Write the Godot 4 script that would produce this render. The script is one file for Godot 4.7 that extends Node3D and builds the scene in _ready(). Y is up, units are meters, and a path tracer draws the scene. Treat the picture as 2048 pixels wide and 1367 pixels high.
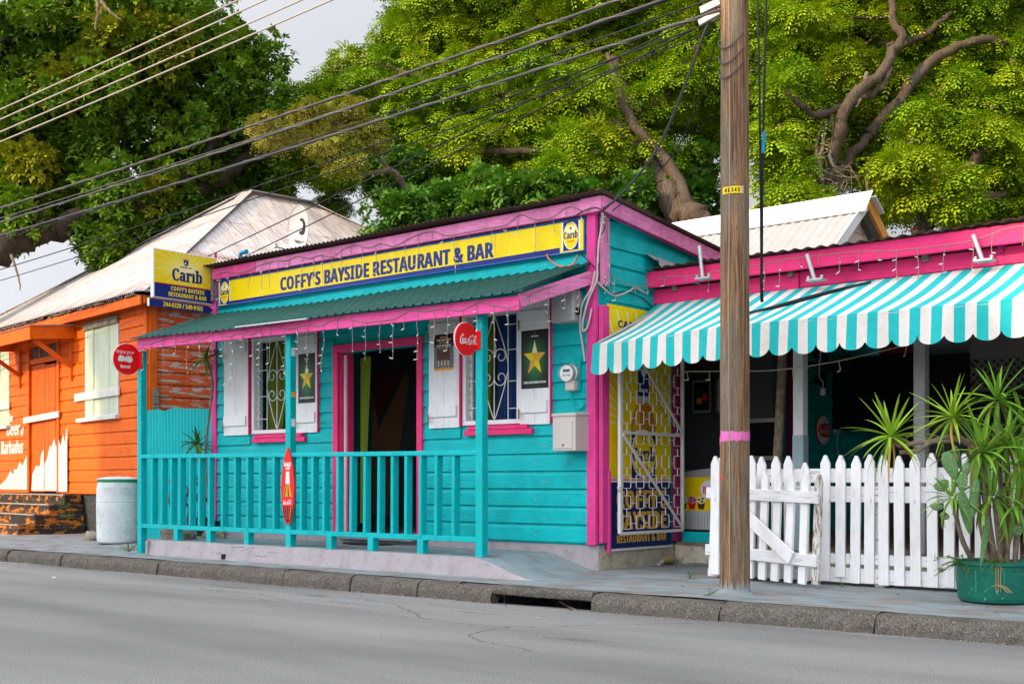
extends Node3D

var M := {}
var rng := RandomNumberGenerator.new()
var taken := {}
var boxes := {}
var fonts := {}
var noises := {}


# ---------------------------------------------------------------- mesh building
class MB:
	var v := PackedVector3Array()
	var n := PackedVector3Array()
	var t := PackedVector2Array()
	var c := PackedColorArray()
	var ink := Color(1, 1, 1)
	var second := false

	func vert(p: Vector3, m: Vector3, uv := Vector2.ZERO):
		v.append(p)
		n.append(m)
		t.append(uv)
		c.append(ink)

	func tri(a: Vector3, b: Vector3, d: Vector3):
		var m := (b - a).cross(d - a).normalized()
		vert(a, m)
		vert(d, m)
		vert(b, m)

	func quad(a: Vector3, b: Vector3, d: Vector3, e: Vector3):
		tri(a, b, d)
		tri(a, d, e)

	func out(a: Vector3, b: Vector3, d: Vector3, from: Vector3):
		if (b - a).cross(d - a).dot((a + b + d) / 3.0 - from) < 0.0:
			tri(a, d, b)
		else:
			tri(a, b, d)

	func quad_out(a, b, d, e, from: Vector3):
		out(a, b, d, from)
		out(a, d, e, from)

	func sq(a, b, d, e, na, nb, nd, ne, ua := Vector2.ZERO, ub := Vector2.ZERO, ud := Vector2.ZERO, ue := Vector2.ZERO):
		# a smooth quad given counter-clockwise seen from outside
		vert(a, na, ua)
		vert(d, nd, ud)
		vert(b, nb, ub)
		vert(a, na, ua)
		vert(e, ne, ue)
		vert(d, nd, ud)

	func bbox(at: Vector3, size: Vector3, r := 0.004, basis := Basis.IDENTITY):
		var h := size / 2.0
		r = minf(r, minf(h.x, minf(h.y, h.z)) * 0.9)
		var P := {}
		for sx in [-1, 1]:
			for sy in [-1, 1]:
				for sz in [-1, 1]:
					P[[sx, sy, sz, 0]] = at + basis * Vector3(sx * h.x, sy * (h.y - r), sz * (h.z - r))
					P[[sx, sy, sz, 1]] = at + basis * Vector3(sx * (h.x - r), sy * h.y, sz * (h.z - r))
					P[[sx, sy, sz, 2]] = at + basis * Vector3(sx * (h.x - r), sy * (h.y - r), sz * h.z)
		for s in [-1, 1]:
			quad_out(P[[s, -1, -1, 0]], P[[s, 1, -1, 0]], P[[s, 1, 1, 0]], P[[s, -1, 1, 0]], at)
			quad_out(P[[-1, s, -1, 1]], P[[1, s, -1, 1]], P[[1, s, 1, 1]], P[[-1, s, 1, 1]], at)
			quad_out(P[[-1, -1, s, 2]], P[[1, -1, s, 2]], P[[1, 1, s, 2]], P[[-1, 1, s, 2]], at)
			for u in [-1, 1]:
				quad_out(P[[s, u, -1, 0]], P[[s, u, 1, 0]], P[[s, u, 1, 1]], P[[s, u, -1, 1]], at)
				quad_out(P[[s, -1, u, 0]], P[[s, 1, u, 0]], P[[s, 1, u, 2]], P[[s, -1, u, 2]], at)
				quad_out(P[[-1, s, u, 1]], P[[1, s, u, 1]], P[[1, s, u, 2]], P[[-1, s, u, 2]], at)
				for w in [-1, 1]:
					out(P[[s, u, w, 0]], P[[s, u, w, 1]], P[[s, u, w, 2]], at)

	func box(lo: Vector3, hi: Vector3):
		var s := hi - lo
		var m := (lo + hi) / 2.0
		for ax in 3:
			for sg in [-1.0, 1.0]:
				var a := Vector3.ZERO
				a[ax] = sg * s[ax] / 2.0
				var u := Vector3.ZERO
				u[(ax + 1) % 3] = s[(ax + 1) % 3] / 2.0
				var w := Vector3.ZERO
				w[(ax + 2) % 3] = s[(ax + 2) % 3] / 2.0
				quad_out(m + a - u - w, m + a + u - w, m + a + u + w, m + a - u + w, m)

	func bar(a: Vector3, b: Vector3, w: float, h: float, up := Vector3.UP, r := 0.003):
		# a rectangular bar from a to b; h is measured along up
		var z := (b - a).normalized()
		var x := up.cross(z).normalized()
		var y := z.cross(x)
		bbox((a + b) / 2.0, Vector3(w, h, a.distance_to(b)), r, Basis(x, y, z))

	func tube(pts: Array, rad, sides := 6, caps := true, jag := 0.0):
		var k := pts.size()
		var ref := Vector3.UP
		if absf((pts[1] - pts[0]).normalized().y) > 0.9:
			ref = Vector3.RIGHT
		var rings := []
		var nors := []
		var lens := [0.0]
		for i in k:
			var d: Vector3 = (pts[mini(i + 1, k - 1)] - pts[maxi(i - 1, 0)]).normalized()
			var x := (ref - d * ref.dot(d)).normalized()
			ref = x
			var y := d.cross(x)
			var r: float = rad[i] if rad is Array else rad
			var ring := []
			var nor := []
			for j in sides + 1:
				var a := TAU * (j % sides) / sides
				var o := x * cos(a) + y * sin(a)
				var rr := r * (1.0 + jag * (sin(a * 3.0 + i * 1.7) * 0.5 + sin(a * 2.0 - i * 0.9) * 0.5))
				ring.append(pts[i] + o * rr)
				nor.append(o)
			rings.append(ring)
			nors.append(nor)
			if i:
				lens.append(lens[-1] + pts[i].distance_to(pts[i - 1]))
		for i in k - 1:
			for j in sides:
				sq(rings[i][j], rings[i][j + 1], rings[i + 1][j + 1], rings[i + 1][j], nors[i][j], nors[i][j + 1], nors[i + 1][j + 1], nors[i + 1][j],
					Vector2(float(j) / sides, lens[i]), Vector2(float(j + 1) / sides, lens[i]), Vector2(float(j + 1) / sides, lens[i + 1]), Vector2(float(j) / sides, lens[i + 1]))
		if caps:
			for j in sides:
				tri(pts[0], rings[0][j + 1], rings[0][j])
				tri(pts[k - 1], rings[k - 1][j], rings[k - 1][j + 1])

	func lathe(prof: Array, segs := 24, at := Vector3.ZERO, basis := Basis.IDENTITY):
		# prof: Vector2(radius, height) from bottom to top on the outside
		for i in prof.size() - 1:
			var p: Vector2 = prof[i]
			var q: Vector2 = prof[i + 1]
			var m := Vector2(q.y - p.y, p.x - q.x).normalized()
			for j in segs:
				var a := TAU * j / segs
				var b := TAU * (j + 1) / segs
				var ca := Vector3(cos(a), 0, sin(a))
				var cb := Vector3(cos(b), 0, sin(b))
				var y := Vector3.UP
				var na := basis * (ca * m.x + y * m.y)
				var nb := basis * (cb * m.x + y * m.y)
				sq(at + basis * (ca * p.x + y * p.y), at + basis * (ca * q.x + y * q.y), at + basis * (cb * q.x + y * q.y), at + basis * (cb * p.x + y * p.y), na, na, nb, nb,
					Vector2(float(j) / segs, p.y), Vector2(float(j) / segs, q.y), Vector2(float(j + 1) / segs, q.y), Vector2(float(j + 1) / segs, p.y))

	func slab(poly: PackedVector2Array, depth: float, x := Transform3D.IDENTITY):
		# a polygon in local XY pushed out along local +Z by depth
		if Geometry2D.is_polygon_clockwise(poly):
			poly = poly.duplicate()
			poly.reverse()
		var idx := Geometry2D.triangulate_polygon(poly)
		for i in range(0, idx.size(), 3):
			var a := poly[idx[i]]
			var b := poly[idx[i + 1]]
			var d := poly[idx[i + 2]]
			if (b - a).cross(d - a) < 0:
				var s := b
				b = d
				d = s
			tri(x * Vector3(a.x, a.y, depth), x * Vector3(b.x, b.y, depth), x * Vector3(d.x, d.y, depth))
			tri(x * Vector3(a.x, a.y, 0), x * Vector3(d.x, d.y, 0), x * Vector3(b.x, b.y, 0))
		for i in poly.size():
			var a := poly[i]
			var b := poly[(i + 1) % poly.size()]
			quad(x * Vector3(a.x, a.y, 0), x * Vector3(b.x, b.y, 0), x * Vector3(b.x, b.y, depth), x * Vector3(a.x, a.y, depth))

	func sheet(nu: int, nv: int, f: Callable, flip := false):
		# a smooth surface f(u, v) with u and v from 0 to 1
		var P := []
		for i in nu + 1:
			var row := []
			for j in nv + 1:
				row.append(f.call(float(i) / nu, float(j) / nv))
			P.append(row)
		var N := []
		for i in nu + 1:
			var row := []
			for j in nv + 1:
				var a: Vector3 = P[mini(i + 1, nu)][j] - P[maxi(i - 1, 0)][j]
				var b: Vector3 = P[i][mini(j + 1, nv)] - P[i][maxi(j - 1, 0)]
				row.append((b.cross(a) if flip else a.cross(b)).normalized())
			N.append(row)
		for i in nu:
			for j in nv:
				var ua := Vector2(float(i) / nu, float(j) / nv)
				var ud := Vector2(float(i + 1) / nu, float(j + 1) / nv)
				if flip:
					sq(P[i][j], P[i][j + 1], P[i + 1][j + 1], P[i + 1][j], N[i][j], N[i][j + 1], N[i + 1][j + 1], N[i + 1][j], ua, Vector2(ua.x, ud.y), ud, Vector2(ud.x, ua.y))
				else:
					sq(P[i][j], P[i + 1][j], P[i + 1][j + 1], P[i][j + 1], N[i][j], N[i + 1][j], N[i + 1][j + 1], N[i][j + 1], ua, Vector2(ud.x, ua.y), ud, Vector2(ua.x, ud.y))

	func mesh() -> ArrayMesh:
		var a := []
		a.resize(Mesh.ARRAY_MAX)
		a[Mesh.ARRAY_VERTEX] = v
		a[Mesh.ARRAY_NORMAL] = n
		a[Mesh.ARRAY_TEX_UV] = t
		a[Mesh.ARRAY_COLOR] = c
		if second:
			a[Mesh.ARRAY_TEX_UV2] = t
		var m := ArrayMesh.new()
		m.add_surface_from_arrays(Mesh.PRIMITIVE_TRIANGLES, a)
		return m


# ---------------------------------------------------------------- scene helpers
func numbered(called: String) -> String:
	var k: int = taken.get(called, 0)
	taken[called] = k + 1
	return called if k == 0 else "%s_%03d" % [called, k]


func thing(called: String, label: String, category: String, group := "", at := Vector3.ZERO, turn := 0.0) -> Node3D:
	var o := Node3D.new()
	o.name = numbered(called)
	add_child(o)
	o.position = at
	o.rotation.y = turn
	o.set_meta("label", label)
	o.set_meta("category", category)
	if group:
		o.set_meta("group", group)
	return o


func put(parent: Node3D, called: String, mesh, mat: Material, x := Transform3D.IDENTITY, stuff := false) -> MeshInstance3D:
	var o := MeshInstance3D.new()
	o.mesh = mesh.mesh() if mesh is MB else mesh
	o.material_override = mat
	o.name = called
	o.transform = x
	if stuff:
		o.set_meta("kind", "stuff")
	parent.add_child(o, true)
	return o


func struct(called: String, mesh, mat: Material) -> MeshInstance3D:
	var o := put(self, numbered(called), mesh, mat)
	o.set_meta("kind", "structure")
	return o


func settle(o: Node3D, base: Vector3):
	# moves the origin of an unturned thing to its base and keeps its parts where they are
	for k in o.get_children():
		k.position -= base
	o.position += base


func bm(size: Vector3, r := 0.003) -> ArrayMesh:
	var key := "%.3f %.3f %.3f %.4f" % [size.x, size.y, size.z, r]
	if not boxes.has(key):
		var b := MB.new()
		b.bbox(Vector3.ZERO, size, r)
		boxes[key] = b.mesh()
	return boxes[key]


func at(p: Vector3, b := Basis.IDENTITY) -> Transform3D:
	return Transform3D(b, p)


func rz(a: float) -> Basis:
	return Basis(Vector3(0, 0, 1), a)


func ry(a: float) -> Basis:
	return Basis(Vector3.UP, a)


func rx(a: float) -> Basis:
	return Basis(Vector3.RIGHT, a)


# faces: the way a flat thing looks; x right, y up, z towards the viewer
const FRONT := Basis(Vector3(1, 0, 0), Vector3(0, 1, 0), Vector3(0, 0, 1))
const EAST := Basis(Vector3(0, 0, -1), Vector3(0, 1, 0), Vector3(1, 0, 0))


func font(kind := "Droid Sans", weight := 700) -> Font:
	var key := kind + str(weight)
	if not fonts.has(key):
		var f := SystemFont.new()
		f.font_names = PackedStringArray([kind])
		f.font_weight = weight
		fonts[key] = f
	return fonts[key]


func text(parent: Node3D, words: String, where: Transform3D, w: float, h: float, mat: Material, kind := "Droid Sans", weight := 700, called := "lettering", slant := 0.0, heavy := 0.045) -> MeshInstance3D:
	# lettering fitted into w by h metres and centred on where (x right, y up, z out)
	var tm := TextMesh.new()
	tm.font = font(kind, weight)
	tm.font_size = 40
	tm.pixel_size = 0.01
	tm.depth = 0.02
	tm.curve_step = 2.5
	tm.text = words
	var arr := tm.get_mesh_arrays()
	var vs: PackedVector3Array = arr[Mesh.ARRAY_VERTEX]
	var lo := Vector3(1e9, 1e9, 1e9)
	var hi := -lo
	for p in vs:
		lo = lo.min(p)
		hi = hi.max(p)
	var s := Vector3(w / (hi.x - lo.x), h / (hi.y - lo.y), 0.0015 / (hi.z - lo.z))
	var m := (lo + hi) / 2.0
	for i in vs.size():
		var q: Vector3 = (vs[i] - m) * s
		q.x += q.y * slant
		vs[i] = q
	# a heavier face: the letters struck again a little to either side, each strike a hair behind the last
	if weight > 500:
		heavy *= clampf(h / 0.14, 0.25, 1.0) * (0.6 if "Serif" in kind else 0.85)
		var norms: PackedVector3Array = arr[Mesh.ARRAY_NORMAL]
		var uvs: PackedVector2Array = arr[Mesh.ARRAY_TEX_UV]
		var ix: PackedInt32Array = arr[Mesh.ARRAY_INDEX]
		var n0 := vs.size()
		var v2 := vs.duplicate()
		var n2 := norms.duplicate()
		var u2 := uvs.duplicate()
		var i2 := ix.duplicate()
		var kx := 1.0 - 2.0 * heavy * h / w
		for i in n0:
			v2[i].x *= kx
		var hit := 1
		for d in [Vector2(-1, 0.35), Vector2(1, -0.35), Vector2(-0.5, -0.4), Vector2(0.5, 0.4)]:
			for i in n0:
				v2.append(Vector3(vs[i].x * kx, vs[i].y, vs[i].z) + Vector3(d.x * heavy * h, d.y * heavy * h * 0.6, -0.00012 * hit))
			n2.append_array(norms)
			u2.append_array(uvs)
			for i in ix:
				i2.append(i + n0 * hit)
			hit += 1
		vs = v2
		arr[Mesh.ARRAY_NORMAL] = n2
		arr[Mesh.ARRAY_TEX_UV] = u2
		arr[Mesh.ARRAY_INDEX] = i2
		arr[Mesh.ARRAY_TANGENT] = null
	arr[Mesh.ARRAY_VERTEX] = vs
	var am := ArrayMesh.new()
	am.add_surface_from_arrays(Mesh.PRIMITIVE_TRIANGLES, arr)
	return put(parent, called, am, mat, where)


func disc_poly(rx_: float, ry_: float, k := 28, c := Vector2.ZERO) -> PackedVector2Array:
	var p := PackedVector2Array()
	for i in k:
		p.append(c + Vector2(cos(TAU * i / k) * rx_, sin(TAU * i / k) * ry_))
	return p


func rect_poly(x0: float, y0: float, x1: float, y1: float) -> PackedVector2Array:
	return PackedVector2Array([Vector2(x0, y0), Vector2(x1, y0), Vector2(x1, y1), Vector2(x0, y1)])


func flat(parent: Node3D, called: String, poly: PackedVector2Array, mat: Material, where: Transform3D, depth := 0.0015) -> MeshInstance3D:
	var b := MB.new()
	b.slab(poly, depth)
	return put(parent, called, b, mat, where)


func spline(pts: Array, k := 6) -> Array:
	# Catmull-Rom through pts
	var o := []
	for i in pts.size() - 1:
		var p0 = pts[maxi(i - 1, 0)]
		var p1 = pts[i]
		var p2 = pts[i + 1]
		var p3 = pts[mini(i + 2, pts.size() - 1)]
		for j in k:
			var u := float(j) / k
			o.append(0.5 * ((2.0 * p1) + (p2 - p0) * u + (2.0 * p0 - 5.0 * p1 + 4.0 * p2 - p3) * u * u + (3.0 * p1 - p0 - 3.0 * p2 + p3) * u * u * u))
	o.append(pts[-1])
	return o


func ribbon(b: MB, pts: Array, widths: Array, x: Transform3D, depth := 0.0015):
	# a pen stroke: Vector2 points with widths, as a thin raised ribbon
	var k := pts.size()
	for i in k - 1:
		var d: Vector2 = (pts[i + 1] - pts[i]).normalized()
		var m := Vector2(-d.y, d.x)
		var d0: Vector2 = (pts[i] - pts[maxi(i - 1, 0)]).normalized() if i else d
		var d1: Vector2 = (pts[mini(i + 2, k - 1)] - pts[i + 1]).normalized() if i < k - 2 else d
		var m0 = (m + Vector2(-d0.y, d0.x)).normalized() * widths[i] / 2.0
		var m1 = (m + Vector2(-d1.y, d1.x)).normalized() * widths[i + 1] / 2.0
		var q := [pts[i] - m0, pts[i + 1] - m1, pts[i + 1] + m1, pts[i] + m0]
		b.quad(x * Vector3(q[0].x, q[0].y, depth), x * Vector3(q[1].x, q[1].y, depth), x * Vector3(q[2].x, q[2].y, depth), x * Vector3(q[3].x, q[3].y, depth))


func pen(b: MB, pts: Array, w0: float, w1: float, x: Transform3D, depth := 0.0015):
	# a pen stroke that swells from w0 to w1 in its middle
	var s := spline(pts, 5)
	var ws := []
	for i in s.size():
		ws.append(lerpf(w0, w1, sin(PI * i / (s.size() - 1.0))))
	ribbon(b, s, ws, x, depth)


func cola_script(parent: Node3D, where: Transform3D, w: float, mat: Material):
	# the flowing script of the cola signs, drawn about 3.4 wide by 1.1 high and then scaled
	var k := w / 3.4
	var b := MB.new()
	var x := where * Transform3D(Basis.from_scale(Vector3(k, k, 1.0)), Vector3(-1.7 * k, -0.5 * k, 0))
	var P := func(a: Array) -> Array:
		var o := []
		for i in range(0, a.size(), 2):
			o.append(Vector2(a[i], a[i + 1]))
		return o
	pen(b, P.call([0.62, 0.78, 0.66, 1.05, 0.45, 1.06, 0.16, 0.7, 0.03, 0.25, 0.14, -0.02, 0.45, -0.02, 0.9, 0.06, 1.2, -0.04, 1.42, -0.14]), 0.04, 0.17, x)
	for q in [[0.47, 0.3], [1.12, 0.32], [2.1, 0.22], [2.85, 0.22]]:
		var cx: float = q[0]
		var cy: float = q[1]
		pen(b, P.call([cx + 0.12, cy + 0.3, cx - 0.02, cy + 0.28, cx - 0.12, cy + 0.02, cx - 0.06, cy - 0.14, cx + 0.08, cy - 0.08, cx + 0.17, cy + 0.16, cx + 0.12, cy + 0.32]), 0.07, 0.11, x)
	pen(b, P.call([1.0, 0.52, 0.88, 0.6, 0.76, 0.44, 0.72, 0.22, 0.82, 0.14, 1.0, 0.26]), 0.05, 0.12, x)
	pen(b, P.call([1.32, 0.62, 1.26, 0.3, 1.3, 0.16, 1.44, 0.26]), 0.05, 0.1, x)
	pen(b, P.call([1.42, 0.5, 1.62, 0.54]), 0.06, 0.08, x)
	pen(b, P.call([2.2, 0.74, 2.24, 0.98, 2.02, 1.0, 1.74, 0.66, 1.62, 0.22, 1.72, -0.08, 1.92, -0.08, 2.06, 0.04]), 0.04, 0.16, x)
	pen(b, P.call([1.98, 0.9, 2.3, 1.12, 2.62, 0.98, 2.8, 0.8]), 0.05, 0.12, x)
	pen(b, P.call([2.38, 0.16, 2.6, 0.66, 2.9, 1.08, 3.04, 1.06, 2.86, 0.72, 2.56, 0.26, 2.46, 0.0, 2.56, -0.06, 2.68, 0.04]), 0.05, 0.11, x)
	pen(b, P.call([3.06, 0.5, 3.02, 0.18, 3.08, 0.02, 3.26, 0.14]), 0.05, 0.11, x)
	put(parent, "script", b, mat)


# ---------------------------------------------------------------- materials
func lin(c: Color) -> Color:
	return c.linear_to_srgb()


func noise_tex(key: String, size: int, freq: float, oct := 4, ramp: Gradient = null, kind := FastNoiseLite.TYPE_SIMPLEX_SMOOTH, sd := 1, gain := 0.5) -> NoiseTexture2D:
	if noises.has(key):
		return noises[key]
	var f := FastNoiseLite.new()
	f.noise_type = kind
	f.seed = sd
	f.frequency = freq
	f.fractal_octaves = oct
	f.fractal_gain = gain
	if kind == FastNoiseLite.TYPE_CELLULAR:
		f.cellular_return_type = FastNoiseLite.RETURN_CELL_VALUE
		f.fractal_type = FastNoiseLite.FRACTAL_NONE
	var t := NoiseTexture2D.new()
	t.width = size
	t.height = size
	t.seamless = true
	t.generate_mipmaps = false
	t.noise = f
	if ramp:
		t.color_ramp = ramp
	noises[key] = t
	return t


func ramp(stops: Array) -> Gradient:
	var g := Gradient.new()
	var o := PackedFloat32Array()
	var c := PackedColorArray()
	for s in stops:
		o.append(s[0])
		c.append(s[1])
	g.offsets = o
	g.colors = c
	return g


func tone(c: Color, k: float) -> Color:
	return Color(c.r * k, c.g * k, c.b * k)


func plain(key: String, c: Color, rough := 0.6, metal := 0.0) -> StandardMaterial3D:
	# c is a linear reflectance
	if M.has(key):
		return M[key]
	var m := StandardMaterial3D.new()
	m.resource_name = key
	m.albedo_color = lin(c)
	m.roughness = rough
	m.metallic_specular = 0.28
	m.metallic = metal
	M[key] = m
	return m


func paint(key: String, c: Color, rough: float, scale: Vector3, o := {}) -> StandardMaterial3D:
	# painted or bare stuff with grain, wear and dirt: c linear; o: worn (colour), wear (share), vary, bump, dirt, freq, sd
	if M.has(key):
		return M[key]
	var m := StandardMaterial3D.new()
	m.resource_name = key
	var vary: float = o.get("vary", 0.1)
	var wear: float = o.get("wear", 0.0)
	var worn: Color = o.get("worn", tone(c, 0.6))
	var stops := []
	if wear > 0.0:
		stops.append([0.0, lin(tone(worn, 0.7))])
		stops.append([maxf(wear - 0.02, 0.001), lin(worn)])
		stops.append([wear, lin(tone(c, 1.0 - vary))])
	else:
		stops.append([0.0, lin(tone(c, 1.0 - vary * 1.5))])
	stops.append([0.5, lin(c)])
	stops.append([1.0, lin(tone(c, 1.0 + vary))])
	m.albedo_texture = noise_tex("paint " + key, 512, o.get("freq", 0.02), 5, ramp(stops), FastNoiseLite.TYPE_SIMPLEX_SMOOTH, o.get("sd", 3), o.get("gain", 0.55))
	m.uv1_triplanar = true
	m.uv1_world_triplanar = not o.get("local", false)
	m.uv1_scale = scale
	m.uv1_offset = Vector3(0.37, 0.61, 0.13) * float(o.get("sd", 3))
	m.roughness = rough
	m.metallic_specular = 0.28
	m.metallic = o.get("metal", 0.0)
	if o.get("bump", 0.0) > 0.0:
		m.heightmap_enabled = true
		m.heightmap_texture = noise_tex("grain", 512, 0.03, 5, null, FastNoiseLite.TYPE_SIMPLEX_SMOOTH, 8, 0.6)
		m.heightmap_scale = o.bump
	if o.get("dirt", 0.0) > 0.0:
		var d: float = o.dirt
		m.detail_enabled = true
		m.detail_blend_mode = BaseMaterial3D.BLEND_MODE_MUL
		m.detail_uv_layer = BaseMaterial3D.DETAIL_UV_2
		m.detail_albedo = noise_tex("dirt %.2f" % d, 512, 0.008, 5, ramp([[0.0, lin(Color(1.0 - d, 1.0 - d * 1.05, 1.0 - d * 1.15))], [0.45, lin(Color(1.0 - d * 0.2, 1.0 - d * 0.22, 1.0 - d * 0.25))], [0.7, Color(1, 1, 1)], [1.0, Color(1, 1, 1)]]), FastNoiseLite.TYPE_SIMPLEX_SMOOTH, 21, 0.6)
		m.uv2_triplanar = true
		m.uv2_world_triplanar = not o.get("local", false)
		m.uv2_scale = o.get("dirt_scale", Vector3(0.6, 0.35, 0.6))
	M[key] = m
	return m


const ALONG := Vector3(0.35, 2.6, 0.35)
const UPWARD := Vector3(2.6, 0.35, 2.6)
const EVEN := Vector3(1.1, 1.1, 1.1)


func materials():
	paint("teal", Color(0.003, 0.45, 0.475), 0.55, ALONG, {"vary": 0.12, "wear": 0.13, "worn": Color(0.45, 0.5, 0.46), "bump": 0.15, "dirt": 0.22, "sd": 3})
	paint("teal_post", Color(0.003, 0.45, 0.475), 0.6, Vector3(3.3, 1.3, 2.9), {"vary": 0.14, "wear": 0.15, "worn": Color(0.62, 0.55, 0.44), "bump": 0.2, "dirt": 0.25, "sd": 4})
	paint("pink", Color(0.82, 0.09, 0.34), 0.55, ALONG, {"vary": 0.1, "wear": 0.1, "worn": Color(0.6, 0.25, 0.4), "bump": 0.2, "dirt": 0.25, "sd": 5})
	paint("pink_post", Color(0.76, 0.06, 0.30), 0.55, UPWARD, {"vary": 0.1, "wear": 0.12, "worn": Color(0.65, 0.35, 0.45), "bump": 0.2, "dirt": 0.25, "sd": 6})
	paint("pink_pale", Color(0.80, 0.24, 0.50), 0.65, ALONG, {"vary": 0.16, "wear": 0.14, "worn": Color(0.7, 0.4, 0.55), "bump": 0.2, "dirt": 0.3, "sd": 7})  # a paler pink than the other trim
	paint("hot_pink", Color(0.84, 0.04, 0.19), 0.5, ALONG, {"vary": 0.1, "wear": 0.08, "worn": Color(0.7, 0.2, 0.35), "bump": 0.2, "dirt": 0.2, "sd": 8})
	paint("white_paint", Color(0.80, 0.80, 0.81), 0.5, UPWARD, {"vary": 0.06, "wear": 0.12, "worn": Color(0.5, 0.47, 0.42), "bump": 0.2, "dirt": 0.16, "sd": 9})
	paint("fence_white", Color(0.82, 0.82, 0.83), 0.6, UPWARD, {"vary": 0.06, "wear": 0.16, "worn": Color(0.42, 0.35, 0.27), "bump": 0.3, "dirt": 0.2, "sd": 10})
	paint("fence_rail", Color(0.76, 0.76, 0.77), 0.6, ALONG, {"vary": 0.06, "wear": 0.2, "worn": Color(0.38, 0.32, 0.26), "bump": 0.3, "dirt": 0.2, "sd": 11})
	paint("fence_worn", Color(0.66, 0.65, 0.62), 0.7, Vector3(3.2, 0.7, 3.2), {"vary": 0.1, "wear": 0.42, "worn": Color(0.28, 0.2, 0.12), "bump": 0.4, "dirt": 0.3, "sd": 12})
	paint("orange", Color(0.76, 0.125, 0.003), 0.6, ALONG, {"vary": 0.16, "wear": 0.16, "worn": Color(0.42, 0.22, 0.13), "bump": 0.2, "dirt": 0.25, "sd": 13})
	paint("orange_upright", Color(0.70, 0.11, 0.004), 0.6, UPWARD, {"vary": 0.18, "wear": 0.14, "worn": Color(0.35, 0.2, 0.12), "bump": 0.25, "dirt": 0.3, "sd": 14})
	paint("orange_peeling", Color(0.56, 0.075, 0.012), 0.7, Vector3(0.5, 2.4, 0.42), {"vary": 0.22, "wear": 0.36, "worn": Color(0.46, 0.43, 0.41), "bump": 0.4, "dirt": 0.35, "sd": 15, "freq": 0.009, "gain": 0.6})
	paint("old_wood", Color(0.25, 0.21, 0.17), 0.85, ALONG, {"vary": 0.4, "wear": 0.3, "worn": Color(0.12, 0.1, 0.085), "bump": 0.6, "dirt": 0.3, "sd": 16})
	paint("pale_green", Color(0.52, 0.58, 0.44), 0.65, UPWARD, {"vary": 0.06, "wear": 0.14, "worn": Color(0.35, 0.3, 0.24), "bump": 0.2, "dirt": 0.16, "sd": 17})
	paint("peeled_white", Color(0.62, 0.60, 0.57), 0.7, UPWARD, {"vary": 0.06, "wear": 0.18, "worn": Color(0.4, 0.32, 0.25), "bump": 0.3, "dirt": 0.15, "sd": 18})
	paint("step_paint", Color(0.035, 0.033, 0.032), 0.85, Vector3(0.7, 1.5, 0.7), {"vary": 0.5, "wear": 0.40, "worn": Color(0.52, 0.18, 0.03), "bump": 0.8, "dirt": 0.5, "sd": 19, "freq": 0.006, "gain": 0.68})
	paint("dark_plinth", Color(0.05, 0.055, 0.06), 0.85, EVEN, {"vary": 0.4, "bump": 0.5, "dirt": 0.3, "sd": 20})
	paint("lilac_plaster", Color(0.37, 0.335, 0.36), 0.8, Vector3(0.8, 0.8, 0.8), {"vary": 0.08, "wear": 0.18, "worn": Color(0.28, 0.26, 0.255), "bump": 0.5, "dirt": 0.28, "sd": 22})
	paint("cream_plaster", Color(0.52, 0.47, 0.37), 0.85, Vector3(0.9, 0.9, 0.9), {"vary": 0.1, "wear": 0.26, "worn": Color(0.36, 0.33, 0.27), "bump": 0.6, "dirt": 0.35, "sd": 23})
	paint("blue_floor", Color(0.25, 0.325, 0.36), 0.7, Vector3(0.5, 1, 1.3), {"vary": 0.1, "wear": 0.36, "worn": Color(0.29, 0.27, 0.255), "bump": 0.4, "dirt": 0.35, "sd": 24, "freq": 0.013, "dirt_scale": Vector3(0.3, 0.3, 0.6)})
	paint("pavement", Color(0.25, 0.305, 0.335), 0.8, Vector3(0.22, 1, 0.8), {"vary": 0.1, "wear": 0.52, "worn": Color(0.275, 0.255, 0.245), "bump": 0.6, "dirt": 0.35, "sd": 25, "freq": 0.013, "dirt_scale": Vector3(0.25, 0.3, 0.6)})
	paint("kerb", Color(0.22, 0.20, 0.18), 0.9, Vector3(2.2, 2.2, 2.2), {"vary": 0.45, "wear": 0.36, "worn": Color(0.10, 0.09, 0.08), "bump": 2.2, "dirt": 0.45, "sd": 26, "freq": 0.05, "dirt_scale": Vector3(0.5, 0.9, 0.5)})
	M.kerb.albedo_texture = noise_tex("pebbles", 512, 0.11, 1, ramp([[0.0, lin(Color(0.07, 0.065, 0.06))], [0.35, lin(Color(0.125, 0.115, 0.105))], [0.65, lin(Color(0.15, 0.137, 0.12))], [0.88, lin(Color(0.21, 0.18, 0.145))], [1.0, lin(Color(0.38, 0.33, 0.27))]]), FastNoiseLite.TYPE_CELLULAR, 3)
	M.kerb.heightmap_texture = noise_tex("pebble relief", 512, 0.11, 1, null, FastNoiseLite.TYPE_CELLULAR, 3)
	M.kerb.heightmap_scale = 0.8
	paint("edge_grey", Color(0.36, 0.33, 0.30), 0.9, EVEN, {"vary": 0.2, "bump": 0.6, "dirt": 0.35, "sd": 27})  # grey of the light strips on the step edges
	paint("rust_roof", Color(0.52, 0.50, 0.515), 0.6, Vector3(2.2, 0.16, 0.16), {"vary": 0.1, "wear": 0.30, "worn": Color(0.42, 0.24, 0.16), "dirt": 0.35, "sd": 28, "local": true, "freq": 0.02, "dirt_scale": Vector3(0.5, 0.2, 0.2)})
	paint("rust_roof_side", Color(0.56, 0.545, 0.56), 0.6, Vector3(0.16, 0.16, 2.2), {"vary": 0.1, "wear": 0.38, "worn": Color(0.36, 0.17, 0.10), "dirt": 0.35, "sd": 29, "local": true, "freq": 0.02, "dirt_scale": Vector3(0.2, 0.2, 0.5)})
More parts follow.
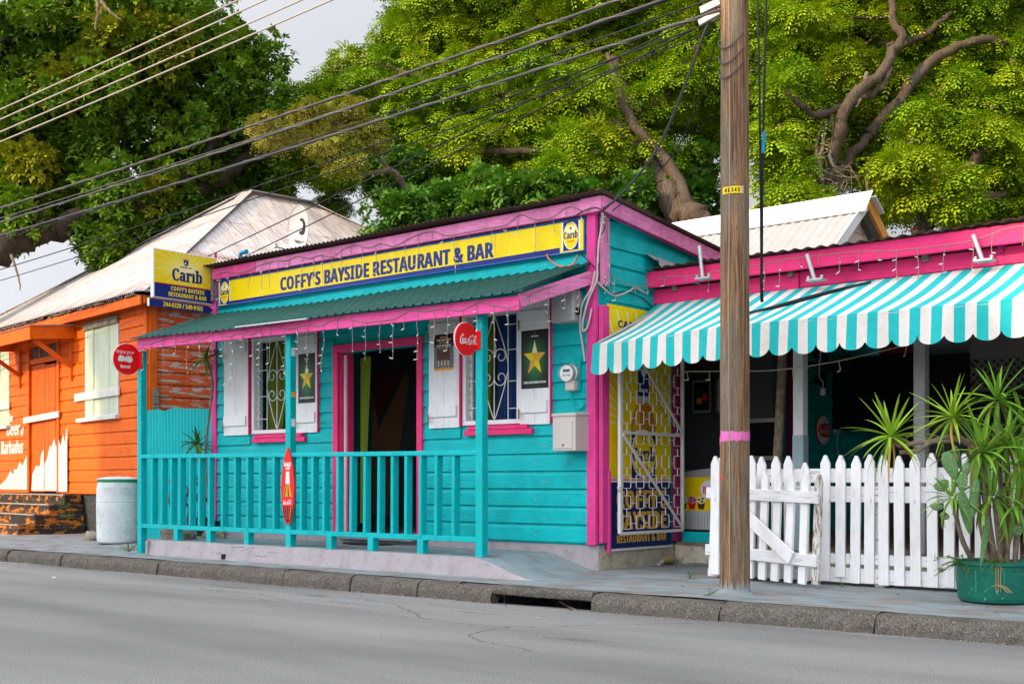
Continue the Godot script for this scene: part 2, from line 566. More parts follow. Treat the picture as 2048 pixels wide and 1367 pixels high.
	paint("dark_roof", Color(0.13, 0.09, 0.085), 0.8, Vector3(1.6, 1, 0.4), {"vary": 0.3, "wear": 0.38, "worn": Color(0.20, 0.085, 0.05), "dirt": 0.3, "sd": 30})
	paint("green_roof", Color(0.02, 0.095, 0.08), 0.45, Vector3(1.5, 0.8, 0.4), {"vary": 0.14, "wear": 0.18, "worn": Color(0.12, 0.2, 0.17), "dirt": 0.3, "sd": 31})
	paint("white_roof", Color(0.34, 0.35, 0.365), 0.45, Vector3(1.6, 0.4, 0.4), {"vary": 0.06, "wear": 0.14, "worn": Color(0.5, 0.48, 0.45), "dirt": 0.2, "sd": 32})
	paint("galvanised", Color(0.52, 0.53, 0.54), 0.45, EVEN, {"vary": 0.12, "sd": 33, "metal": 0.5})
	paint("bargeboard", Color(0.62, 0.27, 0.05), 0.6, EVEN, {"vary": 0.12, "bump": 0.2, "sd": 34})
	paint("yellow_panel", Color(0.92, 0.68, 0.005), 0.35, EVEN, {"vary": 0.04, "dirt": 0.1, "sd": 35})
	paint("navy_panel", Color(0.008, 0.022, 0.14), 0.35, EVEN, {"vary": 0.08, "dirt": 0.12, "sd": 36})
	paint("drum_white", Color(0.66, 0.70, 0.72), 0.45, Vector3(0.9, 0.6, 0.9), {"vary": 0.05, "wear": 0.18, "worn": Color(0.5, 0.52, 0.5), "dirt": 0.3, "sd": 37, "dirt_scale": Vector3(0.7, 0.8, 0.7)})
	paint("tub_green", Color(0.012, 0.135, 0.095), 0.4, EVEN, {"vary": 0.14, "wear": 0.2, "worn": Color(0.03, 0.24, 0.2), "dirt": 0.3, "sd": 38})
	paint("teal_sheet", Color(0.006, 0.43, 0.45), 0.45, UPWARD, {"vary": 0.08, "dirt": 0.18, "sd": 39})
	paint("awning_white", Color(0.74, 0.69, 0.65), 0.75, EVEN, {"vary": 0.05, "dirt": 0.14, "sd": 40})
	paint("awning_teal", Color(0.02, 0.47, 0.48), 0.75, EVEN, {"vary": 0.06, "dirt": 0.14, "sd": 41})
	for k in ["awning_white", "awning_teal"]:
		M[k].backlight_enabled = true
		M[k].backlight = tone(M[k].albedo_color, 0.12) if false else Color(0.2, 0.2, 0.19)
	paint("bark_dark", Color(0.06, 0.044, 0.032), 0.9, UPWARD, {"vary": 0.5, "bump": 3.0, "dirt": 0.3, "sd": 42})
	paint("bark_limb", Color(0.12, 0.09, 0.066), 0.9, UPWARD, {"vary": 0.5, "bump": 2.0, "dirt": 0.3, "sd": 51})
	paint("bark_pale", Color(0.24, 0.19, 0.14), 0.9, Vector3(1.2, 0.8, 1.2), {"vary": 0.4, "bump": 1.5, "dirt": 0.3, "sd": 43})
	paint("stone", Color(0.33, 0.29, 0.23), 0.9, Vector3(1.6, 1.6, 1.6), {"vary": 0.4, "bump": 2.0, "dirt": 0.4, "sd": 44})
	paint("house_pale", Color(0.5, 0.46, 0.4), 0.85, EVEN, {"vary": 0.08, "dirt": 0.2, "sd": 45})
	paint("grey_panel", Color(0.42, 0.42, 0.43), 0.55, UPWARD, {"vary": 0.08, "dirt": 0.2, "sd": 46})
	paint("annex_floor", Color(0.22, 0.16, 0.12), 0.7, ALONG, {"vary": 0.3, "dirt": 0.3, "sd": 47})
	paint("earth", Color(0.16, 0.13, 0.09), 0.95, Vector3(0.3, 0.3, 0.3), {"vary": 0.3, "wear": 0.5, "worn": Color(0.06, 0.10, 0.03), "sd": 48})
	plain("mailbox", Color(0.56, 0.51, 0.47), 0.35)
	plain("white_metal", Color(0.72, 0.72, 0.71), 0.4)
	plain("sign_white", Color(0.82, 0.82, 0.82), 0.35)
	plain("sign_red", Color(0.80, 0.012, 0.014), 0.3)
	plain("sign_navy", Color(0.008, 0.025, 0.19), 0.3)
	plain("sign_yellow", Color(0.87, 0.64, 0.005), 0.35)
	plain("sign_pale", Color(0.88, 0.80, 0.42), 0.35)
	plain("sign_blue", Color(0.015, 0.10, 0.38), 0.4)
	plain("gold", Color(0.75, 0.42, 0.03), 0.35)
	plain("amber", Color(0.55, 0.22, 0.02), 0.3)
	plain("cola", Color(0.09, 0.018, 0.012), 0.3)
	plain("print_black", Color(0.012, 0.012, 0.013), 0.35)
	plain("print_green", Color(0.008, 0.11, 0.035), 0.35)
	plain("print_glow", Color(0.02, 0.24, 0.06), 0.35)
	plain("print_grey", Color(0.35, 0.33, 0.32), 0.4)
	plain("choc", Color(0.10, 0.035, 0.018), 0.4)
	plain("orange_ink", Color(0.85, 0.36, 0.02), 0.4)
	plain("black_wire", Color(0.02, 0.025, 0.028), 0.6)
	plain("pale_wire", Color(0.42, 0.38, 0.35), 0.5)
	plain("grey_wire", Color(0.07, 0.07, 0.075), 0.6)
	plain("cream_wire", Color(0.5, 0.46, 0.36), 0.6)
	plain("tan_wire", Color(0.34, 0.27, 0.21), 0.6)
	plain("bulb_glass", Color(0.8, 0.78, 0.72), 0.2)
	plain("curtain_green", Color(0.17, 0.23, 0.02), 0.9)
	plain("curtain_navy", Color(0.015, 0.05, 0.17), 0.9)
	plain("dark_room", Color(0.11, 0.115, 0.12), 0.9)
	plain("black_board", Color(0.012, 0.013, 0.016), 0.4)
	plain("maroon", Color(0.30, 0.03, 0.04), 0.8)
	plain("brown_ink", Color(0.45, 0.2, 0.1), 0.8)
	plain("maroon_post", Color(0.33, 0.02, 0.13), 0.6)
	plain("sky_blue_post", Color(0.36, 0.46, 0.50), 0.6)
	plain("dish_grey", Color(0.50, 0.52, 0.55), 0.45)
	plain("pipe_blue", Color(0.02, 0.28, 0.48), 0.4)
	plain("green_lid", Color(0.01, 0.24, 0.09), 0.4)
	plain("purple_ink", Color(0.05, 0.01, 0.05), 0.6)
	plain("lattice", Color(0.36, 0.35, 0.34), 0.7)
	plain("rubber", Color(0.03, 0.03, 0.03), 0.8)
	plain("hole", Color(0.02, 0.02, 0.02), 1.0)
	plain("leaf_litter", Color(0.16, 0.07, 0.025), 0.8)
	plain("pipe_brown", Color(0.36, 0.28, 0.13), 0.5)
	plain("brass", Color(0.3, 0.2, 0.1), 0.4, 0.6)
	plain("orange_cloth", Color(0.75, 0.2, 0.1), 0.8)
	var g := plain("glass", Color(0.9, 0.95, 0.95), 0.05)
	g.transparency = BaseMaterial3D.TRANSPARENCY_ALPHA
	g.albedo_color.a = 0.12
	for q in [["leaf_broad", Color(1, 1, 1)], ["leaf_fine", Color(1, 1, 1)]]:
		var m := plain(q[0], q[1], 0.55)
		m.vertex_color_use_as_albedo = true
		m.backlight_enabled = true
		m.backlight = Color(0.55, 0.62, 0.10)
	var y := plain("strap_leaf", Color(1, 1, 1), 0.45)
	y.vertex_color_use_as_albedo = true
	y.backlight_enabled = true
	y.backlight = Color(0.25, 0.32, 0.06)
	paint("cactus", Color(0.10, 0.21, 0.075), 0.6, Vector3(3, 3, 3), {"vary": 0.2, "sd": 50, "local": true})
	plain("spine", Color(0.55, 0.5, 0.35), 0.6)
	var gl := GradientTexture2D.new()
	gl.gradient = ramp([[0.0, lin(Color(0.03, 0.33, 0.07))], [0.45, lin(Color(0.01, 0.14, 0.035))], [1.0, lin(Color(0.008, 0.012, 0.011))]])
	gl.fill = GradientTexture2D.FILL_RADIAL
	gl.fill_from = Vector2(0.5, 0.52)
	gl.fill_to = Vector2(0.5, 0.02)
	gl.width = 128
	gl.height = 256
	plain("star_print", Color(1, 1, 1), 0.35).albedo_texture = gl
	gl = GradientTexture2D.new()
	gl.gradient = ramp([[0.0, lin(Color(0.9, 0.86, 0.62))], [0.4, lin(Color(0.89, 0.75, 0.2))], [1.0, lin(Color(0.87, 0.64, 0.005))]])
	gl.fill = GradientTexture2D.FILL_RADIAL
	gl.fill_from = Vector2(0.5, 0.5)
	gl.fill_to = Vector2(0.5, 0.0)
	gl.width = 128
	gl.height = 128
	plain("sun_print", Color(1, 1, 1), 0.35).albedo_texture = gl
	pole_material()
	asphalt_material()


func pole_material():
	# weathered pole: streaks along the height, checks and knots, worked out pixel by pixel
	var w := 384
	var h := 1024
	var im := Image.create(w, h, false, Image.FORMAT_RGB8)
	var hm := Image.create(w, h, false, Image.FORMAT_RGB8)
	var a := FastNoiseLite.new()
	a.seed = 4
	a.frequency = 1.0
	a.fractal_octaves = 4
	var b := FastNoiseLite.new()
	b.seed = 9
	b.frequency = 1.0
	b.fractal_octaves = 3
	var knots := [Vector3(0.30, 0.16, 0.05), Vector3(0.62, 0.33, 0.04), Vector3(0.45, 0.52, 0.06), Vector3(0.2, 0.62, 0.05), Vector3(0.55, 0.78, 0.07), Vector3(0.8, 0.2, 0.05), Vector3(0.35, 0.86, 0.05)]
	for y in h:
		var fy := float(y) / h
		for x in w:
			var ang := TAU * x / w
			var cx := cos(ang)
			var sx := sin(ang)
			var bend := 0.0
			var ringy := 0.0
			for k in knots:
				var dx: float = absf(float(x) / w - k.x)
				dx = minf(dx, 1.0 - dx) * 0.8
				var dy: float = (fy - k.y) * 5.2
				var d := sqrt(dx * dx + dy * dy * 0.16)
				var near: float = exp(-d * d / (k.z * k.z))
				bend += near * 0.5
				ringy += near * (0.5 + 0.5 * sin(d * 220.0))
			var s := a.get_noise_3d(cx * 5.0 + bend, sx * 5.0 + bend, fy * 7.0)
			var fine := a.get_noise_3d(cx * 26.0 + bend * 3.0, sx * 26.0, fy * 16.0)
			var big := b.get_noise_3d(cx * 0.9, sx * 0.9, fy * 5.0)
			var crack := b.get_noise_3d(cx * 11.0 + bend, sx * 11.0 + bend, fy * 9.0 + 40.0)
			var c := Color(0.085, 0.045, 0.024).lerp(Color(0.33, 0.18, 0.085), clampf(0.5 + s * 1.3, 0, 1))
			c = c.lerp(Color(0.17, 0.15, 0.11), clampf(big * 1.6 + 0.15, 0, 0.7))
			c = tone(c, 1.0 + fine * 0.9)
			c = c.lerp(Color(0.15, 0.10, 0.055), clampf(ringy * 0.55, 0, 0.6))
			var cr := clampf((absf(crack) - 0.035) * -40.0 + 0.2, 0, 1) * clampf(0.4 + s * 2.0, 0, 1)
			c = c.lerp(Color(0.03, 0.022, 0.016), cr * 0.85)
			if fy > 0.955:
				c = c.lerp(Color(0.33, 0.40, 0.43), clampf((fy - 0.975 + s * 0.02) * 60.0, 0, 0.6))
			im.set_pixel(x, y, lin(c))
			var v := clampf(0.5 + fine * 0.5 + s * 0.3 - cr * 0.6 - ringy * 0.15, 0, 1)
			hm.set_pixel(x, y, Color(v, v, v))
	var m := StandardMaterial3D.new()
	m.resource_name = "pole_wood"
	m.albedo_texture = ImageTexture.create_from_image(im)
	m.roughness = 0.85
	m.heightmap_enabled = true
	m.heightmap_texture = ImageTexture.create_from_image(hm)
	m.heightmap_scale = 0.7
	M["pole_wood"] = m


func asphalt_material():
	var m := StandardMaterial3D.new()
	m.resource_name = "asphalt"
	m.albedo_texture = noise_tex("asphalt", 1024, 0.12, 3, ramp([[0.0, lin(Color(0.11, 0.11, 0.11))], [0.3, lin(Color(0.20, 0.198, 0.197))], [0.6, lin(Color(0.265, 0.262, 0.26))], [0.78, lin(Color(0.37, 0.365, 0.36))], [1.0, lin(Color(0.66, 0.65, 0.62))]]), FastNoiseLite.TYPE_SIMPLEX_SMOOTH, 5, 0.7)
	m.uv1_triplanar = true
	m.uv1_world_triplanar = true
	m.uv1_scale = Vector3(0.5, 0.5, 0.5)
	m.roughness = 0.9
	m.heightmap_enabled = true
	m.heightmap_texture = noise_tex("asphalt rough", 1024, 0.12, 3, null, FastNoiseLite.TYPE_SIMPLEX_SMOOTH, 6, 0.7)
	m.heightmap_scale = 0.5
	# tyre-polished bands, patches and cracks over the stretch in view, laid over the road's own UVs
	var w := 2048
	var h := 1024
	var im := Image.create(w, h, false, Image.FORMAT_RGB8)
	var f := FastNoiseLite.new()
	f.seed = 77
	f.frequency = 0.004
	f.fractal_octaves = 5
	for y in h:
		for x in w:
			var k := f.get_noise_2d(x * 0.45, y * 1.6)
			var z := 1.45 + 8.0 * y / h
			var v := 0.93 + k * 0.16 - 0.05 * exp(-pow((z - 4.4) / 0.55, 2.0)) + 0.03 * exp(-pow((z - 2.2) / 0.35, 2.0))
			if z < 1.62:
				v *= 1.06 + k * 0.3
			im.set_pixel(x, y, Color(v, v * 0.995, v * 0.985))
	var r := RandomNumberGenerator.new()
	r.seed = 12
	var lines := [[[-1.6, 1.95], [-0.9, 2.1], [-0.2, 2.5], [0.4, 2.9], [1.2, 2.85], [1.7, 2.3], [2.2, 1.75]], [[-2.6, 2.3], [-1.9, 2.55], [-0.6, 2.75], [0.4, 2.9]], [[-1.2, 3.2], [-0.6, 3.1]], [[-0.6, 1.9], [0.5, 2.05], [1.3, 2.1]],
		[[-3.6, 2.3], [-2.6, 2.6], [-1.7, 2.7]], [[1.2, 2.85], [1.35, 3.5], [2.3, 3.9]], [[-5.0, 1.8], [-3.8, 1.9]], [[-0.2, 2.5], [0.7, 2.3], [1.6, 2.25]]]
	for L in lines:
		var pts := []
		for q in L:
			pts.append(Vector2((q[0] + 16.0) / 24.0 * w, (q[1] - 1.45) / 8.0 * h))
		var s := spline(pts, 30)
		var off := Vector2.ZERO
		for i in s.size() - 1:
			off = off * 0.85 + Vector2(r.randf_range(-1, 1), r.randf_range(-1, 1)) * 1.4
			var p: Vector2 = s[i] + off
			var q: Vector2 = s[i + 1] + off
			for j in 4:
				var e := p.lerp(q, j / 4.0)
				var dark := r.randf_range(0.3, 0.62)
				im.set_pixelv(Vector2i(clampi(int(e.x), 1, w - 2), clampi(int(e.y), 1, h - 2)), Color(dark, dark, dark))
				if r.randf() < 0.4:
					im.set_pixelv(Vector2i(clampi(int(e.x) + 1, 1, w - 2), clampi(int(e.y), 1, h - 2)), Color(dark + 0.15, dark + 0.15, dark + 0.15))
	# dark ravelled spots
	for q in [[-3.0, 2.35, 0.5], [-1.3, 2.35, 0.6], [-2.0, 2.05, 0.3], [-3.4, 2.0, 0.35], [0.3, 2.2, 0.4], [2.1, 3.2, 0.3]]:
		for i in 260:
			var x = (q[0] + r.randfn(0, q[2] * 0.5) + 16.0) / 24.0 * w
			var y = (q[1] + r.randfn(0, 0.04) - 1.45) / 8.0 * h
			im.set_pixelv(Vector2i(clampi(int(x), 0, w - 1), clampi(int(y), 0, h - 1)), Color(0.5, 0.5, 0.5))
	m.detail_enabled = true
	m.detail_blend_mode = BaseMaterial3D.BLEND_MODE_MUL
	m.detail_albedo = ImageTexture.create_from_image(im)
	m.detail_uv_layer = BaseMaterial3D.DETAIL_UV_2
	M["asphalt"] = m


# ---------------------------------------------------------------- camera, sky, sun
const SUN_TO := Vector3(-0.331, 0.407, 0.851)


func view():
	var cam := Camera3D.new()
	cam.name = "camera"
	cam.position = Vector3(7.266, 0.91, 10.04)
	cam.rotation.y = deg_to_rad(40)
	cam.projection = Camera3D.PROJECTION_FRUSTUM
	cam.near = 0.2
	cam.far = 900.0
	cam.size = 2.0 * 0.28326 * 0.2
	cam.frustum_offset = Vector2(0, 0.11583 * 0.2)
	cam.current = true
	add_child(cam)
	var w := 512
	var h := 256
	var im := Image.create(w, h, false, Image.FORMAT_RGBF)
	var f := FastNoiseLite.new()
	f.seed = 31
	f.frequency = 1.3
	f.fractal_octaves = 5
	for y in h:
		var up := (0.5 - (y + 0.5) / h) * PI
		for x in w:
			var az := TAU * (x + 0.5) / w
			var d := Vector3(cos(up) * sin(az), sin(up), -cos(up) * cos(az))
			var k := f.get_noise_3d(d.x * 1.4, d.y * 3.2, d.z * 1.4)
			var high := clampf(sin(up), 0, 1)
			# thin cloud: brighter overhead and, forward-scattered, around the low sun
			var c := Color(0.37, 0.38, 0.405).lerp(Color(0.42, 0.43, 0.45), smoothstep(0.2, 0.95, high))
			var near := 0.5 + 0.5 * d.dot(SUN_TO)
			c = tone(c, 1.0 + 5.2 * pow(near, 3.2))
			c = tone(c, 1.0 + k * 0.2)
			if up < 0.0:
				c = Color(0.34, 0.33, 0.32)
			im.set_pixel(x, y, c)
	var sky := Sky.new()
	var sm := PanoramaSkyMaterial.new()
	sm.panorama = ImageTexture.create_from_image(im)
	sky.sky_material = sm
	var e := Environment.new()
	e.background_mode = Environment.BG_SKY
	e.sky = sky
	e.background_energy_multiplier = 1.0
	e.tonemap_mode = Environment.TONE_MAPPER_LINEAR
	e.tonemap_exposure = 1.55
	e.sdfgi_enabled = true
	e.ssao_enabled = true
	e.ssil_enabled = true
	var we := WorldEnvironment.new()
	we.name = "environment"
	we.environment = e
	add_child(we)
	var sun := DirectionalLight3D.new()
	sun.name = "sun"
	sun.light_color = Color(1.0, 0.86, 0.66)
	sun.light_energy = 1.0
	sun.light_angular_distance = 0.6
	sun.shadow_enabled = true
	add_child(sun)
	sun.look_at_from_position(SUN_TO * 50.0, Vector3.ZERO)


# ---------------------------------------------------------------- the ground
func walk_y(x: float, z: float) -> float:
	return -0.045 * clampf(z, 0.0, 1.6)


func setting():
	var f := FastNoiseLite.new()
	f.seed = 14
	f.frequency = 0.9
	f.fractal_octaves = 3
	var b := MB.new()
	b.quad(Vector3(-320, -0.34, 320), Vector3(320, -0.34, 320), Vector3(320, -0.34, -320), Vector3(-320, -0.34, -320))
	struct("ground", b, M.earth)
	b = MB.new()
	b.second = true
	var road_y := func(x: float, z: float) -> float:
		var edge := -0.232 + 0.03 * smoothstep(-0.5, 5.0, x)
		return edge + 0.02 * smoothstep(1.4, 5.0, z) + f.get_noise_2d(x * 0.5, z * 0.5) * 0.008
	for part in [[-16.0, 8.0, 1.40, 9.45, 120, 40], [-150.0, -16.0, 1.40, 9.45, 30, 8], [8.0, 150.0, 1.40, 9.45, 30, 8]]:
		b.sheet(part[4], part[5], func(u: float, v: float):
			var x: float = lerpf(part[0], part[1], u)
			var z: float = lerpf(part[2], part[3], v)
			return Vector3(x, road_y.call(x, z), z), true)
	# the wear map covers x -16..8 and z 1.45..9.45
	for i in b.v.size():
		b.t[i] = Vector2((b.v[i].x + 16.0) / 24.0, (b.v[i].z - 1.45) / 8.0)
	struct("road", b, M.asphalt)
	b = MB.new()
	b.sheet(60, 6, func(u: float, v: float): return Vector3(lerpf(-150, 150, u), -0.1, lerpf(9.45, 14.4, v)), true)
	b.quad(Vector3(-150, -0.3, 9.45), Vector3(-150, -0.1, 9.45), Vector3(150, -0.1, 9.45), Vector3(150, -0.3, 9.45))
	struct("far_pavement", b, M.pavement)
	b = MB.new()
	b.sheet(330, 30, func(u: float, v: float):
		var x := lerpf(-26, 12, u)
		var z := lerpf(-2.6, 1.335, v)
		return Vector3(x, walk_y(x, z) + f.get_noise_2d(x, z) * 0.007 + (0.02 if z < -1.2 and x > 0.2 else 0.0), z), true)
	# the skirt under its street edge
	b.quad(Vector3(-26, -0.4, 1.30), Vector3(-0.16, -0.4, 1.30), Vector3(-0.16, -0.07, 1.30), Vector3(-26, -0.07, 1.30))
	b.quad(Vector3(1.02, -0.4, 1.30), Vector3(12, -0.4, 1.30), Vector3(12, -0.07, 1.30), Vector3(1.02, -0.07, 1.30))
	var pav := struct("pavement", b, M.pavement)
	# the kerb: one stone after another, with the mouth of a drain under a thin slab
	var cuts := [-26.0, -22.0, -18.5, -15.2, -12.4, -9.35, -8.42, -7.9, -7.2, -5.6, -4.4, -3.2, -2.1, -1.15, -0.62, -0.14, 1.03, 2.3, 3.6, 5.2, 7.6, 12.0]
	var kr := RandomNumberGenerator.new()
	kr.seed = 5
	for i in cuts.size() - 1:
		var x0: float = cuts[i]
		var x1: float = cuts[i + 1]
		var slab := absf(x0 + 0.14) < 0.01
		var wob := kr.randf_range(-0.015, 0.015) + (0.03 if x0 > 1.0 else 0.0)
		var drop := kr.randf_range(-0.006, 0.006)
		var tilt := kr.randf_range(-0.008, 0.008)
		if slab:
			wob = 0.035
			drop = 0.004
		b = MB.new()
		var prof := [Vector2(1.30, -0.004), Vector2(1.38, -0.002), Vector2(1.435, -0.012), Vector2(1.468, -0.042), Vector2(1.486, -0.10), Vector2(1.492, -0.2), Vector2(1.492, -0.24)]
		if slab:
			prof = [Vector2(1.30, -0.004), Vector2(1.40, 0.0), Vector2(1.455, -0.006), Vector2(1.474, -0.022), Vector2(1.472, -0.072), Vector2(1.45, -0.085), Vector2(1.30, -0.088)]
		var n := maxi(int((x1 - x0) / 0.035), 3)
		var g := 0.0015 if kr.randf() < 0.6 else 0.006
		var cut: float = kr.randf_range(-0.03, 0.03)
		b.sheet(n, prof.size() * 2 - 2, func(u: float, v: float):
			var x: float = lerpf(x0 + g, x1 - g, u)
			var q: float = v * (prof.size() - 1)
			var j := mini(int(q), prof.size() - 2)
			var p: Vector2 = prof[j].lerp(prof[j + 1], q - j)
			var rough := f.get_noise_3d(x * 16.0, p.y * 30.0, p.x * 16.0) * 0.018 + f.get_noise_3d(x * 2.0, 7.0, p.x) * 0.022
			var e := 1.0 if p.x > 1.42 else 0.25
			x += cut * p.y * 4.0 * (1.0 if u > 0.5 else 0.3)
			return Vector3(x, -0.063 + p.y + drop + tilt * (u - 0.5) + rough * 0.5 * e, p.x + (wob + rough) * e), true)
		for side in [0, 1]:
			var x: float = x0 + g if side == 0 else x1 - g
			for j in prof.size() - 2:
				var c := Vector3(x, -0.063 - 0.12, 1.38)
				var p: Vector2 = prof[j + 1]
				var q: Vector2 = prof[j + 2]
				b.tri(c, Vector3(x, -0.063 + p.y + drop, p.x + wob), Vector3(x, -0.063 + q.y + drop, q.x + wob))
		put(pav, "kerb_stone", b, M.kerb)
	# inside the drain mouth
	b = MB.new()
	b.box(Vector3(-0.3, -0.75, 0.55), Vector3(1.2, -0.7, 1.47))
	b.box(Vector3(-0.3, -0.75, 0.5), Vector3(1.2, -0.12, 0.55))
	b.box(Vector3(-0.3, -0.75, 0.5), Vector3(-0.17, -0.12, 1.3))
	b.box(Vector3(1.04, -0.75, 0.5), Vector3(1.2, -0.12, 1.3))
	put(pav, "drain_pit", b, M.dark_plinth)
	var st := thing("stick", "thin bare stick lying in the mouth of the kerb drain", "stick", "", Vector3(0.55, -0.23, 1.4))
	b = MB.new()
	b.tube([Vector3(-0.25, 0.02, -0.35), Vector3(0.05, 0.005, -0.1), Vector3(0.3, -0.0, 0.1)], 0.012, 6)
	put(st, "stem", b, M.old_wood)
	# crumbs of grit, dead leaves and grass tufts along the kerb
	var r := RandomNumberGenerator.new()
	r.seed = 3
	b = MB.new()
	for i in 900:
		var x := r.randf_range(-12, 6)
		var z := 1.5 + absf(r.randfn(0, 0.12))
		if r.randf() < 0.25:
			z = r.randf_range(1.5, 6.0)
		var s := r.randf_range(0.003, 0.009)
		var p := Vector3(x, road_y.call(x, z) + s * 0.3, z)
		var q := Basis.from_euler(Vector3(r.randf(), r.randf() * 6.0, r.randf()))
		b.bbox(p, Vector3(s * 1.5, s, s * 1.2), s * 0.3, q)
	var gr := struct("grit", b, M.stone)
	gr.set_meta("kind", "stuff")
	gr.set_meta("label", "pale grit scattered on the road along the kerb")
	gr.set_meta("category", "grit")
	var lm := MB.new()
	for i in 120:
		var x := r.randf_range(-10, 5)
		var road := r.randf() < 0.6
		var z := (1.51 + absf(r.randfn(0, 0.05))) if road else r.randf_range(0.1, 1.3)
		if not road and x < 0.3 and x > -7.0:
			continue
		var y: float = road_y.call(x, z) + 0.006 if road else walk_y(x, z) + 0.014
		var a := r.randf() * TAU
		var s := r.randf_range(0.012, 0.03)
		var d := Vector3(cos(a), r.randf_range(-0.2, 0.3), sin(a)) * s
		var e := Vector3(-sin(a), r.randf_range(-0.2, 0.2), cos(a)) * s * 0.45
		var p := Vector3(x, y, z)
		lm.tri(p - d, p + e + Vector3(0, 0.003, 0), p + d)
		lm.tri(p - d, p + d, p - e)
	var li := struct("dead_leaves", lm, M.leaf_litter)
	li.set_meta("kind", "stuff")
	li.set_meta("label", "small brown dead leaves along the kerb and pavement")
	li.set_meta("category", "leaves")
	var wt := thing("wrapper", "scrap of purple wrapper lying against the kerb", "wrapper", "", Vector3(-4.45, -0.222, 1.56))
	b = MB.new()
	b.tri(Vector3(-0.03, 0, 0), Vector3(0.0, 0.008, 0.014), Vector3(0.03, 0, 0.002))
	b.tri(Vector3(-0.03, 0, 0), Vector3(0.03, 0, 0.002), Vector3(0.004, 0.01, -0.012))
	put(wt, "scrap", b, plain("purple", Color(0.3, 0.05, 0.5), 0.4))
	var cp := thing("paper_scrap", "small white scrap lying alone out on the road", "scrap", "", Vector3(-6.0, -0.224, 2.62))
	b = MB.new()
	b.lathe([Vector2(0.001, 0), Vector2(0.024, 0.0), Vector2(0.026, 0.012), Vector2(0.001, 0.016)], 10)
	put(cp, "cap", b, M.sign_white)


# ---------------------------------------------------------------- the restaurant
func boards(parent: Node3D, y0: float, y1: float, pitch: float, x0: float, x1: float, holes: Array, mat: Material, face: Transform3D, r: RandomNumberGenerator, joints := true, top = null):
	# lapped siding on the plane of face: x along, y up, z out; holes: [x0, y0, x1, y1]
	var y := y0
	while y < y1 - 0.02:
		var h := minf(pitch, y1 - y)
		var spans := [[x0, x1]]
		for q in holes:
			if q[1] < y + h * 0.6 and q[3] > y + h * 0.4:
				var nx := []
				for s in spans:
					if q[2] <= s[0] or q[0] >= s[1]:
						nx.append(s)
					else:
						if q[0] > s[0]:
							nx.append([s[0], q[0]])
						if q[2] < s[1]:
							nx.append([q[2], s[1]])
				spans = nx
		for s in spans:
			var a: float = s[0]
			var e: float = s[1]
			if top != null:
				e = minf(e, top.call(y + h))
			if e - a < 0.02:
				continue
			var parts := [[a, e]]
			if joints and e - a > 2.6 and r.randf() < 0.6:
				var m := lerpf(a, e, r.randf_range(0.3, 0.7))
				parts = [[a, m - 0.0015], [m + 0.0015, e]]
			for p in parts:
				var w: float = p[1] - p[0]
				var key := "siding %.3f %.3f" % [w, h]
				if not boxes.has(key):
					var b := MB.new()
					var hw := w / 2.0
					# a drop-siding profile: cove at the top, flat face, rounded drip at the bottom
					var pr := [Vector2(0, h), Vector2(0.003, h - 0.001), Vector2(0.006, h * 0.9), Vector2(0.017, h * 0.78), Vector2(0.024, 0.013), Vector2(0.021, 0.008), Vector2(0, 0.008)]
					for i in pr.size() - 1:
						b.quad(Vector3(-hw, pr[i].y, pr[i].x), Vector3(-hw, pr[i + 1].y, pr[i + 1].x), Vector3(hw, pr[i + 1].y, pr[i + 1].x), Vector3(hw, pr[i].y, pr[i].x))
					for sg in [-1, 1]:
						var ring := []
						for q in pr:
							ring.append(Vector3(sg * hw, q.y, q.x))
						for i in range(1, ring.size() - 1):
							b.out(ring[0], ring[i], ring[i + 1], Vector3(0, h / 2.0, 0.008))
					boxes[key] = b.mesh()
				var jit := Transform3D(rz(r.randfn(0, 0.0006)), Vector3((p[0] + p[1]) / 2.0, y + r.randfn(0, 0.0015), r.randfn(0, 0.0012)))
				put(parent, "board", boxes[key], mat, face * jit)
		y += pitch


func corrugated(b: MB, x0: float, x1: float, z0: float, z1: float, yf: Callable, pitch: float, amp: float, ribbed := false, xl = null, nv := 2):
	# a roof sheet seen in plan, waves running along z
	var n := int((x1 - x0) / pitch * (6 if not ribbed else 14))
	b.sheet(n, nv, func(u: float, v: float):
		var z := lerpf(z0, z1, v)
		var lo: float = xl.call(z) if xl != null else x0
		var x := lerpf(lo, x1, u)
		var ph := fposmod((x - x1) / pitch, 1.0)
		var w := 0.5 + 0.5 * cos(ph * TAU)
		if ribbed:
			w = clampf((absf(ph - 0.5) - 0.36) * 10.0, 0, 1)
		return Vector3(x, yf.call(x, z) + amp * w, z), true)


func frame(parent: Node3D, called: String, x0: float, y0: float, x1: float, y1: float, w: float, d: float, z: float, mat: Material, face := Transform3D.IDENTITY, sides := "lrtb"):
	# an upright frame around an opening, drawn as one mesh of butted boards; w: width of the boards, outside x0..x1
	var b := MB.new()
	if "l" in sides:
		b.bbox(Vector3(x0 - w / 2, (y0 + y1) / 2, z + d / 2), Vector3(w, y1 - y0, d), 0.003)
	if "r" in sides:
		b.bbox(Vector3(x1 + w / 2, (y0 + y1) / 2, z + d / 2), Vector3(w, y1 - y0, d), 0.003)
	if "t" in sides:
		b.bbox(Vector3((x0 + x1) / 2, y1 + w / 2 + 0.001, z + d / 2 + 0.001), Vector3(x1 - x0 + 2 * w, w, d), 0.003)
	if "b" in sides:
		b.bbox(Vector3((x0 + x1) / 2, y0 - w / 2 - 0.001, z + d / 2 + 0.001), Vector3(x1 - x0 + 2 * w, w, d), 0.003)
	return put(parent, called, b, mat, face)


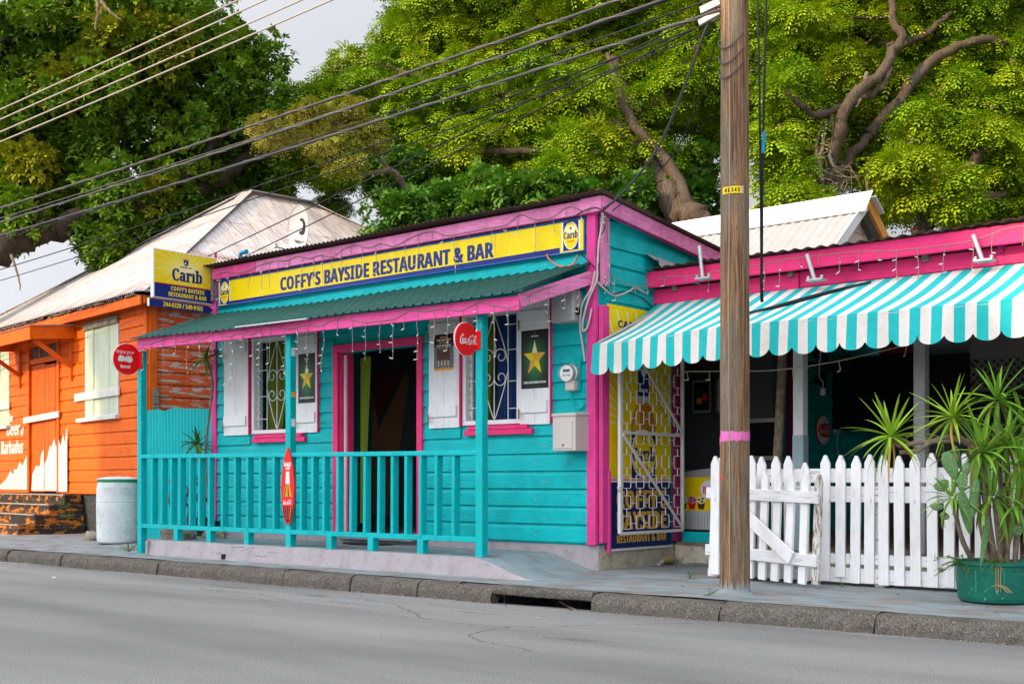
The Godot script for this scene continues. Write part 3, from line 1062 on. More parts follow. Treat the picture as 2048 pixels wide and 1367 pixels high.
func scroll(b: MB, c: Vector2, r: float, turn: float, hand: float, z: float):
	var pts := []
	for i in 22:
		var u := i / 21.0
		var a := turn + hand * u * TAU * 1.15
		var q := r * (1.0 - 0.72 * u)
		pts.append(Vector3(c.x + cos(a) * q, c.y + sin(a) * q, z))
	b.tube(pts, 0.006, 5)


func window(parent: Node3D, x0: float, x1: float, y0: float, y1: float, left: Array, right: Array, navy_share: float):
	# frame, sill, glass, grille and curtains of one window of the front
	var z := 0.0
	var fr = frame(parent, "window_frame", x0 + 0.05, y0 + 0.06, x1 - 0.05, y1 - 0.05, 0.05, 0.15, -0.13, M.white_paint)
	# pink sill of two stepped boards
	put(parent, "window_sill", bm(Vector3(x1 - x0 + 0.02, 0.045, 0.06)), M.hot_pink, at(Vector3((x0 + x1) / 2 + 0.13, y0 - 0.025, 0.045)))
	put(parent, "window_sill", bm(Vector3(x1 - x0 + 0.14, 0.06, 0.05)), M.hot_pink, at(Vector3((x0 + x1) / 2 + 0.13, y0 - 0.078, 0.04)))
	var b := MB.new()
	for i in 12:
		b.bbox(Vector3(x0 + 0.065, y0 + 0.14 + i * (y1 - y0 - 0.2) / 12.0, -0.06), Vector3(0.03, 0.07, 0.012), 0.002, rx(0.5))
	put(fr, "louvre", b, M.white_paint)
	# wrought-iron grille
	b = MB.new()
	var zc := -0.02
	var cx := (x0 + x1) / 2 + 0.02
	var ys := y0 + 0.065
	var ye := y1 - 0.06
	var cy := (ys + ye) / 2
	for xx in [x0 + 0.11, cx - 0.2, cx, cx + 0.2, x1 - 0.07]:
		b.tube([Vector3(xx, ys, zc), Vector3(xx, ye, zc)], 0.0065, 5)
	for yy in [0.12, 0.38, 0.68, 0.92]:
		b.tube([Vector3(x0 + 0.06, lerpf(ys, ye, yy), zc), Vector3(cx - 0.2, lerpf(ys, ye, yy), zc)], 0.0055, 5)
		b.tube([Vector3(cx + 0.2, lerpf(ys, ye, yy - 0.02), zc), Vector3(x1 - 0.05, lerpf(ys, ye, yy - 0.02), zc)], 0.0055, 5)
	for s in [-1.0, 1.0]:
		for q in [-1.0, 1.0]:
			var pts := []
			for i in 15:
				var u := i / 14.0
				pts.append(Vector3(cx + s * lerpf(0.195, 0.012, pow(u, 1.2)), cy + q * lerpf(0.05, 0.56, u), zc))
			b.tube(pts, 0.006, 5)
			scroll(b, Vector2(cx + s * 0.095, cy + q * 0.12), 0.095, PI if s > 0 else 0.0, -s * q, zc)
	put(parent, "window_grille", b, M.white_metal)
	# curtains hung behind the pane, in soft folds
	b = MB.new()
	var xm := lerpf(x0, x1, 0.5)
	b.sheet(60, 6, func(u: float, v: float):
		var pinch := 1.0 - 0.45 * v
		var x: float = lerpf(x0 + 0.06, lerpf(x0 + 0.06, x1, 0.95 - navy_share), u * pinch)
		return Vector3(x, lerpf(y1, y0, v), -0.24 + 0.025 * sin(u * 36.0 + v * 2.0) + 0.01 * sin(u * 90.0)))
	put(parent, "curtain", b, M.curtain_green, Transform3D.IDENTITY)
	b = MB.new()
	b.sheet(60, 3, func(u: float, v: float): return Vector3(lerpf(lerpf(x0, x1, 1.0 - navy_share), x1, u), lerpf(y1, y0, v), -0.30 + 0.02 * sin(u * 40.0)))
	put(parent, "curtain", b, M.curtain_navy)


func shutter(parent: Node3D, x0: float, x1: float, y0: float, y1: float, hinge_left: bool):
	var w := x1 - x0
	var b := MB.new()
	var k := 2
	for i in k:
		b.bbox(Vector3(x0 + w * (i + 0.5) / k, (y0 + y1) / 2, 0.035), Vector3(w / k - 0.003, y1 - y0, 0.024), 0.003)
	var s := put(parent, "shutter", b, M.white_paint)
	for yy in [y0 + 0.19, y1 - 0.17]:
		put(s, "cross_board", bm(Vector3(w * 0.9, 0.13, 0.022), 0.004), M.white_paint, at(Vector3((x0 + x1) / 2 - 0.01, yy, 0.059)))
	put(s, "edge_strip", bm(Vector3(0.014, y1 - y0 - 0.02, 0.05), 0.002), M.hot_pink, at(Vector3(x1 + 0.009 if hinge_left else x1 + 0.009, (y0 + y1) / 2, 0.028)))
	for yy in [y0 + 0.12, y1 - 0.25]:
		var c := MB.new()
		c.bbox(Vector3(x0 + 0.012, yy, 0.075), Vector3(0.02, 0.1, 0.012), 0.003)
		c.tube([Vector3(x0 + 0.012, yy - 0.05, 0.085), Vector3(x0 + 0.03, yy - 0.03, 0.09), Vector3(x0 + 0.012, yy + 0.03, 0.085)], 0.006, 5)
		put(s, "latch", c, M.brass)


func restaurant():
	var r := RandomNumberGenerator.new()
	r.seed = 11
	var o := thing("restaurant", "small teal clapboard restaurant with hot pink trim and a railed veranda", "restaurant")
	var DEEP := -5.9
	# walls behind the boards
	var b := MB.new()
	var holes := [[-5.65, 1.53, -4.73, 2.80], [-1.87, 1.53, -1.03, 2.80], [-3.92, 0.26, -2.58, 2.50]]
	var z0 := -0.12
	for q in [[-6.4, 0.26, -5.65, 3.7], [-5.65, 0.26, -4.73, 1.53], [-5.65, 2.80, -4.73, 3.7], [-4.73, 0.26, -3.92, 3.7], [-3.92, 2.50, -2.58, 3.7], [-2.58, 0.26, -1.87, 3.7], [-1.87, 0.26, -1.03, 1.53], [-1.87, 2.80, -1.03, 3.7], [-1.03, 0.26, -0.03, 3.7]]:
		b.box(Vector3(q[0], q[1], z0), Vector3(q[2], q[3], -0.002))
	var front := put(o, "front_wall", b, M.teal)
	boards(front, 0.272, 3.66, 0.1865, -6.395, -0.122, [[-5.68, 1.40, -4.52, 2.83], [-1.90, 1.40, -0.95, 2.83], [-4.03, 0.2, -2.48, 2.59]], M.teal, Transform3D.IDENTITY, r)
	b = MB.new()
	# side wall with the doorway behind the ice-cream freezer
	for q in [[-1.5, 0.2, -0.12, 3.62], [-2.95, 2.35, -1.5, 3.5], [DEEP, 0.2, -2.95, 3.45]]:
		b.box(Vector3(-0.12, q[1], q[0]), Vector3(-0.004, q[3], q[2]))
	var side := put(o, "side_wall", b, M.teal)
	var sf := Transform3D(EAST, Vector3(-0.002, 0, 0))
	boards(side, 2.775, 3.75, 0.1865, 0.13, 5.9, [], M.teal, sf, r, false, func(y: float): return clampf((3.70 - y) / 0.105, 0.0, 5.9))
	boards(side, 0.22, 2.775, 0.1865, 2.95, 5.9, [], M.teal, sf, r, false)
	b = MB.new()
	b.box(Vector3(-6.4, 0.2, DEEP), Vector3(-6.28, 3.5, -0.12))
	b.box(Vector3(-6.28, 0.2, DEEP - 0.12), Vector3(-0.12, 3.4, DEEP))
	b.box(Vector3(-0.12, 0.2, -7.15), Vector3(-0.004, 3.35, DEEP - 0.12))
	put(o, "back_walls", b, M.teal)
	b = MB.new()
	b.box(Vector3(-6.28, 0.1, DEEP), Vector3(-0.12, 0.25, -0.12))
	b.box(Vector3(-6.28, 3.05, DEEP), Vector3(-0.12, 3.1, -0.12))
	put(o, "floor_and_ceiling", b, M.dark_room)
	b = MB.new()
	b.box(Vector3(-6.40, -0.3, DEEP), Vector3(-0.004, 0.255, -0.006))
	put(o, "foundation", b, M.lilac_plaster)
	b = MB.new()
	b.box(Vector3(-0.2, -0.3, -1.52), Vector3(0.0, 0.215, -0.02))
	put(o, "foundation", b, M.cream_plaster)
	# room seen through the door: a painted partition, a table and a chair
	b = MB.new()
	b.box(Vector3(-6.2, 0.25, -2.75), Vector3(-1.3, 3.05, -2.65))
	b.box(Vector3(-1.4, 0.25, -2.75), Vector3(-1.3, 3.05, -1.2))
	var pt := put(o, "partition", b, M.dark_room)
	flat(pt, "painted_shape", PackedVector2Array([Vector2(-6.18, 2.6), Vector2(-5.5, 2.58), Vector2(-6.02, 1.84)]), M.maroon, at(Vector3(0, 0, -2.648)))
	flat(pt, "painted_shape", PackedVector2Array([Vector2(-6.19, 2.3), Vector2(-6.16, 2.3), Vector2(-6.02, 1.7), Vector2(-5.46, 2.5), Vector2(-5.36, 2.5), Vector2(-5.75, 0.4), Vector2(-6.15, 0.4)]), M.brown_ink, at(Vector3(0, 0, -2.6485)))
	b = MB.new()
	b.sheet(40, 5, func(u: float, v: float): return Vector3(lerpf(-3.86, -3.62, u * (1.0 - 0.5 * v)), lerpf(2.45, 0.4, v), -0.3 + 0.03 * sin(u * 30.0) + u * 0.1))
	put(o, "curtain", b, M.curtain_green)
	# trim
	put(o, "corner_post", bm(Vector3(0.114, 3.42, 0.05), 0.005), M.pink_post, at(Vector3(-0.065, 1.97, 0.018)))
	put(o, "corner_post", bm(Vector3(0.05, 2.44, 0.125), 0.005), M.pink_post, at(Vector3(0.019, 1.5, -0.07)))
	put(o, "corner_post", bm(Vector3(0.045, 0.72, 0.12), 0.005), M.pink_pale, at(Vector3(0.024, 3.29, -0.075)))
	put(o, "corner_post", bm(Vector3(0.035, 0.85, 0.04), 0.004), M.pink_post, at(Vector3(0.04, 0.6, -0.125)))
	put(o, "corner_post", bm(Vector3(0.105, 3.4, 0.05), 0.005), M.pink_post, at(Vector3(-6.45, 1.95, 0.015)))
	put(o, "fascia_board", bm(Vector3(5.35, 0.145, 0.035), 0.004), M.pink_pale, at(Vector3(-2.80, 3.727, 0.075)))
	put(o, "fascia_board", bm(Vector3(0.92, 0.145, 0.033), 0.004), M.pink, at(Vector3(-5.95, 3.727, 0.074)))
	put(o, "fascia_board", bm(Vector3(0.26, 0.155, 0.036), 0.004), M.pink_pale, at(Vector3(-0.03, 3.735, 0.079)))
	b = MB.new()
	b.bbox(Vector3(-3.15, 3.662, 0.05), Vector3(6.35, 0.022, 0.06), 0.003)
	put(o, "fascia_moulding", b, M.pink)
	# the barge board down the side
	var sl := atan2(-0.105, 1.0)
	put(o, "barge_board", bm(Vector3(0.034, 0.155, 6.1), 0.004), M.pink_pale, Transform3D(rx(-0.105), Vector3(0.10, 3.735 - 0.105 * 3.02, 0.09 - 3.05)))
	put(o, "barge_board", bm(Vector3(0.02, 0.03, 6.1), 0.003), M.maroon_post, Transform3D(rx(-0.105), Vector3(0.085, 3.655 - 0.105 * 3.02, 0.09 - 3.05)))
	b = MB.new()
	b.sheet(1, 1, func(u: float, v: float): return Vector3(lerpf(0.0, 0.085, u), 3.66 - 0.105 * v * 5.9 - 0.0, -v * 5.9), false)
	put(o, "soffit", b, M.teal)
	# roof
	b = MB.new()
	corrugated(b, -6.72, 0.17, 0.20, -6.1, func(x: float, z: float): return 3.815 + 0.105 * z + 0.006 * sin(x * 2.1), 0.076, 0.02, false, null, 4)
	put(o, "roof_sheet", b, M.dark_roof)
	# door
	frame(o, "door_frame", -3.93, 0.26, -2.57, 2.50, 0.09, 0.045, 0.0, M.hot_pink, Transform3D.IDENTITY, "lrt")
	b = MB.new()
	b.bbox(Vector3(-3.925, 1.38, -0.06), Vector3(0.03, 2.24, 0.12), 0.003)
	b.bbox(Vector3(-3.87, 1.38, -0.11), Vector3(0.03, 2.24, 0.1), 0.003)
	put(o, "door_jamb", b, M.hot_pink)
	put(o, "door_jamb", bm(Vector3(0.035, 2.2, 0.06), 0.003), M.white_paint, at(Vector3(-3.89, 1.37, -0.07)))
	put(o, "door_step", bm(Vector3(1.34, 0.06, 0.24), 0.006), M.blue_floor, at(Vector3(-3.25, 0.245, -0.02)))
	# windows and their shutters
	window(o, -5.65, -4.73, 1.53, 2.80, [], [], 0.4)
	shutter(o, -6.215, -5.685, 1.53, 2.86, true)
	shutter(o, -4.705, -4.305, 1.53, 2.86, false)
	window(o, -1.87, -1.03, 1.53, 2.80, [], [], 0.7)
	shutter(o, -2.368, -1.895, 1.52, 2.82, true)
	shutter(o, -1.015, -0.60, 1.52, 2.84, false)
	# yellow nail marks, stand-off hook by the door
	b = MB.new()
	b.tube([Vector3(-4.27, 1.66, 0.02), Vector3(-4.22, 1.655, 0.07), Vector3(-4.16, 1.66, 0.07), Vector3(-4.15, 1.675, 0.07)], 0.008, 5)
	put(o, "shutter_hook", b, M.tan_wire)
	veranda(o, r)


func veranda(o: Node3D, r: RandomNumberGenerator):
	# floor slab with a ramp at its right end
	var b := MB.new()
	var f := FastNoiseLite.new()
	f.seed = 3
	f.frequency = 1.2
	b.sheet(130, 14, func(u: float, v: float):
		var x := lerpf(-6.56, 0.02, u)
		var z := lerpf(-0.01, 0.97, v)
		var y := 0.168 - 0.018 * v
		var k := smoothstep(-0.72 - 0.18 * v, 0.0, x)
		y = lerpf(y, walk_y(x, z) - 0.004, k)
		return Vector3(x, y + f.get_noise_2d(x, z) * 0.006, z), true)
	var fl := put(o, "veranda_floor", b, M.blue_floor)
	b = MB.new()
	b.sheet(130, 7, func(u: float, v: float):
		var x := lerpf(-6.56, 0.02, u)
		var k := smoothstep(-0.9, 0.0, x)
		var top := lerpf(0.15, walk_y(x, 0.97) - 0.004, k) + f.get_noise_2d(x, 0.97) * 0.006
		var low := walk_y(x, 1.1) - 0.02
		return Vector3(x, lerpf(top, low, v), 0.972 + 0.05 * v + f.get_noise_2d(x * 2.0, v * 2.0) * 0.012 * v), true)
	put(fl, "plaster_face", b, M.lilac_plaster)
	b = MB.new()
	b.box(Vector3(-6.56, -0.1, -0.01), Vector3(-6.52, 0.14, 1.03))
	put(fl, "plaster_face", b, M.lilac_plaster)
	b = MB.new()
	b.box(Vector3(-4.95, -0.035, 0.96), Vector3(-4.885, 0.025, 1.022))
	put(fl, "weep_hole", b, M.hole)
	# cracks in the plaster, as thin dark open lines
	b = MB.new()
	for L in [[-5.15, 0.06, -4.95, 0.02], [-4.8, 0.11, -4.55, 0.12], [-4.7, 0.05, -4.35, 0.13], [-4.35, 0.03, -4.1, 0.025], [-4.1, 0.09, -3.9, 0.075], [-5.3, -0.03, -5.1, 0.05]]:
		var p := Vector2(L[0], L[1])
		var q := Vector2(L[2], L[3])
		var pts := []
		for i in 9:
			pts.append(p.lerp(q, i / 8.0) + Vector2(0, r.randfn(0, 0.006)))
		for i in 8:
			var za = 0.972 + 0.05 * (0.15 - pts[i].y) / 0.22
			var zb = 0.972 + 0.05 * (0.15 - pts[i + 1].y) / 0.22
			b.tube([Vector3(pts[i].x, pts[i].y, za), Vector3(pts[i + 1].x, pts[i + 1].y, zb)], 0.002, 4)
	put(fl, "crack", b, M.hole, Transform3D.IDENTITY, true)
	# railing
	var rail := put(o, "veranda_rail", bm(Vector3(6.05, 0.05, 0.09), 0.005), M.teal_post, Transform3D(rz(-0.007), Vector3(-3.83, 1.225, 0.87)))
	var low := put(o, "veranda_rail", bm(Vector3(6.05, 0.055, 0.075), 0.005), M.teal_post, at(Vector3(-3.83, 0.322, 0.872)))
	var xs := [-6.60, -6.37, -6.165, -5.97, -5.75, -5.56, -5.35, -5.08, -4.83, -4.58, -4.33, -4.08, -3.59, -3.385, -3.19, -2.96, -2.735, -2.515, -2.295, -2.085, -1.875, -1.655, -1.43, -1.19]
	for i in xs.size():
		put(rail, "baluster", bm(Vector3(0.042, 0.86, 0.088), 0.004), M.teal_post, Transform3D(rz(r.randfn(0, 0.004)) * ry(r.randfn(0, 0.03)), Vector3(xs[i] + 3.83, -0.457, r.randfn(0, 0.003))))
	for x in [-6.06, -5.36, -4.60, -3.10, -2.42, -1.66]:
		put(low, "rail_block", bm(Vector3(0.088, 0.155, 0.088), 0.005), M.teal_post, at(Vector3(x + 3.83, -0.1, 0.0)))
	# posts
	put(o, "veranda_post", bm(Vector3(0.092, 2.72, 0.092), 0.006), M.teal_post, at(Vector3(-6.885, 1.30, 0.87)))
	put(o, "veranda_post", bm(Vector3(0.092, 2.52, 0.092), 0.006), M.teal_post, at(Vector3(-3.82, 1.40, 0.868)))
	put(o, "veranda_post", bm(Vector3(0.094, 2.50, 0.092), 0.006), M.teal_post, at(Vector3(-0.832, 1.38, 0.868)))
	for q in [[-3.772, 2.43, 0.1, M.sign_white], [-3.772, 1.60, 0.09, M.sign_white], [-3.772, 1.93, 0.06, M.orange_ink]]:
		flat(o, "sticker", rect_poly(-0.03, -q[2] / 2, 0.03, q[2] / 2), q[3], Transform3D(EAST, Vector3(q[0] - 0.0005, q[1], 0.87)))
	# beams and roof
	put(o, "veranda_fascia", bm(Vector3(6.56, 0.145, 0.032), 0.004), M.pink, Transform3D(rz(-0.012), Vector3(-3.50, 2.69, 1.0)))
	var fa := MB.new()
	fa.bar(Vector3(-0.215, 2.675, 1.0), Vector3(-0.075, 3.005, 0.03), 0.032, 0.135)
	put(o, "veranda_fascia", fa, M.pink_pale)
	fa = MB.new()
	fa.bar(Vector3(-6.77, 2.72, 0.98), Vector3(-6.48, 3.06, 0.03), 0.03, 0.12)
	put(o, "veranda_fascia", fa, M.pink)
	for i in 8:
		var x := -6.3 + i * 0.83
		var q := MB.new()
		q.bar(Vector3(x, 2.70, 0.97), Vector3(x + 0.03, 3.05, 0.03), 0.045, 0.08)
		put(o, "rafter", q, M.teal_post)
	b = MB.new()
	corrugated(b, -6.84, -0.10, 1.09, 0.03, func(x: float, z: float): return 3.165 - 0.385 * z + 0.008 * sin(x * 1.7) + 0.035 * clampf((-x - 4.0) / 2.8, 0, 1) , 0.135, 0.022, true, func(z: float): return -6.45 - 0.36 * z, 6)
	put(o, "veranda_roof", b, M.green_roof)
	b = MB.new()
	b.bar(Vector3(-0.20, 2.765, 1.09), Vector3(-0.08, 3.16, 0.03), 0.03, 0.012)
	put(o, "roof_edge", b, M.green_roof)
	b = MB.new()
	b.bbox(Vector3(-3.9, 2.752, 1.11), Vector3(1.3, 0.012, 0.03), 0.003, rz(-0.01))
	put(o, "roof_edge", b, M.white_metal)
	b = MB.new()
	b.sheet(30, 6, func(u: float, v: float):
		var a := TAU * u
		return Vector3(-3.3 + 0.42 * v * cos(a), 0.172 + 0.008 * (1.0 - v), 0.12 + 0.18 * v * sin(a)), true)
	var mt := thing("doormat", "dark worn doormat lying on the veranda by the doorway", "doormat", "", Vector3.ZERO)
	put(mt, "mat", b, M.rubber)
	settle(mt, Vector3(-3.3, 0.17, 0.12))


# ---------------------------------------------------------------- signs and fittings on the restaurant
func crest(parent: Node3D, x: Transform3D, s: float, mat: Material):
	# small shield under a crown of rays
	var b := MB.new()
	b.slab(PackedVector2Array([Vector2(-0.5, 0.5), Vector2(0.5, 0.5), Vector2(0.5, -0.1), Vector2(0.25, -0.45), Vector2(0, -0.55), Vector2(-0.25, -0.45), Vector2(-0.5, -0.1)]), 0.0015, x * Transform3D(Basis.from_scale(Vector3(s, s, 1)), Vector3.ZERO))
	for i in 5:
		var a := lerpf(-0.45, 0.45, i / 4.0)
		b.slab(PackedVector2Array([Vector2(a - 0.05, 0.58), Vector2(a + 0.05, 0.58), Vector2(a * 1.35 + 0.03, 0.85 - absf(a) * 0.2), Vector2(a * 1.35 - 0.03, 0.85 - absf(a) * 0.2)]), 0.0015, x * Transform3D(Basis.from_scale(Vector3(s, s, 1)), Vector3.ZERO))
	put(parent, "crest", b, mat)
	flat(parent, "crest", PackedVector2Array([Vector2(-0.32 * s, 0.12 * s), Vector2(0.0, 0.12 * s), Vector2(0.0, -0.3 * s), Vector2(-0.2 * s, -0.25 * s)]), M.sign_pale, x * at(Vector3(0, 0, 0.001)))


func beer_oval(parent: Node3D, x: Transform3D, w: float, h: float):
	# dark plaque, white stripes, yellow oval label with the brewery's name
	flat(parent, "label_ground", rect_poly(-w / 2, -h / 2, w / 2, h / 2), M.sign_navy, x, 0.001)
	for s in [-1, 1]:
		flat(parent, "label_stripe", rect_poly(s * w * 0.56 - 0.012, -h / 2, s * w * 0.56 + 0.012, h / 2), M.sign_pale, x, 0.0012)
	flat(parent, "label_rim", disc_poly(w * 0.49, h * 0.48), M.sign_white, x * at(Vector3(0, 0, 0.001)), 0.001)
	flat(parent, "label_oval", disc_poly(w * 0.45, h * 0.45), M.sign_yellow, x * at(Vector3(0, 0, 0.002)), 0.001)
	flat(parent, "label_oval", disc_poly(w * 0.36, h * 0.16, 20, Vector2(0, h * 0.2)), M.sign_pale, x * at(Vector3(0, 0, 0.003)), 0.0005)
	text(parent, "Carıb", x * at(Vector3(0, 0.01, 0.0045)), w * 0.92, h * 0.25, M.sign_navy, "Droid Serif", 700)
	text(parent, "LAGER", x * at(Vector3(0, -h * 0.2, 0.004)), w * 0.45, h * 0.05, M.sign_red)
	crest(parent, x * at(Vector3(0, h * 0.24, 0.0042)), w * 0.11, M.sign_navy)


func signs():
	# the long banner across the front
	var o := thing("banner_sign", "long yellow restaurant sign with navy lettering under the roof edge", "sign")
	put(o, "panel", bm(Vector3(6.17, 0.335, 0.02), 0.002), M.yellow_panel, at(Vector3(-3.245, 3.458, 0.036)))
	flat(o, "stripe", PackedVector2Array([Vector2(-2.9, -0.155), Vector2(2.78, -0.155), Vector2(2.78, -0.10), Vector2(-2.9, -0.12)]), M.sign_navy, at(Vector3(-3.245, 3.458, 0.0475)))
	text(o, "COFFY'S BAYSIDE RESTAURANT & BAR", at(Vector3(-3.2, 3.455, 0.049)), 3.64, 0.168, M.sign_navy, "Droid Sans", 700)
	for i in 3:
		put(o, "seam", bm(Vector3(0.004, 0.3, 0.002), 0.0005), M.gold, at(Vector3([-4.6, -2.9, -1.36][i], 3.46, 0.047)))
	beer_oval(o, at(Vector3(-6.19, 3.465, 0.0475)), 0.2, 0.3)
	beer_oval(o, at(Vector3(-0.32, 3.465, 0.0475)), 0.2, 0.3)
	var b := MB.new()
	for y in [3.288, 3.628]:
		b.tube([Vector3(-6.35, y, 0.045), Vector3(-3.2, y + 0.006, 0.045), Vector3(-0.14, y, 0.045)], 0.012, 6)
	for x in [-6.345, -0.145]:
		b.tube([Vector3(x, 3.28, 0.045), Vector3(x, 3.635, 0.045)], 0.012, 6)
	put(o, "tube_frame", b, M.sign_blue)
	settle(o, Vector3(-3.245, 3.29, 0.03))
	# the projecting sign with its telephone arrow
	o = thing("projecting_sign", "yellow and navy beer sign projecting from the left corner post", "sign")
	var w := 1.0
	var X := Transform3D(EAST, Vector3(-6.47, 3.65, 0.47))
	put(o, "box", bm(Vector3(1.0, 0.65, 0.07), 0.006), M.white_metal, X * at(Vector3(0, 0, -0.036)))
	flat(o, "face", rect_poly(-0.485, -0.12, 0.485, 0.31), M.sign_yellow, X, 0.0005)
	var fb := MB.new()
	fb.sheet(1, 1, func(u: float, v: float): return X * Vector3(lerpf(-0.485, 0.485, u), lerpf(0.31, -0.12, v), 0.0016), true)
	put(o, "face", fb, M.sun_print)
	for i in 26:
		var a := TAU * i / 26.0 + 0.1
		var d := Vector2(cos(a), sin(a))
		var q := Vector2(-d.y, d.x)
		var far := 1.0 / maxf(absf(d.x) / 0.47, absf(d.y) / (0.20 if d.y > 0 else 0.2))
		flat(o, "ray", PackedVector2Array([d * 0.12 + Vector2(0, 0.1), d * far + q * 0.005 + Vector2(0, 0.1), d * far - q * 0.005 + Vector2(0, 0.1)]), M.sign_pale, X * at(Vector3(0, 0, 0.001)), 0.0014)
	flat(o, "band", rect_poly(-0.485, -0.31, 0.485, -0.132), M.sign_navy, X, 0.002)
	flat(o, "stripe", rect_poly(-0.485, -0.131, 0.485, -0.122), M.sign_red, X, 0.0022)
	text(o, "Carıb", X * at(Vector3(0.02, 0.02, 0.004)), 0.47, 0.17, M.sign_navy, "Droid Serif", 700)
	text(o, "CARIBBEAN LAGER", X * at(Vector3(0.0, 0.125, 0.0036)), 0.18, 0.014, M.sign_navy)
	crest(o, X * at(Vector3(0.0, 0.185, 0.0036)), 0.075, M.sign_navy)
	text(o, "COFFY'S BAYSIDE", X * at(Vector3(0.03, -0.178, 0.003)), 0.53, 0.055, M.sign_yellow)
	text(o, "RESTAURANT & BAR", X * at(Vector3(0.03, -0.255, 0.003)), 0.60, 0.055, M.sign_yellow)
	settle(o, Vector3(-6.5, 3.32, 0.0))
	o = thing("arrow_sign", "narrow navy arrow sign with telephone numbers under the beer sign", "sign")
	X = Transform3D(EAST, Vector3(-6.47, 3.255, 0.53))
	b = MB.new()
	b.slab(PackedVector2Array([Vector2(-0.5, -0.05), Vector2(0.42, -0.05), Vector2(0.5, 0.0), Vector2(0.42, 0.05), Vector2(-0.5, 0.05)]), 0.03, X * at(Vector3(0, 0, -0.03)))
	put(o, "panel", b, M.sign_navy)
	put(o, "end_strip", bm(Vector3(0.012, 0.105, 0.034), 0.002), M.sign_white, X * at(Vector3(-0.505, 0, -0.015)))
	text(o, "244-0229 / 549-9102", X * at(Vector3(0.02, -0.002, 0.002)), 0.62, 0.06, M.sign_yellow)
	settle(o, Vector3(-6.5, 3.2, 0.0))
	b = MB.new()
	b.tube([Vector3(-6.5, 3.18, -0.03), Vector3(-6.5, 4.05, -0.03)], 0.016, 8)
	var bp := thing("sign_pole", "thin pole carrying the projecting beer sign at the roof corner", "pole")
	put(bp, "tube", b, M.maroon_post)
	put(bp, "batten", bm(Vector3(0.05, 0.5, 0.05), 0.004), M.old_wood, at(Vector3(-6.43, 3.62, 0.06)))
	settle(bp, Vector3(-6.5, 3.18, -0.03))
	# the two round flag signs on the veranda posts
	o = thing("round_sign", "round red cola sign with three lines of white words on the left veranda post", "sign", "round red cola signs on veranda posts")
	round_sign(o, Vector3(-6.89, 2.53, 1.10), 0.205)
	var T := Transform3D(EAST, Vector3(-6.872, 2.53, 1.13))
	text(o, "Enjoy your", T * at(Vector3(0.0, 0.085, 0.004)), 0.26, 0.055, M.sign_white, "Droid Sans", 400)
	cola_script(o, T * at(Vector3(0.0, 0.005, 0.004)), 0.22, M.sign_white)
	flat(o, "glass_lens", disc_poly(0.05, 0.04, 20, Vector2(-0.055, 0.0)), M.sign_white, T * at(Vector3(0, 0, 0.0)), 0.0021)
	flat(o, "glass_lens", disc_poly(0.05, 0.04, 20, Vector2(0.06, -0.005)), M.sign_white, T * at(Vector3(0, 0, 0.0)), 0.0021)
	text(o, "here!", T * at(Vector3(0.0, -0.1, 0.004)), 0.14, 0.045, M.sign_white, "Droid Sans", 700)
	settle(o, Vector3(-6.89, 2.4, 0.92))
	o = thing("round_sign", "round red cola sign with one white script word on the right veranda post", "sign", "round red cola signs on veranda posts")
	round_sign(o, Vector3(-0.87, 2.34, 1.07), 0.165)
	cola_script(o, Transform3D(EAST, Vector3(-0.852, 2.335, 1.07)) * at(Vector3(0.03, 0, 0.004)), 0.27, M.sign_white)
	settle(o, Vector3(-0.87, 2.2, 0.92))
	# the tall pointed cola sign on the middle post
	o = thing("bottle_sign", "tall pointed red sign picturing a cola bottle on the middle post", "sign")
	var out := PackedVector2Array()
	for i in 19:
		var u := i / 18.0
		out.append(Vector2(0.118 * pow(sin(PI * clampf(u * 0.93 + 0.07, 0, 1)), 0.75), -0.45 + 0.90 * u))
	for i in 19:
		var u := 1.0 - i / 18.0
		out.append(Vector2(-0.118 * pow(sin(PI * clampf(u * 0.93 + 0.07, 0, 1)), 0.75), -0.45 + 0.90 * u))
	X = Transform3D(FRONT, Vector3(-3.80, 0.866, 0.918))
	flat(o, "board", out, M.sign_red, X, 0.014)
	var inner := PackedVector2Array()
	X = X * at(Vector3(0, 0, 0.014))
	text(o, "Drink it", X * at(Vector3(0.0, 0.25, 0.001)), 0.125, 0.05, M.sign_white)
	text(o, "cold", X * at(Vector3(0.0, 0.205, 0.001)), 0.075, 0.04, M.sign_white)
	flat(o, "bottle_print", PackedVector2Array([Vector2(-0.028, 0.165), Vector2(0.028, 0.165), Vector2(0.03, 0.12), Vector2(0.036, 0.02), Vector2(-0.036, 0.02), Vector2(-0.03, 0.12)]), M.sign_white, X)
	flat(o, "bottle_print", PackedVector2Array([Vector2(-0.036, 0.02), Vector2(0.036, 0.02), Vector2(0.08, -0.13), Vector2(-0.08, -0.13)]), M.amber, X)
	for k in 4:
		var xx: float = -0.045 + k * 0.03
		flat(o, "bottle_print", PackedVector2Array([Vector2(xx * 0.4 - 0.004, 0.018), Vector2(xx * 0.4 + 0.004, 0.018), Vector2(xx * 1.25 + 0.008, -0.128), Vector2(xx * 1.25 - 0.008, -0.128)]), M.cola if k % 2 == 0 else M.orange_ink, X * at(Vector3(0, 0, 0.0004)))
	cola_script(o, X * at(Vector3(0.0, -0.195, 0.0)), 0.155, M.sign_white)
	flat(o, "bottle_print", PackedVector2Array([Vector2(-0.085, -0.24), Vector2(0.085, -0.24), Vector2(0.075, -0.33), Vector2(0.045, -0.41), Vector2(0.0, -0.435), Vector2(-0.045, -0.41), Vector2(-0.075, -0.33)]), M.cola, X)
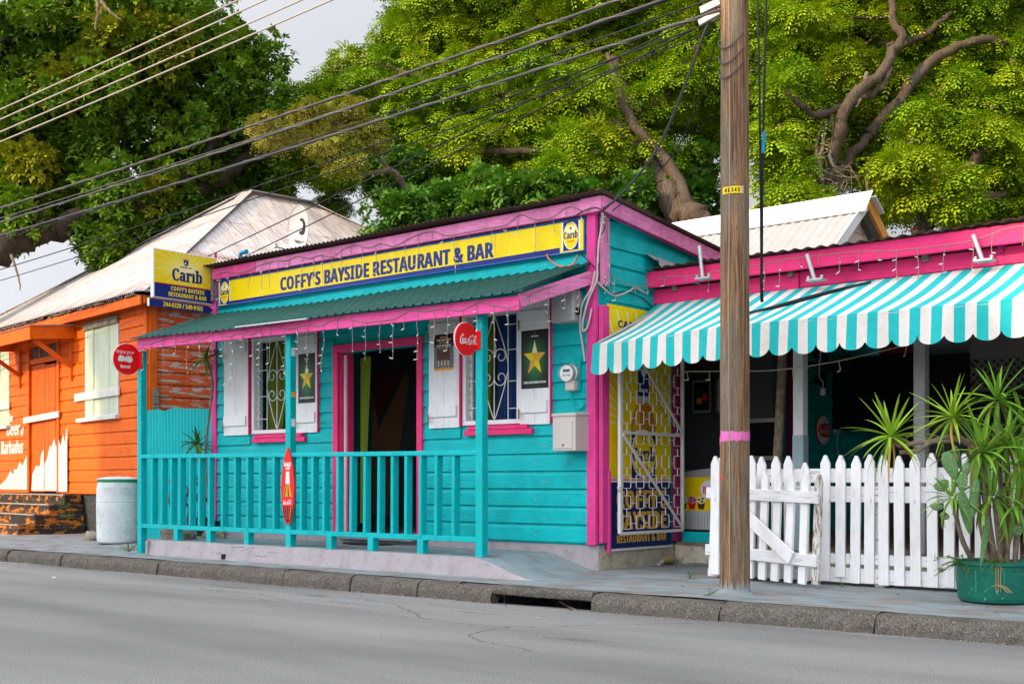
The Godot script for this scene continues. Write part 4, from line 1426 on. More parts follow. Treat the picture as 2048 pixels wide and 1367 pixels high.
	for k in 4:
		var xx: float = -0.06 + k * 0.04
		flat(o, "bottle_print", PackedVector2Array([Vector2(xx - 0.006, -0.245), Vector2(xx + 0.006, -0.245), Vector2(xx * 0.6 + 0.004, -0.4), Vector2(xx * 0.6 - 0.003, -0.4)]), M.sign_red if k != 3 else M.orange_ink, X * at(Vector3(0, 0, 0.0004)))
	settle(o, Vector3(-3.80, 0.42, 0.92))
	# posters on the shutters
	star_poster("green beer poster with a gold star on the left window's right shutter", Vector3(-4.50, 2.215, 0.049), 0.34, 0.64)
	star_poster("green beer poster with a gold star on the right window's right shutter", Vector3(-0.80, 2.215, 0.049), 0.39, 0.64)
	o = thing("poster", "black and checked chocolate ice-cream poster on the shutter beside the door", "poster")
	X = Transform3D(FRONT, Vector3(-2.13, 2.40, 0.049))
	flat(o, "sheet", rect_poly(-0.15, -0.225, 0.15, 0.225), M.print_black, X, 0.0015)
	flat(o, "checked_ground", rect_poly(-0.15, -0.2, 0.15, 0.04), M.print_grey, X, 0.002)
	b = MB.new()
	for i in 15:
		for j in 12:
			if (i + j) % 2 == 0:
				b.slab(rect_poly(-0.15 + i * 0.02, -0.2 + j * 0.02, -0.13 + i * 0.02, -0.18 + j * 0.02), 0.0005, X * at(Vector3(0, 0, 0.002)))
	put(o, "checks", b, M.print_black)
	for k in 4:
		flat(o, "ice_bar", PackedVector2Array([Vector2(-0.1 + k * 0.05, -0.11 - (k % 2) * 0.01), Vector2(-0.055 + k * 0.05, -0.11), Vector2(-0.055 + k * 0.05, 0.0 + (k % 2) * 0.02), Vector2(-0.078 + k * 0.05, 0.018), Vector2(-0.1 + k * 0.05, 0.0)]), M.choc, X * at(Vector3(0, 0, 0.0026)))
		flat(o, "ice_bar", rect_poly(-0.083 + k * 0.05, -0.17, -0.073 + k * 0.05, -0.112), M.sign_pale, X * at(Vector3(0, 0, 0.0026)))
	flat(o, "stripe", rect_poly(-0.15, -0.225, 0.15, -0.2), M.orange_ink, X, 0.002)
	text(o, "NOW IS", X * at(Vector3(0, 0.150, 0.002)), 0.11, 0.024, M.orange_ink)
	text(o, "THE MOMENT", X * at(Vector3(0, 0.118, 0.002)), 0.21, 0.024, M.sign_white)
	text(o, "OF YOUR", X * at(Vector3(0, 0.086, 0.002)), 0.13, 0.024, M.orange_ink)
	text(o, "CHOCOCREMA", X * at(Vector3(0, 0.054, 0.002)), 0.23, 0.024, M.sign_white)
	text(o, "2014", X * at(Vector3(0, 0.195, 0.002)), 0.06, 0.022, M.sign_white)
	settle(o, Vector3(-2.13, 2.175, 0.049))
	# the tall beer panel on the side wall
	o = thing("beer_panel", "tall yellow and navy beer panel on the side wall behind the gate", "sign")
	X = Transform3D(EAST, Vector3(0.012, 0, -0.74))
	put(o, "panel", bm(Vector3(1.20, 1.82, 0.02), 0.002), M.yellow_panel, X * at(Vector3(0, 1.84, 0.0)))
	put(o, "panel", bm(Vector3(1.20, 0.70, 0.021), 0.002), M.navy_panel, X * at(Vector3(0, 0.565, 0.0)))
	flat(o, "stripe", rect_poly(-0.6, 0.905, 0.6, 0.925), M.sign_white, X * at(Vector3(0, 0, 0.0105)))
	flat(o, "stripe", rect_poly(-0.6, 0.925, 0.6, 0.938), M.sign_red, X * at(Vector3(0, 0, 0.0105)))
	flat(o, "stripe", rect_poly(-0.6, 0.93, 0.6, 0.948), M.sign_white, X * at(Vector3(0, 0, 0.0102)))
	for i in 22:
		var a := lerpf(0.15, PI - 0.15, i / 21.0)
		var d := Vector2(cos(a), sin(a))
		var q := Vector2(-d.y, d.x)
		var far := minf(1.5, 0.58 / maxf(absf(d.x), 0.01))
		far = minf(far, 1.25 / maxf(d.y, 0.01))
		flat(o, "ray", PackedVector2Array([d * 0.35 + Vector2(0, 1.45), d * far + q * 0.012 + Vector2(0, 1.45), d * far - q * 0.012 + Vector2(0, 1.45)]), M.sign_pale, X * at(Vector3(0, 0, 0.0103)), 0.0006)
	# the printed bottle
	var Z := X * at(Vector3(0.05, 0, 0.0106))
	flat(o, "bottle_print", PackedVector2Array([Vector2(-0.225, 0.95), Vector2(0.225, 0.95), Vector2(0.235, 1.5), Vector2(0.2, 1.62), Vector2(0.12, 1.75), Vector2(0.1, 1.86), Vector2(0.1, 2.22), Vector2(-0.1, 2.22), Vector2(-0.1, 1.86), Vector2(-0.12, 1.75), Vector2(-0.2, 1.62), Vector2(-0.235, 1.5)]), M.amber, Z, 0.001)
	flat(o, "bottle_print", PackedVector2Array([Vector2(-0.19, 0.96), Vector2(-0.1, 0.96), Vector2(-0.06, 1.8), Vector2(-0.08, 2.2), Vector2(-0.095, 1.86), Vector2(-0.2, 1.5)]), M.gold, Z, 0.0014)
	flat(o, "bottle_print", PackedVector2Array([Vector2(-0.105, 1.82), Vector2(0.105, 1.82), Vector2(0.1, 2.2), Vector2(-0.1, 2.2)]), M.sign_navy, Z, 0.0018)
	flat(o, "bottle_print", rect_poly(-0.11, 1.76, 0.11, 1.83), M.dish_grey, Z, 0.002)
	flat(o, "bottle_print", rect_poly(-0.095, 2.2, 0.095, 2.3), M.dish_grey, Z, 0.002)
	crest(o, Z * at(Vector3(0, 2.08, 0.0025)), 0.09, M.sign_white)
	text(o, "LAGER", Z * at(Vector3(0, 1.89, 0.003)), 0.15, 0.035, M.sign_white)
	flat(o, "label_ground", rect_poly(-0.225, 0.95, 0.225, 1.45), M.sign_navy, Z, 0.0016)
	flat(o, "label_rim", disc_poly(0.232, 0.26, 30, Vector2(0, 1.21)), M.sign_white, Z, 0.002)
	flat(o, "label_oval", disc_poly(0.215, 0.24, 30, Vector2(0, 1.21)), M.sign_yellow, Z, 0.0025)
	text(o, "Carıb", Z * at(Vector3(0, 1.21, 0.003)), 0.43, 0.15, M.sign_navy, "Droid Serif", 700)
	text(o, "LAGER", Z * at(Vector3(0, 1.06, 0.003)), 0.17, 0.04, M.sign_red)
	crest(o, Z * at(Vector3(0, 1.36, 0.003)), 0.06, M.sign_navy)
	text(o, "CARIBBEAN", X * at(Vector3(0.0, 2.56, 0.0115)), 0.85, 0.075, M.sign_navy)
	text(o, "COFFY'S", X * at(Vector3(0.03, 0.725, 0.0115)), 0.96, 0.185, M.gold)
	text(o, "BAYSIDE", X * at(Vector3(0.03, 0.50, 0.0115)), 0.95, 0.185, M.gold)
	text(o, "RESTAURANT & BAR", X * at(Vector3(0.03, 0.312, 0.0115)), 0.95, 0.082, M.gold)
	put(o, "bottom_trim", bm(Vector3(1.2, 0.025, 0.03), 0.003), M.white_metal, X * at(Vector3(0, 0.2, 0.002)))
	settle(o, Vector3(0.012, 0.2, -0.74))
	security_gate()
	fittings()


func round_sign(o: Node3D, c: Vector3, rad: float):
	var X := Transform3D(EAST, c)
	var p := disc_poly(rad, rad, 40)
	flat(o, "disc", p, M.sign_red, X * at(Vector3(0, 0, -0.016)), 0.032)
	var b := MB.new()
	var ring := []
	for i in 41:
		ring.append(X * Vector3(cos(TAU * i / 40.0) * rad, sin(TAU * i / 40.0) * rad, 0))
	b.tube(ring, 0.006, 5, false)
	put(o, "rim", b, M.sign_white)
	put(o, "flange", bm(Vector3(0.13, rad * 1.15, 0.03), 0.003), M.sign_red, X * at(Vector3(rad * 0.9, 0, 0)))
	put(o, "flange", bm(Vector3(0.075, rad * 1.15, 0.008), 0.002), M.sign_red, at(Vector3(c.x + 0.034, c.y, 0.921)))


func star_poster(label: String, c: Vector3, w: float, h: float):
	var o := thing("poster", label, "poster", "gold star beer posters on the shutters")
	var X := Transform3D(FRONT, c)
	flat(o, "sheet", rect_poly(-w / 2, -h / 2, w / 2, h / 2), M.sign_white, X, 0.001)
	flat(o, "ground", rect_poly(-w / 2 + 0.008, -h / 2 + 0.008, w / 2 - 0.008, h / 2 - 0.008), M.print_black, X, 0.0016)
	var gb := MB.new()
	gb.sheet(1, 1, func(u: float, v: float): return X * Vector3(lerpf(-w / 2 + 0.01, w / 2 - 0.01, u), lerpf(h / 2 - 0.01, -h / 2 + 0.01, v), 0.0024), true)
	put(o, "glow", gb, M.star_print)
	var st := PackedVector2Array()
	for i in 10:
		var a := PI / 2 + TAU * i / 10.0
		var r := 0.40 * w if i % 2 == 0 else 0.155 * w
		st.append(Vector2(cos(a) * r, sin(a) * r * 1.25 + h * 0.01))
	flat(o, "star", st, M.gold, X, 0.0034)
	flat(o, "star", PackedVector2Array([st[0], st[1], st[9]]), M.sign_pale, X, 0.0039)
	flat(o, "star", PackedVector2Array([st[1], st[2], st[3], Vector2(0, 0)]), M.sign_yellow, X, 0.0038)
	flat(o, "star", PackedVector2Array([st[5], st[6], st[7], Vector2(0, -0.02)]), M.sign_yellow, X, 0.0038)
	text(o, "THERE'S MORE BEHIND THE STAR", X * at(Vector3(0, -h * 0.385, 0.003)), w * 0.78, 0.022, M.sign_white)
	text(o, "Heineken", X * at(Vector3(0, h * 0.385, 0.003)), w * 0.24, 0.018, M.sign_white)
	var s2 := PackedVector2Array()
	for p in st:
		s2.append(p * 0.09)
	flat(o, "small_star", s2, M.sign_red, X * at(Vector3(0, h * 0.435, 0.0)), 0.0032)
	settle(o, c - Vector3(0, h / 2, 0))


func security_gate():
	var o := thing("security_gate", "white openwork iron gate folded back against the beer panel", "gate")
	var X := Transform3D(EAST, Vector3(0.13, 0, -0.80))
	var b := MB.new()
	var y0 := 0.375
	var y1 := 2.26
	for x in [-0.60, 0.60]:
		b.bbox(X * Vector3(x, (y0 + y1) / 2, 0), Vector3(0.035, y1 - y0, 0.045 if x < 0 else 0.03), 0.003)
	for y in [y0, 1.42, y1]:
		b.bar(X * Vector3(-0.6, y, 0), X * Vector3(0.6, y, 0), 0.025, 0.03)
	put(o, "gate_frame", b, M.white_metal)
	b = MB.new()
	b.bar(X * Vector3(-0.58, 1.40, 0.02), X * Vector3(0.58, 0.40, 0.02), 0.012, 0.035)
	put(o, "brace", b, M.white_metal)
	b = MB.new()
	b.bar(X * Vector3(-0.30, 2.24, 0.02), X * Vector3(0.58, 1.44, 0.02), 0.012, 0.035)
	put(o, "brace", b, M.white_metal)
	for i in 5:
		for j in 9:
			var c := Vector2(-0.48 + i * 0.245, 0.485 + j * 0.213)
			if j >= 4:
				c.y += 0.035
			if c.y > y1 - 0.05:
				continue
			b = MB.new()
			var pts := []
			for k in 25:
				var a := TAU * k / 24.0 + PI / 4
				var q := Vector2(cos(a), sin(a))
				q /= pow(pow(absf(q.x), 14.0) + pow(absf(q.y), 14.0), 1.0 / 14.0)
				pts.append(X * Vector3(c.x + q.x * 0.072, c.y + q.y * 0.068, 0))
			b.tube(pts, 0.0052, 5, false)
			b.tube([X * Vector3(c.x, c.y + 0.068, 0), X * Vector3(c.x, c.y + 0.145, 0)], 0.0055, 5)
			if j % 1 == 0 and i < 4:
				b.tube([X * Vector3(c.x + 0.072, c.y - 0.01, 0), X * Vector3(c.x + 0.173, c.y - 0.01, 0)], 0.005, 5)
			put(o, "lattice_square", b, M.white_metal)
	b = MB.new()
	b.tube([X * Vector3(-0.61, 0.82, 0.02), X * Vector3(-0.68, 0.82, 0.03), X * Vector3(-0.69, 0.85, 0.03), X * Vector3(-0.62, 0.86, 0.03)], 0.008, 6)
	put(o, "bolt", b, M.white_metal)
	settle(o, Vector3(0.13, 0.36, -0.8))
	# galvanised hose joint on the plinth
	o = thing("water_pipe", "elbowed water pipe with a fat joint along the foot of the side wall", "pipe")
	b = MB.new()
	b.tube([Vector3(0.08, -0.005, -0.97), Vector3(0.09, 0.03, -1.02), Vector3(0.09, 0.055, -1.08)], 0.022, 8)
	b.tube([Vector3(0.09, 0.06, -1.27), Vector3(0.09, 0.06, -1.36), Vector3(0.09, 0.05, -1.385), Vector3(0.09, -0.02, -1.39)], 0.024, 8)
	put(o, "pipe", b, M.galvanised)
	b = MB.new()
	b.tube([Vector3(0.09, 0.052, -1.06), Vector3(0.09, 0.056, -1.09), Vector3(0.09, 0.06, -1.13), Vector3(0.09, 0.062, -1.2), Vector3(0.09, 0.062, -1.25), Vector3(0.09, 0.06, -1.29)], [0.02, 0.03, 0.045, 0.052, 0.048, 0.03], 12)
	put(o, "joint", b, M.pipe_brown)
	settle(o, Vector3(0.09, 0, -1.2))


func fittings():
	# letter box
	var o := thing("letter_box", "beige metal letter box on the wall beneath the electricity meter", "letter box")
	put(o, "box", bm(Vector3(0.295, 0.36, 0.24), 0.006), M.mailbox, at(Vector3(-0.245, 1.405, 0.145)))
	put(o, "lid", bm(Vector3(0.31, 0.035, 0.262), 0.008), M.mailbox, Transform3D(rx(0.06), Vector3(-0.245, 1.60, 0.148)))
	var d := put(o, "door", bm(Vector3(0.235, 0.28, 0.008), 0.003), M.mailbox, at(Vector3(-0.25, 1.39, 0.269)))
	var b := MB.new()
	b.lathe([Vector2(0.013, 0), Vector2(0.012, 0.006), Vector2(0.006, 0.007), Vector2(0.005, 0.003), Vector2(0.0005, 0.003)], 12, Vector3.ZERO, rx(PI / 2))
	put(d, "lock", b, M.brass, at(Vector3(-0.0, -0.105, 0.004)))
	settle(o, Vector3(-0.245, 1.22, 0.02))
	# meter
	o = thing("electricity_meter", "round glass electricity meter on a teal board by the corner post", "meter")
	put(o, "backing_board", bm(Vector3(0.14, 0.34, 0.03), 0.004), M.teal_post, at(Vector3(-0.27, 2.02, 0.034)))
	b = MB.new()
	b.lathe([Vector2(0.095, 0), Vector2(0.1, 0.01), Vector2(0.1, 0.05), Vector2(0.092, 0.055), Vector2(0.09, 0.1)], 28, Vector3(-0.30, 2.03, 0.05), rx(PI / 2))
	put(o, "housing", b, M.galvanised)
	b = MB.new()
	b.lathe([Vector2(0.09, 0.1), Vector2(0.088, 0.125), Vector2(0.07, 0.137), Vector2(0.0005, 0.142)], 28, Vector3(-0.30, 2.03, 0.05), rx(PI / 2))
	put(o, "cover", b, M.glass)
	b = MB.new()
	b.lathe([Vector2(0.085, 0.1), Vector2(0.0005, 0.1005)], 28, Vector3(-0.30, 2.03, 0.05), rx(PI / 2))
	var dial := put(o, "dial", b, M.sign_white)
	flat(dial, "counter", rect_poly(-0.045, 0.012, 0.045, 0.04), M.print_black, at(Vector3(-0.30, 2.03, 0.1508)))
	flat(dial, "mark", rect_poly(-0.05, -0.03, -0.01, -0.012), M.print_grey, at(Vector3(-0.30, 2.03, 0.1508)))
	flat(dial, "mark", rect_poly(0.005, -0.03, 0.05, -0.012), M.print_grey, at(Vector3(-0.30, 2.03, 0.1508)))
	put(o, "socket", bm(Vector3(0.12, 0.1, 0.08), 0.01), M.mailbox, at(Vector3(-0.28, 1.90, 0.09)))
	b = MB.new()
	b.tube(spline([Vector3(-0.30, 1.86, 0.08), Vector3(-0.29, 1.78, 0.07), Vector3(-0.27, 1.70, 0.05), Vector3(-0.2, 1.665, 0.05), Vector3(-0.13, 1.72, 0.05)], 5), 0.012, 6)
	put(o, "conduit", b, M.teal_post)
	settle(o, Vector3(-0.29, 1.85, 0.02))
	o = thing("fuse_box", "grey metal fuse box hung under the right end of the veranda roof", "fuse box")
	put(o, "box", bm(Vector3(0.29, 0.33, 0.17), 0.012), M.grey_panel, at(Vector3(-0.33, 2.72, 0.105)))
	put(o, "switch", bm(Vector3(0.05, 0.07, 0.06), 0.008), M.print_black, at(Vector3(-0.165, 2.66, 0.12)))
	settle(o, Vector3(-0.33, 2.55, 0.02))
	# loose cables at the corner
	var white := MB.new()
	for c in [[[0.09, 3.62, 0.03], [0.07, 3.45, 0.06], [0.05, 3.3, 0.07], [0.04, 3.1, 0.07], [0.03, 2.95, 0.08], [-0.05, 2.78, 0.1], [-0.1, 2.6, 0.12], [-0.13, 2.46, 0.1], [-0.08, 2.5, 0.08], [-0.03, 2.68, 0.08]], [[0.02, 3.05, 0.09], [-0.02, 2.88, 0.1], [-0.12, 2.72, 0.12], [-0.16, 2.5, 0.1], [-0.15, 2.3, 0.07], [-0.13, 2.15, 0.06]], [[0.03, 2.95, 0.06], [0.06, 2.87, -0.05], [0.04, 2.84, -0.25], [0.04, 2.92, -0.5], [0.03, 2.97, -0.62], [0.03, 2.93, -0.85]]]:
		var pts := []
		for q in c:
			pts.append(Vector3(q[0], q[1], q[2]))
		white.tube(spline(pts, 6), 0.011, 6)
	o = thing("service_cable", "thick pale service cable drooping down the pink corner post", "cable")
	put(o, "cable", white, plain("pale_cable", Color(0.5, 0.47, 0.45), 0.5))
	b = MB.new()
	for c in [[[0.13, 3.69, 0.1], [0.11, 3.5, 0.04], [0.06, 3.4, 0.06], [0.03, 3.25, 0.07], [0.05, 3.1, 0.07], [0.03, 3.0, 0.07]], [[-0.35, 3.6, 0.06], [-0.2, 3.66, 0.1], [0.0, 3.7, 0.1], [0.12, 3.66, 0.1]], [[-0.2, 3.28, 0.06], [-0.05, 3.15, 0.08], [0.02, 3.08, 0.08]], [[0.03, 2.99, -0.02], [0.05, 2.9, -0.08], [0.04, 2.85, -0.2], [0.04, 2.9, -0.4], [0.03, 2.88, -0.75], [0.03, 2.8, -0.95]]]:
		var pts := []
		for q in c:
			pts.append(Vector3(q[0], q[1], q[2]))
		b.tube(spline(pts, 6), 0.006, 5)
	put(o, "black_wire", b, M.black_wire)
	b = MB.new()
	for i in 4:
		b.bbox(Vector3(0.11 + 0.01 * (i % 2), 3.62 - i * 0.03, 0.075), Vector3(0.03, 0.03, 0.04), 0.006, rz(i * 0.7))
	put(o, "splice", b, M.print_grey)
	settle(o, Vector3(0.05, 2.2, 0.08))
	o = thing("orange_rope", "frayed orange rope looped below the right end of the banner sign", "rope")
	b = MB.new()
	b.tube(spline([Vector3(-0.62, 3.31, 0.06), Vector3(-0.6, 3.26, 0.07), Vector3(-0.5, 3.18, 0.06), Vector3(-0.38, 3.15, 0.06), Vector3(-0.27, 3.17, 0.06), Vector3(-0.23, 3.25, 0.06)], 5), 0.009, 6, true, 0.3)
	put(o, "rope", b, M.orange_cloth)
	settle(o, Vector3(-0.4, 3.15, 0.06))
	# dish and blue pipe on the roof
	o = thing("satellite_dish", "pale grey satellite dish behind the ridge of the restaurant roof", "satellite dish")
	var D := Transform3D(Basis(Vector3(0.97, -0.22, 0.1), Vector3(0.22, 0.97, 0.1), Vector3(-0.12, -0.08, 0.99)).orthonormalized(), Vector3(-7.62, 4.92, -2.5))
	b = MB.new()
	b.sheet(10, 32, func(u: float, v: float):
		var a := TAU * v
		var q := maxf(u, 0.001)
		return D * Vector3(cos(a) * 0.30 * q, sin(a) * 0.37 * q, 0.07 * q * q))
	put(o, "reflector", b, M.dish_grey)
	b = MB.new()
	var rim := []
	for i in 33:
		rim.append(D * Vector3(cos(TAU * i / 32.0) * 0.30, sin(TAU * i / 32.0) * 0.37, 0.07))
	b.tube(rim, 0.008, 5, false)
	put(o, "rim", b, M.dish_grey)
	flat(o, "emblem", PackedVector2Array([Vector2(-0.06, 0.13), Vector2(0.02, 0.13), Vector2(0.08, 0.07), Vector2(0.08, -0.06), Vector2(0.02, -0.12), Vector2(-0.06, -0.12), Vector2(-0.06, -0.07), Vector2(0.0, -0.06), Vector2(0.03, -0.02), Vector2(0.03, 0.05), Vector2(0.0, 0.09), Vector2(-0.06, 0.09)]), M.print_black, D * at(Vector3(0.03, 0.04, 0.02)), 0.006)
	text(o, "DIRECTV", D * at(Vector3(0.02, -0.2, 0.034)), 0.32, 0.045, M.print_black)
	b = MB.new()
	b.tube([D * Vector3(0, -0.1, 0.0), D * Vector3(0, -0.3, -0.15), Vector3(-7.7, 4.0, -2.75), Vector3(-7.7, 0.0, -2.75)], 0.025, 8)
	b.tube([D * Vector3(0, -0.36, 0.05), D * Vector3(0, -0.3, 0.45)], 0.014, 6)
	b.bbox(D * Vector3(0, -0.28, 0.47), Vector3(0.06, 0.08, 0.06), 0.01)
	put(o, "mast", b, M.galvanised)
	settle(o, Vector3(-7.7, 0.0, -2.75))
	o = thing("vent_pipe", "short bright blue elbow pipe standing up through the roof", "pipe")
	b = MB.new()
	b.tube([Vector3(-5.98, 3.7, -0.05), Vector3(-5.98, 3.96, -0.05), Vector3(-5.96, 3.985, -0.05), Vector3(-5.86, 3.99, -0.05)], 0.026, 10)
	b.tube([Vector3(-5.89, 3.99, -0.05), Vector3(-5.84, 3.99, -0.05)], 0.034, 10)
	put(o, "elbow", b, M.pipe_blue)
	settle(o, Vector3(-5.98, 3.7, -0.05))


func icicles(called: String, label: String, group: String, path: Array, gap: float, lengths: Vector2, seed_: int, drop_from := 0.0, wire := "tan_wire", off := Vector3.ZERO):
	# a main wire with short drops that carry little lamps
	var r := RandomNumberGenerator.new()
	r.seed = seed_
	var o := thing(called, label, "fairy lights", group)
	var b := MB.new()
	var g := MB.new()
	var main := spline(path, 8)
	b.tube(main, 0.0045, 4)
	var total := 0.0
	for i in main.size() - 1:
		total += main[i].distance_to(main[i + 1])
	var s := gap * 0.5
	while s < total:
		var run := 0.0
		var p: Vector3 = main[-1]
		for i in main.size() - 1:
			var d: float = main[i].distance_to(main[i + 1])
			if run + d >= s:
				p = main[i].lerp(main[i + 1], (s - run) / d)
				break
			run += d
		var n := int(r.randf_range(lengths.x, lengths.y) / 0.085)
		var pts := [p]
		var q := p
		for k in n:
			q += Vector3(r.randfn(0, 0.009), -0.085, r.randfn(0, 0.006)) + off * 0.3 / maxf(n, 1)
			pts.append(q)
			var dirn := Vector3(r.randf_range(-1, 1), r.randf_range(-0.5, 0.25), r.randf_range(0.0, 0.8)).normalized()
			if r.randf() < 0.75:
				g.tube([q, q + dirn * 0.022, q + dirn * 0.042], [0.0045, 0.006, 0.003], 5)
		if pts.size() > 1:
			b.tube(pts, 0.0038, 4)
		s += gap * r.randf_range(0.75, 1.25)
	put(o, "wire", b, M[wire])
	put(o, "lamps", g, M.bulb_glass, Transform3D.IDENTITY, true)
	settle(o, path[0])


func lights_on_strings():
	var r := RandomNumberGenerator.new()
	r.seed = 8
	var p := []
	for i in 30:
		p.append(Vector3(-6.33 + i * 0.215, 3.715 + r.randf_range(-0.045, 0.05), 0.105))
	p.append(Vector3(0.03, 3.70, 0.11))
	icicles("fairy_lights", "icicle fairy lights hanging over the long yellow banner sign", "strings of icicle fairy lights", p, 0.21, Vector2(0.05, 0.52), 4)
	p = []
	for i in 28:
		var u := i / 27.0
		p.append(Vector3(-6.75 + u * 6.5, 2.735 - 0.085 * u + r.randf_range(-0.04, 0.045), 1.025))
	p.append(Vector3(-0.16, 2.78, 0.8))
	p.append(Vector3(-0.1, 2.96, 0.25))
	p.append(Vector3(0.0, 3.05, 0.06))
	icicles("fairy_lights", "icicle fairy lights dangling from the veranda's pink fascia", "strings of icicle fairy lights", p, 0.235, Vector2(0.16, 0.62), 5)
	p = [Vector3(0.05, 3.07, -0.1), Vector3(0.05, 2.99, -0.4), Vector3(0.05, 2.99, -0.7), Vector3(0.06, 3.03, -0.86)]
	for i in 15:
		p.append(Vector3(0.25 + i * 0.36, 3.09 + r.randf_range(-0.04, 0.05), -0.865))
	icicles("fairy_lights", "icicle fairy lights strung along the dining shed's upper pink beam", "strings of icicle fairy lights", p, 0.22, Vector2(0.08, 0.36), 6)
	p = [Vector3(0.06, 3.6, -0.06), Vector3(0.05, 3.35, -0.1), Vector3(0.045, 3.15, -0.06), Vector3(0.05, 3.02, -0.1)]
	icicles("fairy_lights", "short tail of fairy lights hanging down the teal side wall", "strings of icicle fairy lights", p, 0.16, Vector2(0.1, 0.3), 7)
	p = [Vector3(0.7, 2.03, -0.45), Vector3(1.2, 2.0, -0.4), Vector3(1.8, 1.97, -0.35), Vector3(2.4, 2.01, -0.35), Vector3(3.0, 2.11, -0.4), Vector3(3.5, 2.2, -0.45)]
	icicles("fairy_lights", "single pale string of lights slung beneath the striped awning", "strings of icicle fairy lights", p, 0.16, Vector2(0.05, 0.1), 9, 0.0, "cream_wire")


# ---------------------------------------------------------------- the orange house
func orange_house():
	var r := RandomNumberGenerator.new()
	r.seed = 21
	var o := thing("orange_house", "weathered orange clapboard house with a rusty white hipped roof, boarded up", "house", "", Vector3(-9.77, 0, -1.12), deg_to_rad(-8))
	var b := MB.new()
	for q in [[-8.74, 0.69, -7.62, 3.9], [-7.62, 0.69, -6.22, 2.02], [-7.62, 3.64, -6.22, 3.9], [-6.22, 0.69, -5.1, 3.9], [-5.1, 3.5, -3.7, 3.9], [-3.7, 0.69, -2.46, 3.9], [-2.46, 0.69, -1.1, 2.04], [-2.46, 3.62, -1.1, 3.9], [-1.1, 0.69, 0.0, 3.9]]:
		b.box(Vector3(q[0], q[1], -0.14), Vector3(q[2], q[3], -0.004))
	var front := put(o, "front_wall", b, M.orange)
	boards(front, 0.69, 3.87, 0.212, -8.7, -0.1, [[-7.65, 2.0, -6.2, 3.7], [-5.2, 0.6, -3.62, 3.55], [-2.52, 2.02, -1.06, 3.66]], M.orange, Transform3D.IDENTITY, r)
	b = MB.new()
	b.box(Vector3(-0.14, 0.69, -10.0), Vector3(-0.004, 3.9, -0.14))
	var side := put(o, "side_wall", b, M.orange_peeling)
	boards(side, 0.69, 3.87, 0.2, 0.12, 10.0, [], M.orange_peeling, Transform3D(EAST, Vector3(-0.002, 0, 0)), r)
	b = MB.new()
	b.box(Vector3(-8.74, 0.69, -10.0), Vector3(-8.6, 3.9, -0.14))
	b.box(Vector3(-8.6, 0.69, -10.0), Vector3(-0.14, 3.9, -9.86))
	put(o, "back_walls", b, M.orange)
	put(o, "corner_board", bm(Vector3(0.11, 3.18, 0.04), 0.004), M.orange_upright, at(Vector3(-0.05, 2.28, 0.022)))
	put(o, "corner_board", bm(Vector3(0.04, 3.18, 0.13), 0.004), M.orange_upright, at(Vector3(0.022, 2.28, -0.062)))
	put(o, "corner_board", bm(Vector3(0.03, 0.65, 0.11), 0.004), M.old_wood, at(Vector3(0.045, 2.1, -0.10)))
	b = MB.new()
	b.box(Vector3(-8.7, -0.2, -9.9), Vector3(-0.03, 0.70, -0.03))
	put(o, "plinth", b, M.dark_plinth)
	# steps up to the door
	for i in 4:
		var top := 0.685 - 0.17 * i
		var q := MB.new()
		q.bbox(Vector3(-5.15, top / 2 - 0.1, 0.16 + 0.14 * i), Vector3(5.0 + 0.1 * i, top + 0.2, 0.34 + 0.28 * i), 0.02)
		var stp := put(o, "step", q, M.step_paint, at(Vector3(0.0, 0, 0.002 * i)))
		put(stp, "edge_highlight", bm(Vector3(4.96 + 0.1 * i, 0.022, 0.03), 0.006), M.edge_grey, at(Vector3(-5.15, top - 0.008, 0.328 + 0.28 * i)))  # light grey strip along the worn step edge, painted in as its highlight
	# door with boarded leaves and transom
	frame(o, "door_frame", -5.09, 0.71, -3.71, 3.48, 0.1, 0.05, 0.0, M.orange_upright, Transform3D.IDENTITY, "lrt")
	for i in 2:
		for k in 4:
			var w := 0.168
			var x := -5.07 + (i * 4 + k) * 0.1695 + w / 2 + i * 0.012
			put(o, "door_board", bm(Vector3(w - 0.004, 2.42 - i * 0.04, 0.03), 0.004), M.orange_upright, at(Vector3(x, 1.93 - i * 0.01, -0.01 + r.randfn(0, 0.004))))
	put(o, "transom_rail", bm(Vector3(1.38, 0.1, 0.05), 0.004), M.orange, at(Vector3(-4.4, 3.21, 0.0)))
	for i in 3:
		put(o, "transom_pane", bm(Vector3(0.4, 0.2, 0.01), 0.002), M.dark_room, at(Vector3(-4.85 + i * 0.45, 3.37, -0.02)))
		put(o, "transom_bar", bm(Vector3(0.04, 0.22, 0.04), 0.003), M.orange_upright, at(Vector3(-4.62 + i * 0.45, 3.37, 0.0)))
	put(o, "plank", bm(Vector3(1.75, 0.12, 0.03), 0.005), M.peeled_white, Transform3D(rz(0.03), Vector3(-4.42, 2.12, 0.07)))
	# white paint left where the orange peeled, in jagged panels at the foot of the door
	flat(o, "peeled_paint", PackedVector2Array([Vector2(-6.9, 0.76), Vector2(-5.25, 0.76), Vector2(-5.25, 1.42), Vector2(-5.5, 1.22), Vector2(-5.62, 1.3), Vector2(-5.8, 1.15), Vector2(-5.95, 1.16), Vector2(-6.0, 1.04), Vector2(-6.12, 1.14), Vector2(-6.4, 0.95), Vector2(-6.9, 0.8)]), M.peeled_white, at(Vector3(0, 0, 0.022)), 0.003)
	flat(o, "peeled_paint", PackedVector2Array([Vector2(-5.05, 0.74), Vector2(-4.42, 0.74), Vector2(-4.42, 1.52), Vector2(-4.55, 1.44), Vector2(-4.62, 1.2), Vector2(-4.8, 1.22), Vector2(-5.0, 1.05)]), M.peeled_white, at(Vector3(0, 0, 0.012)), 0.003)
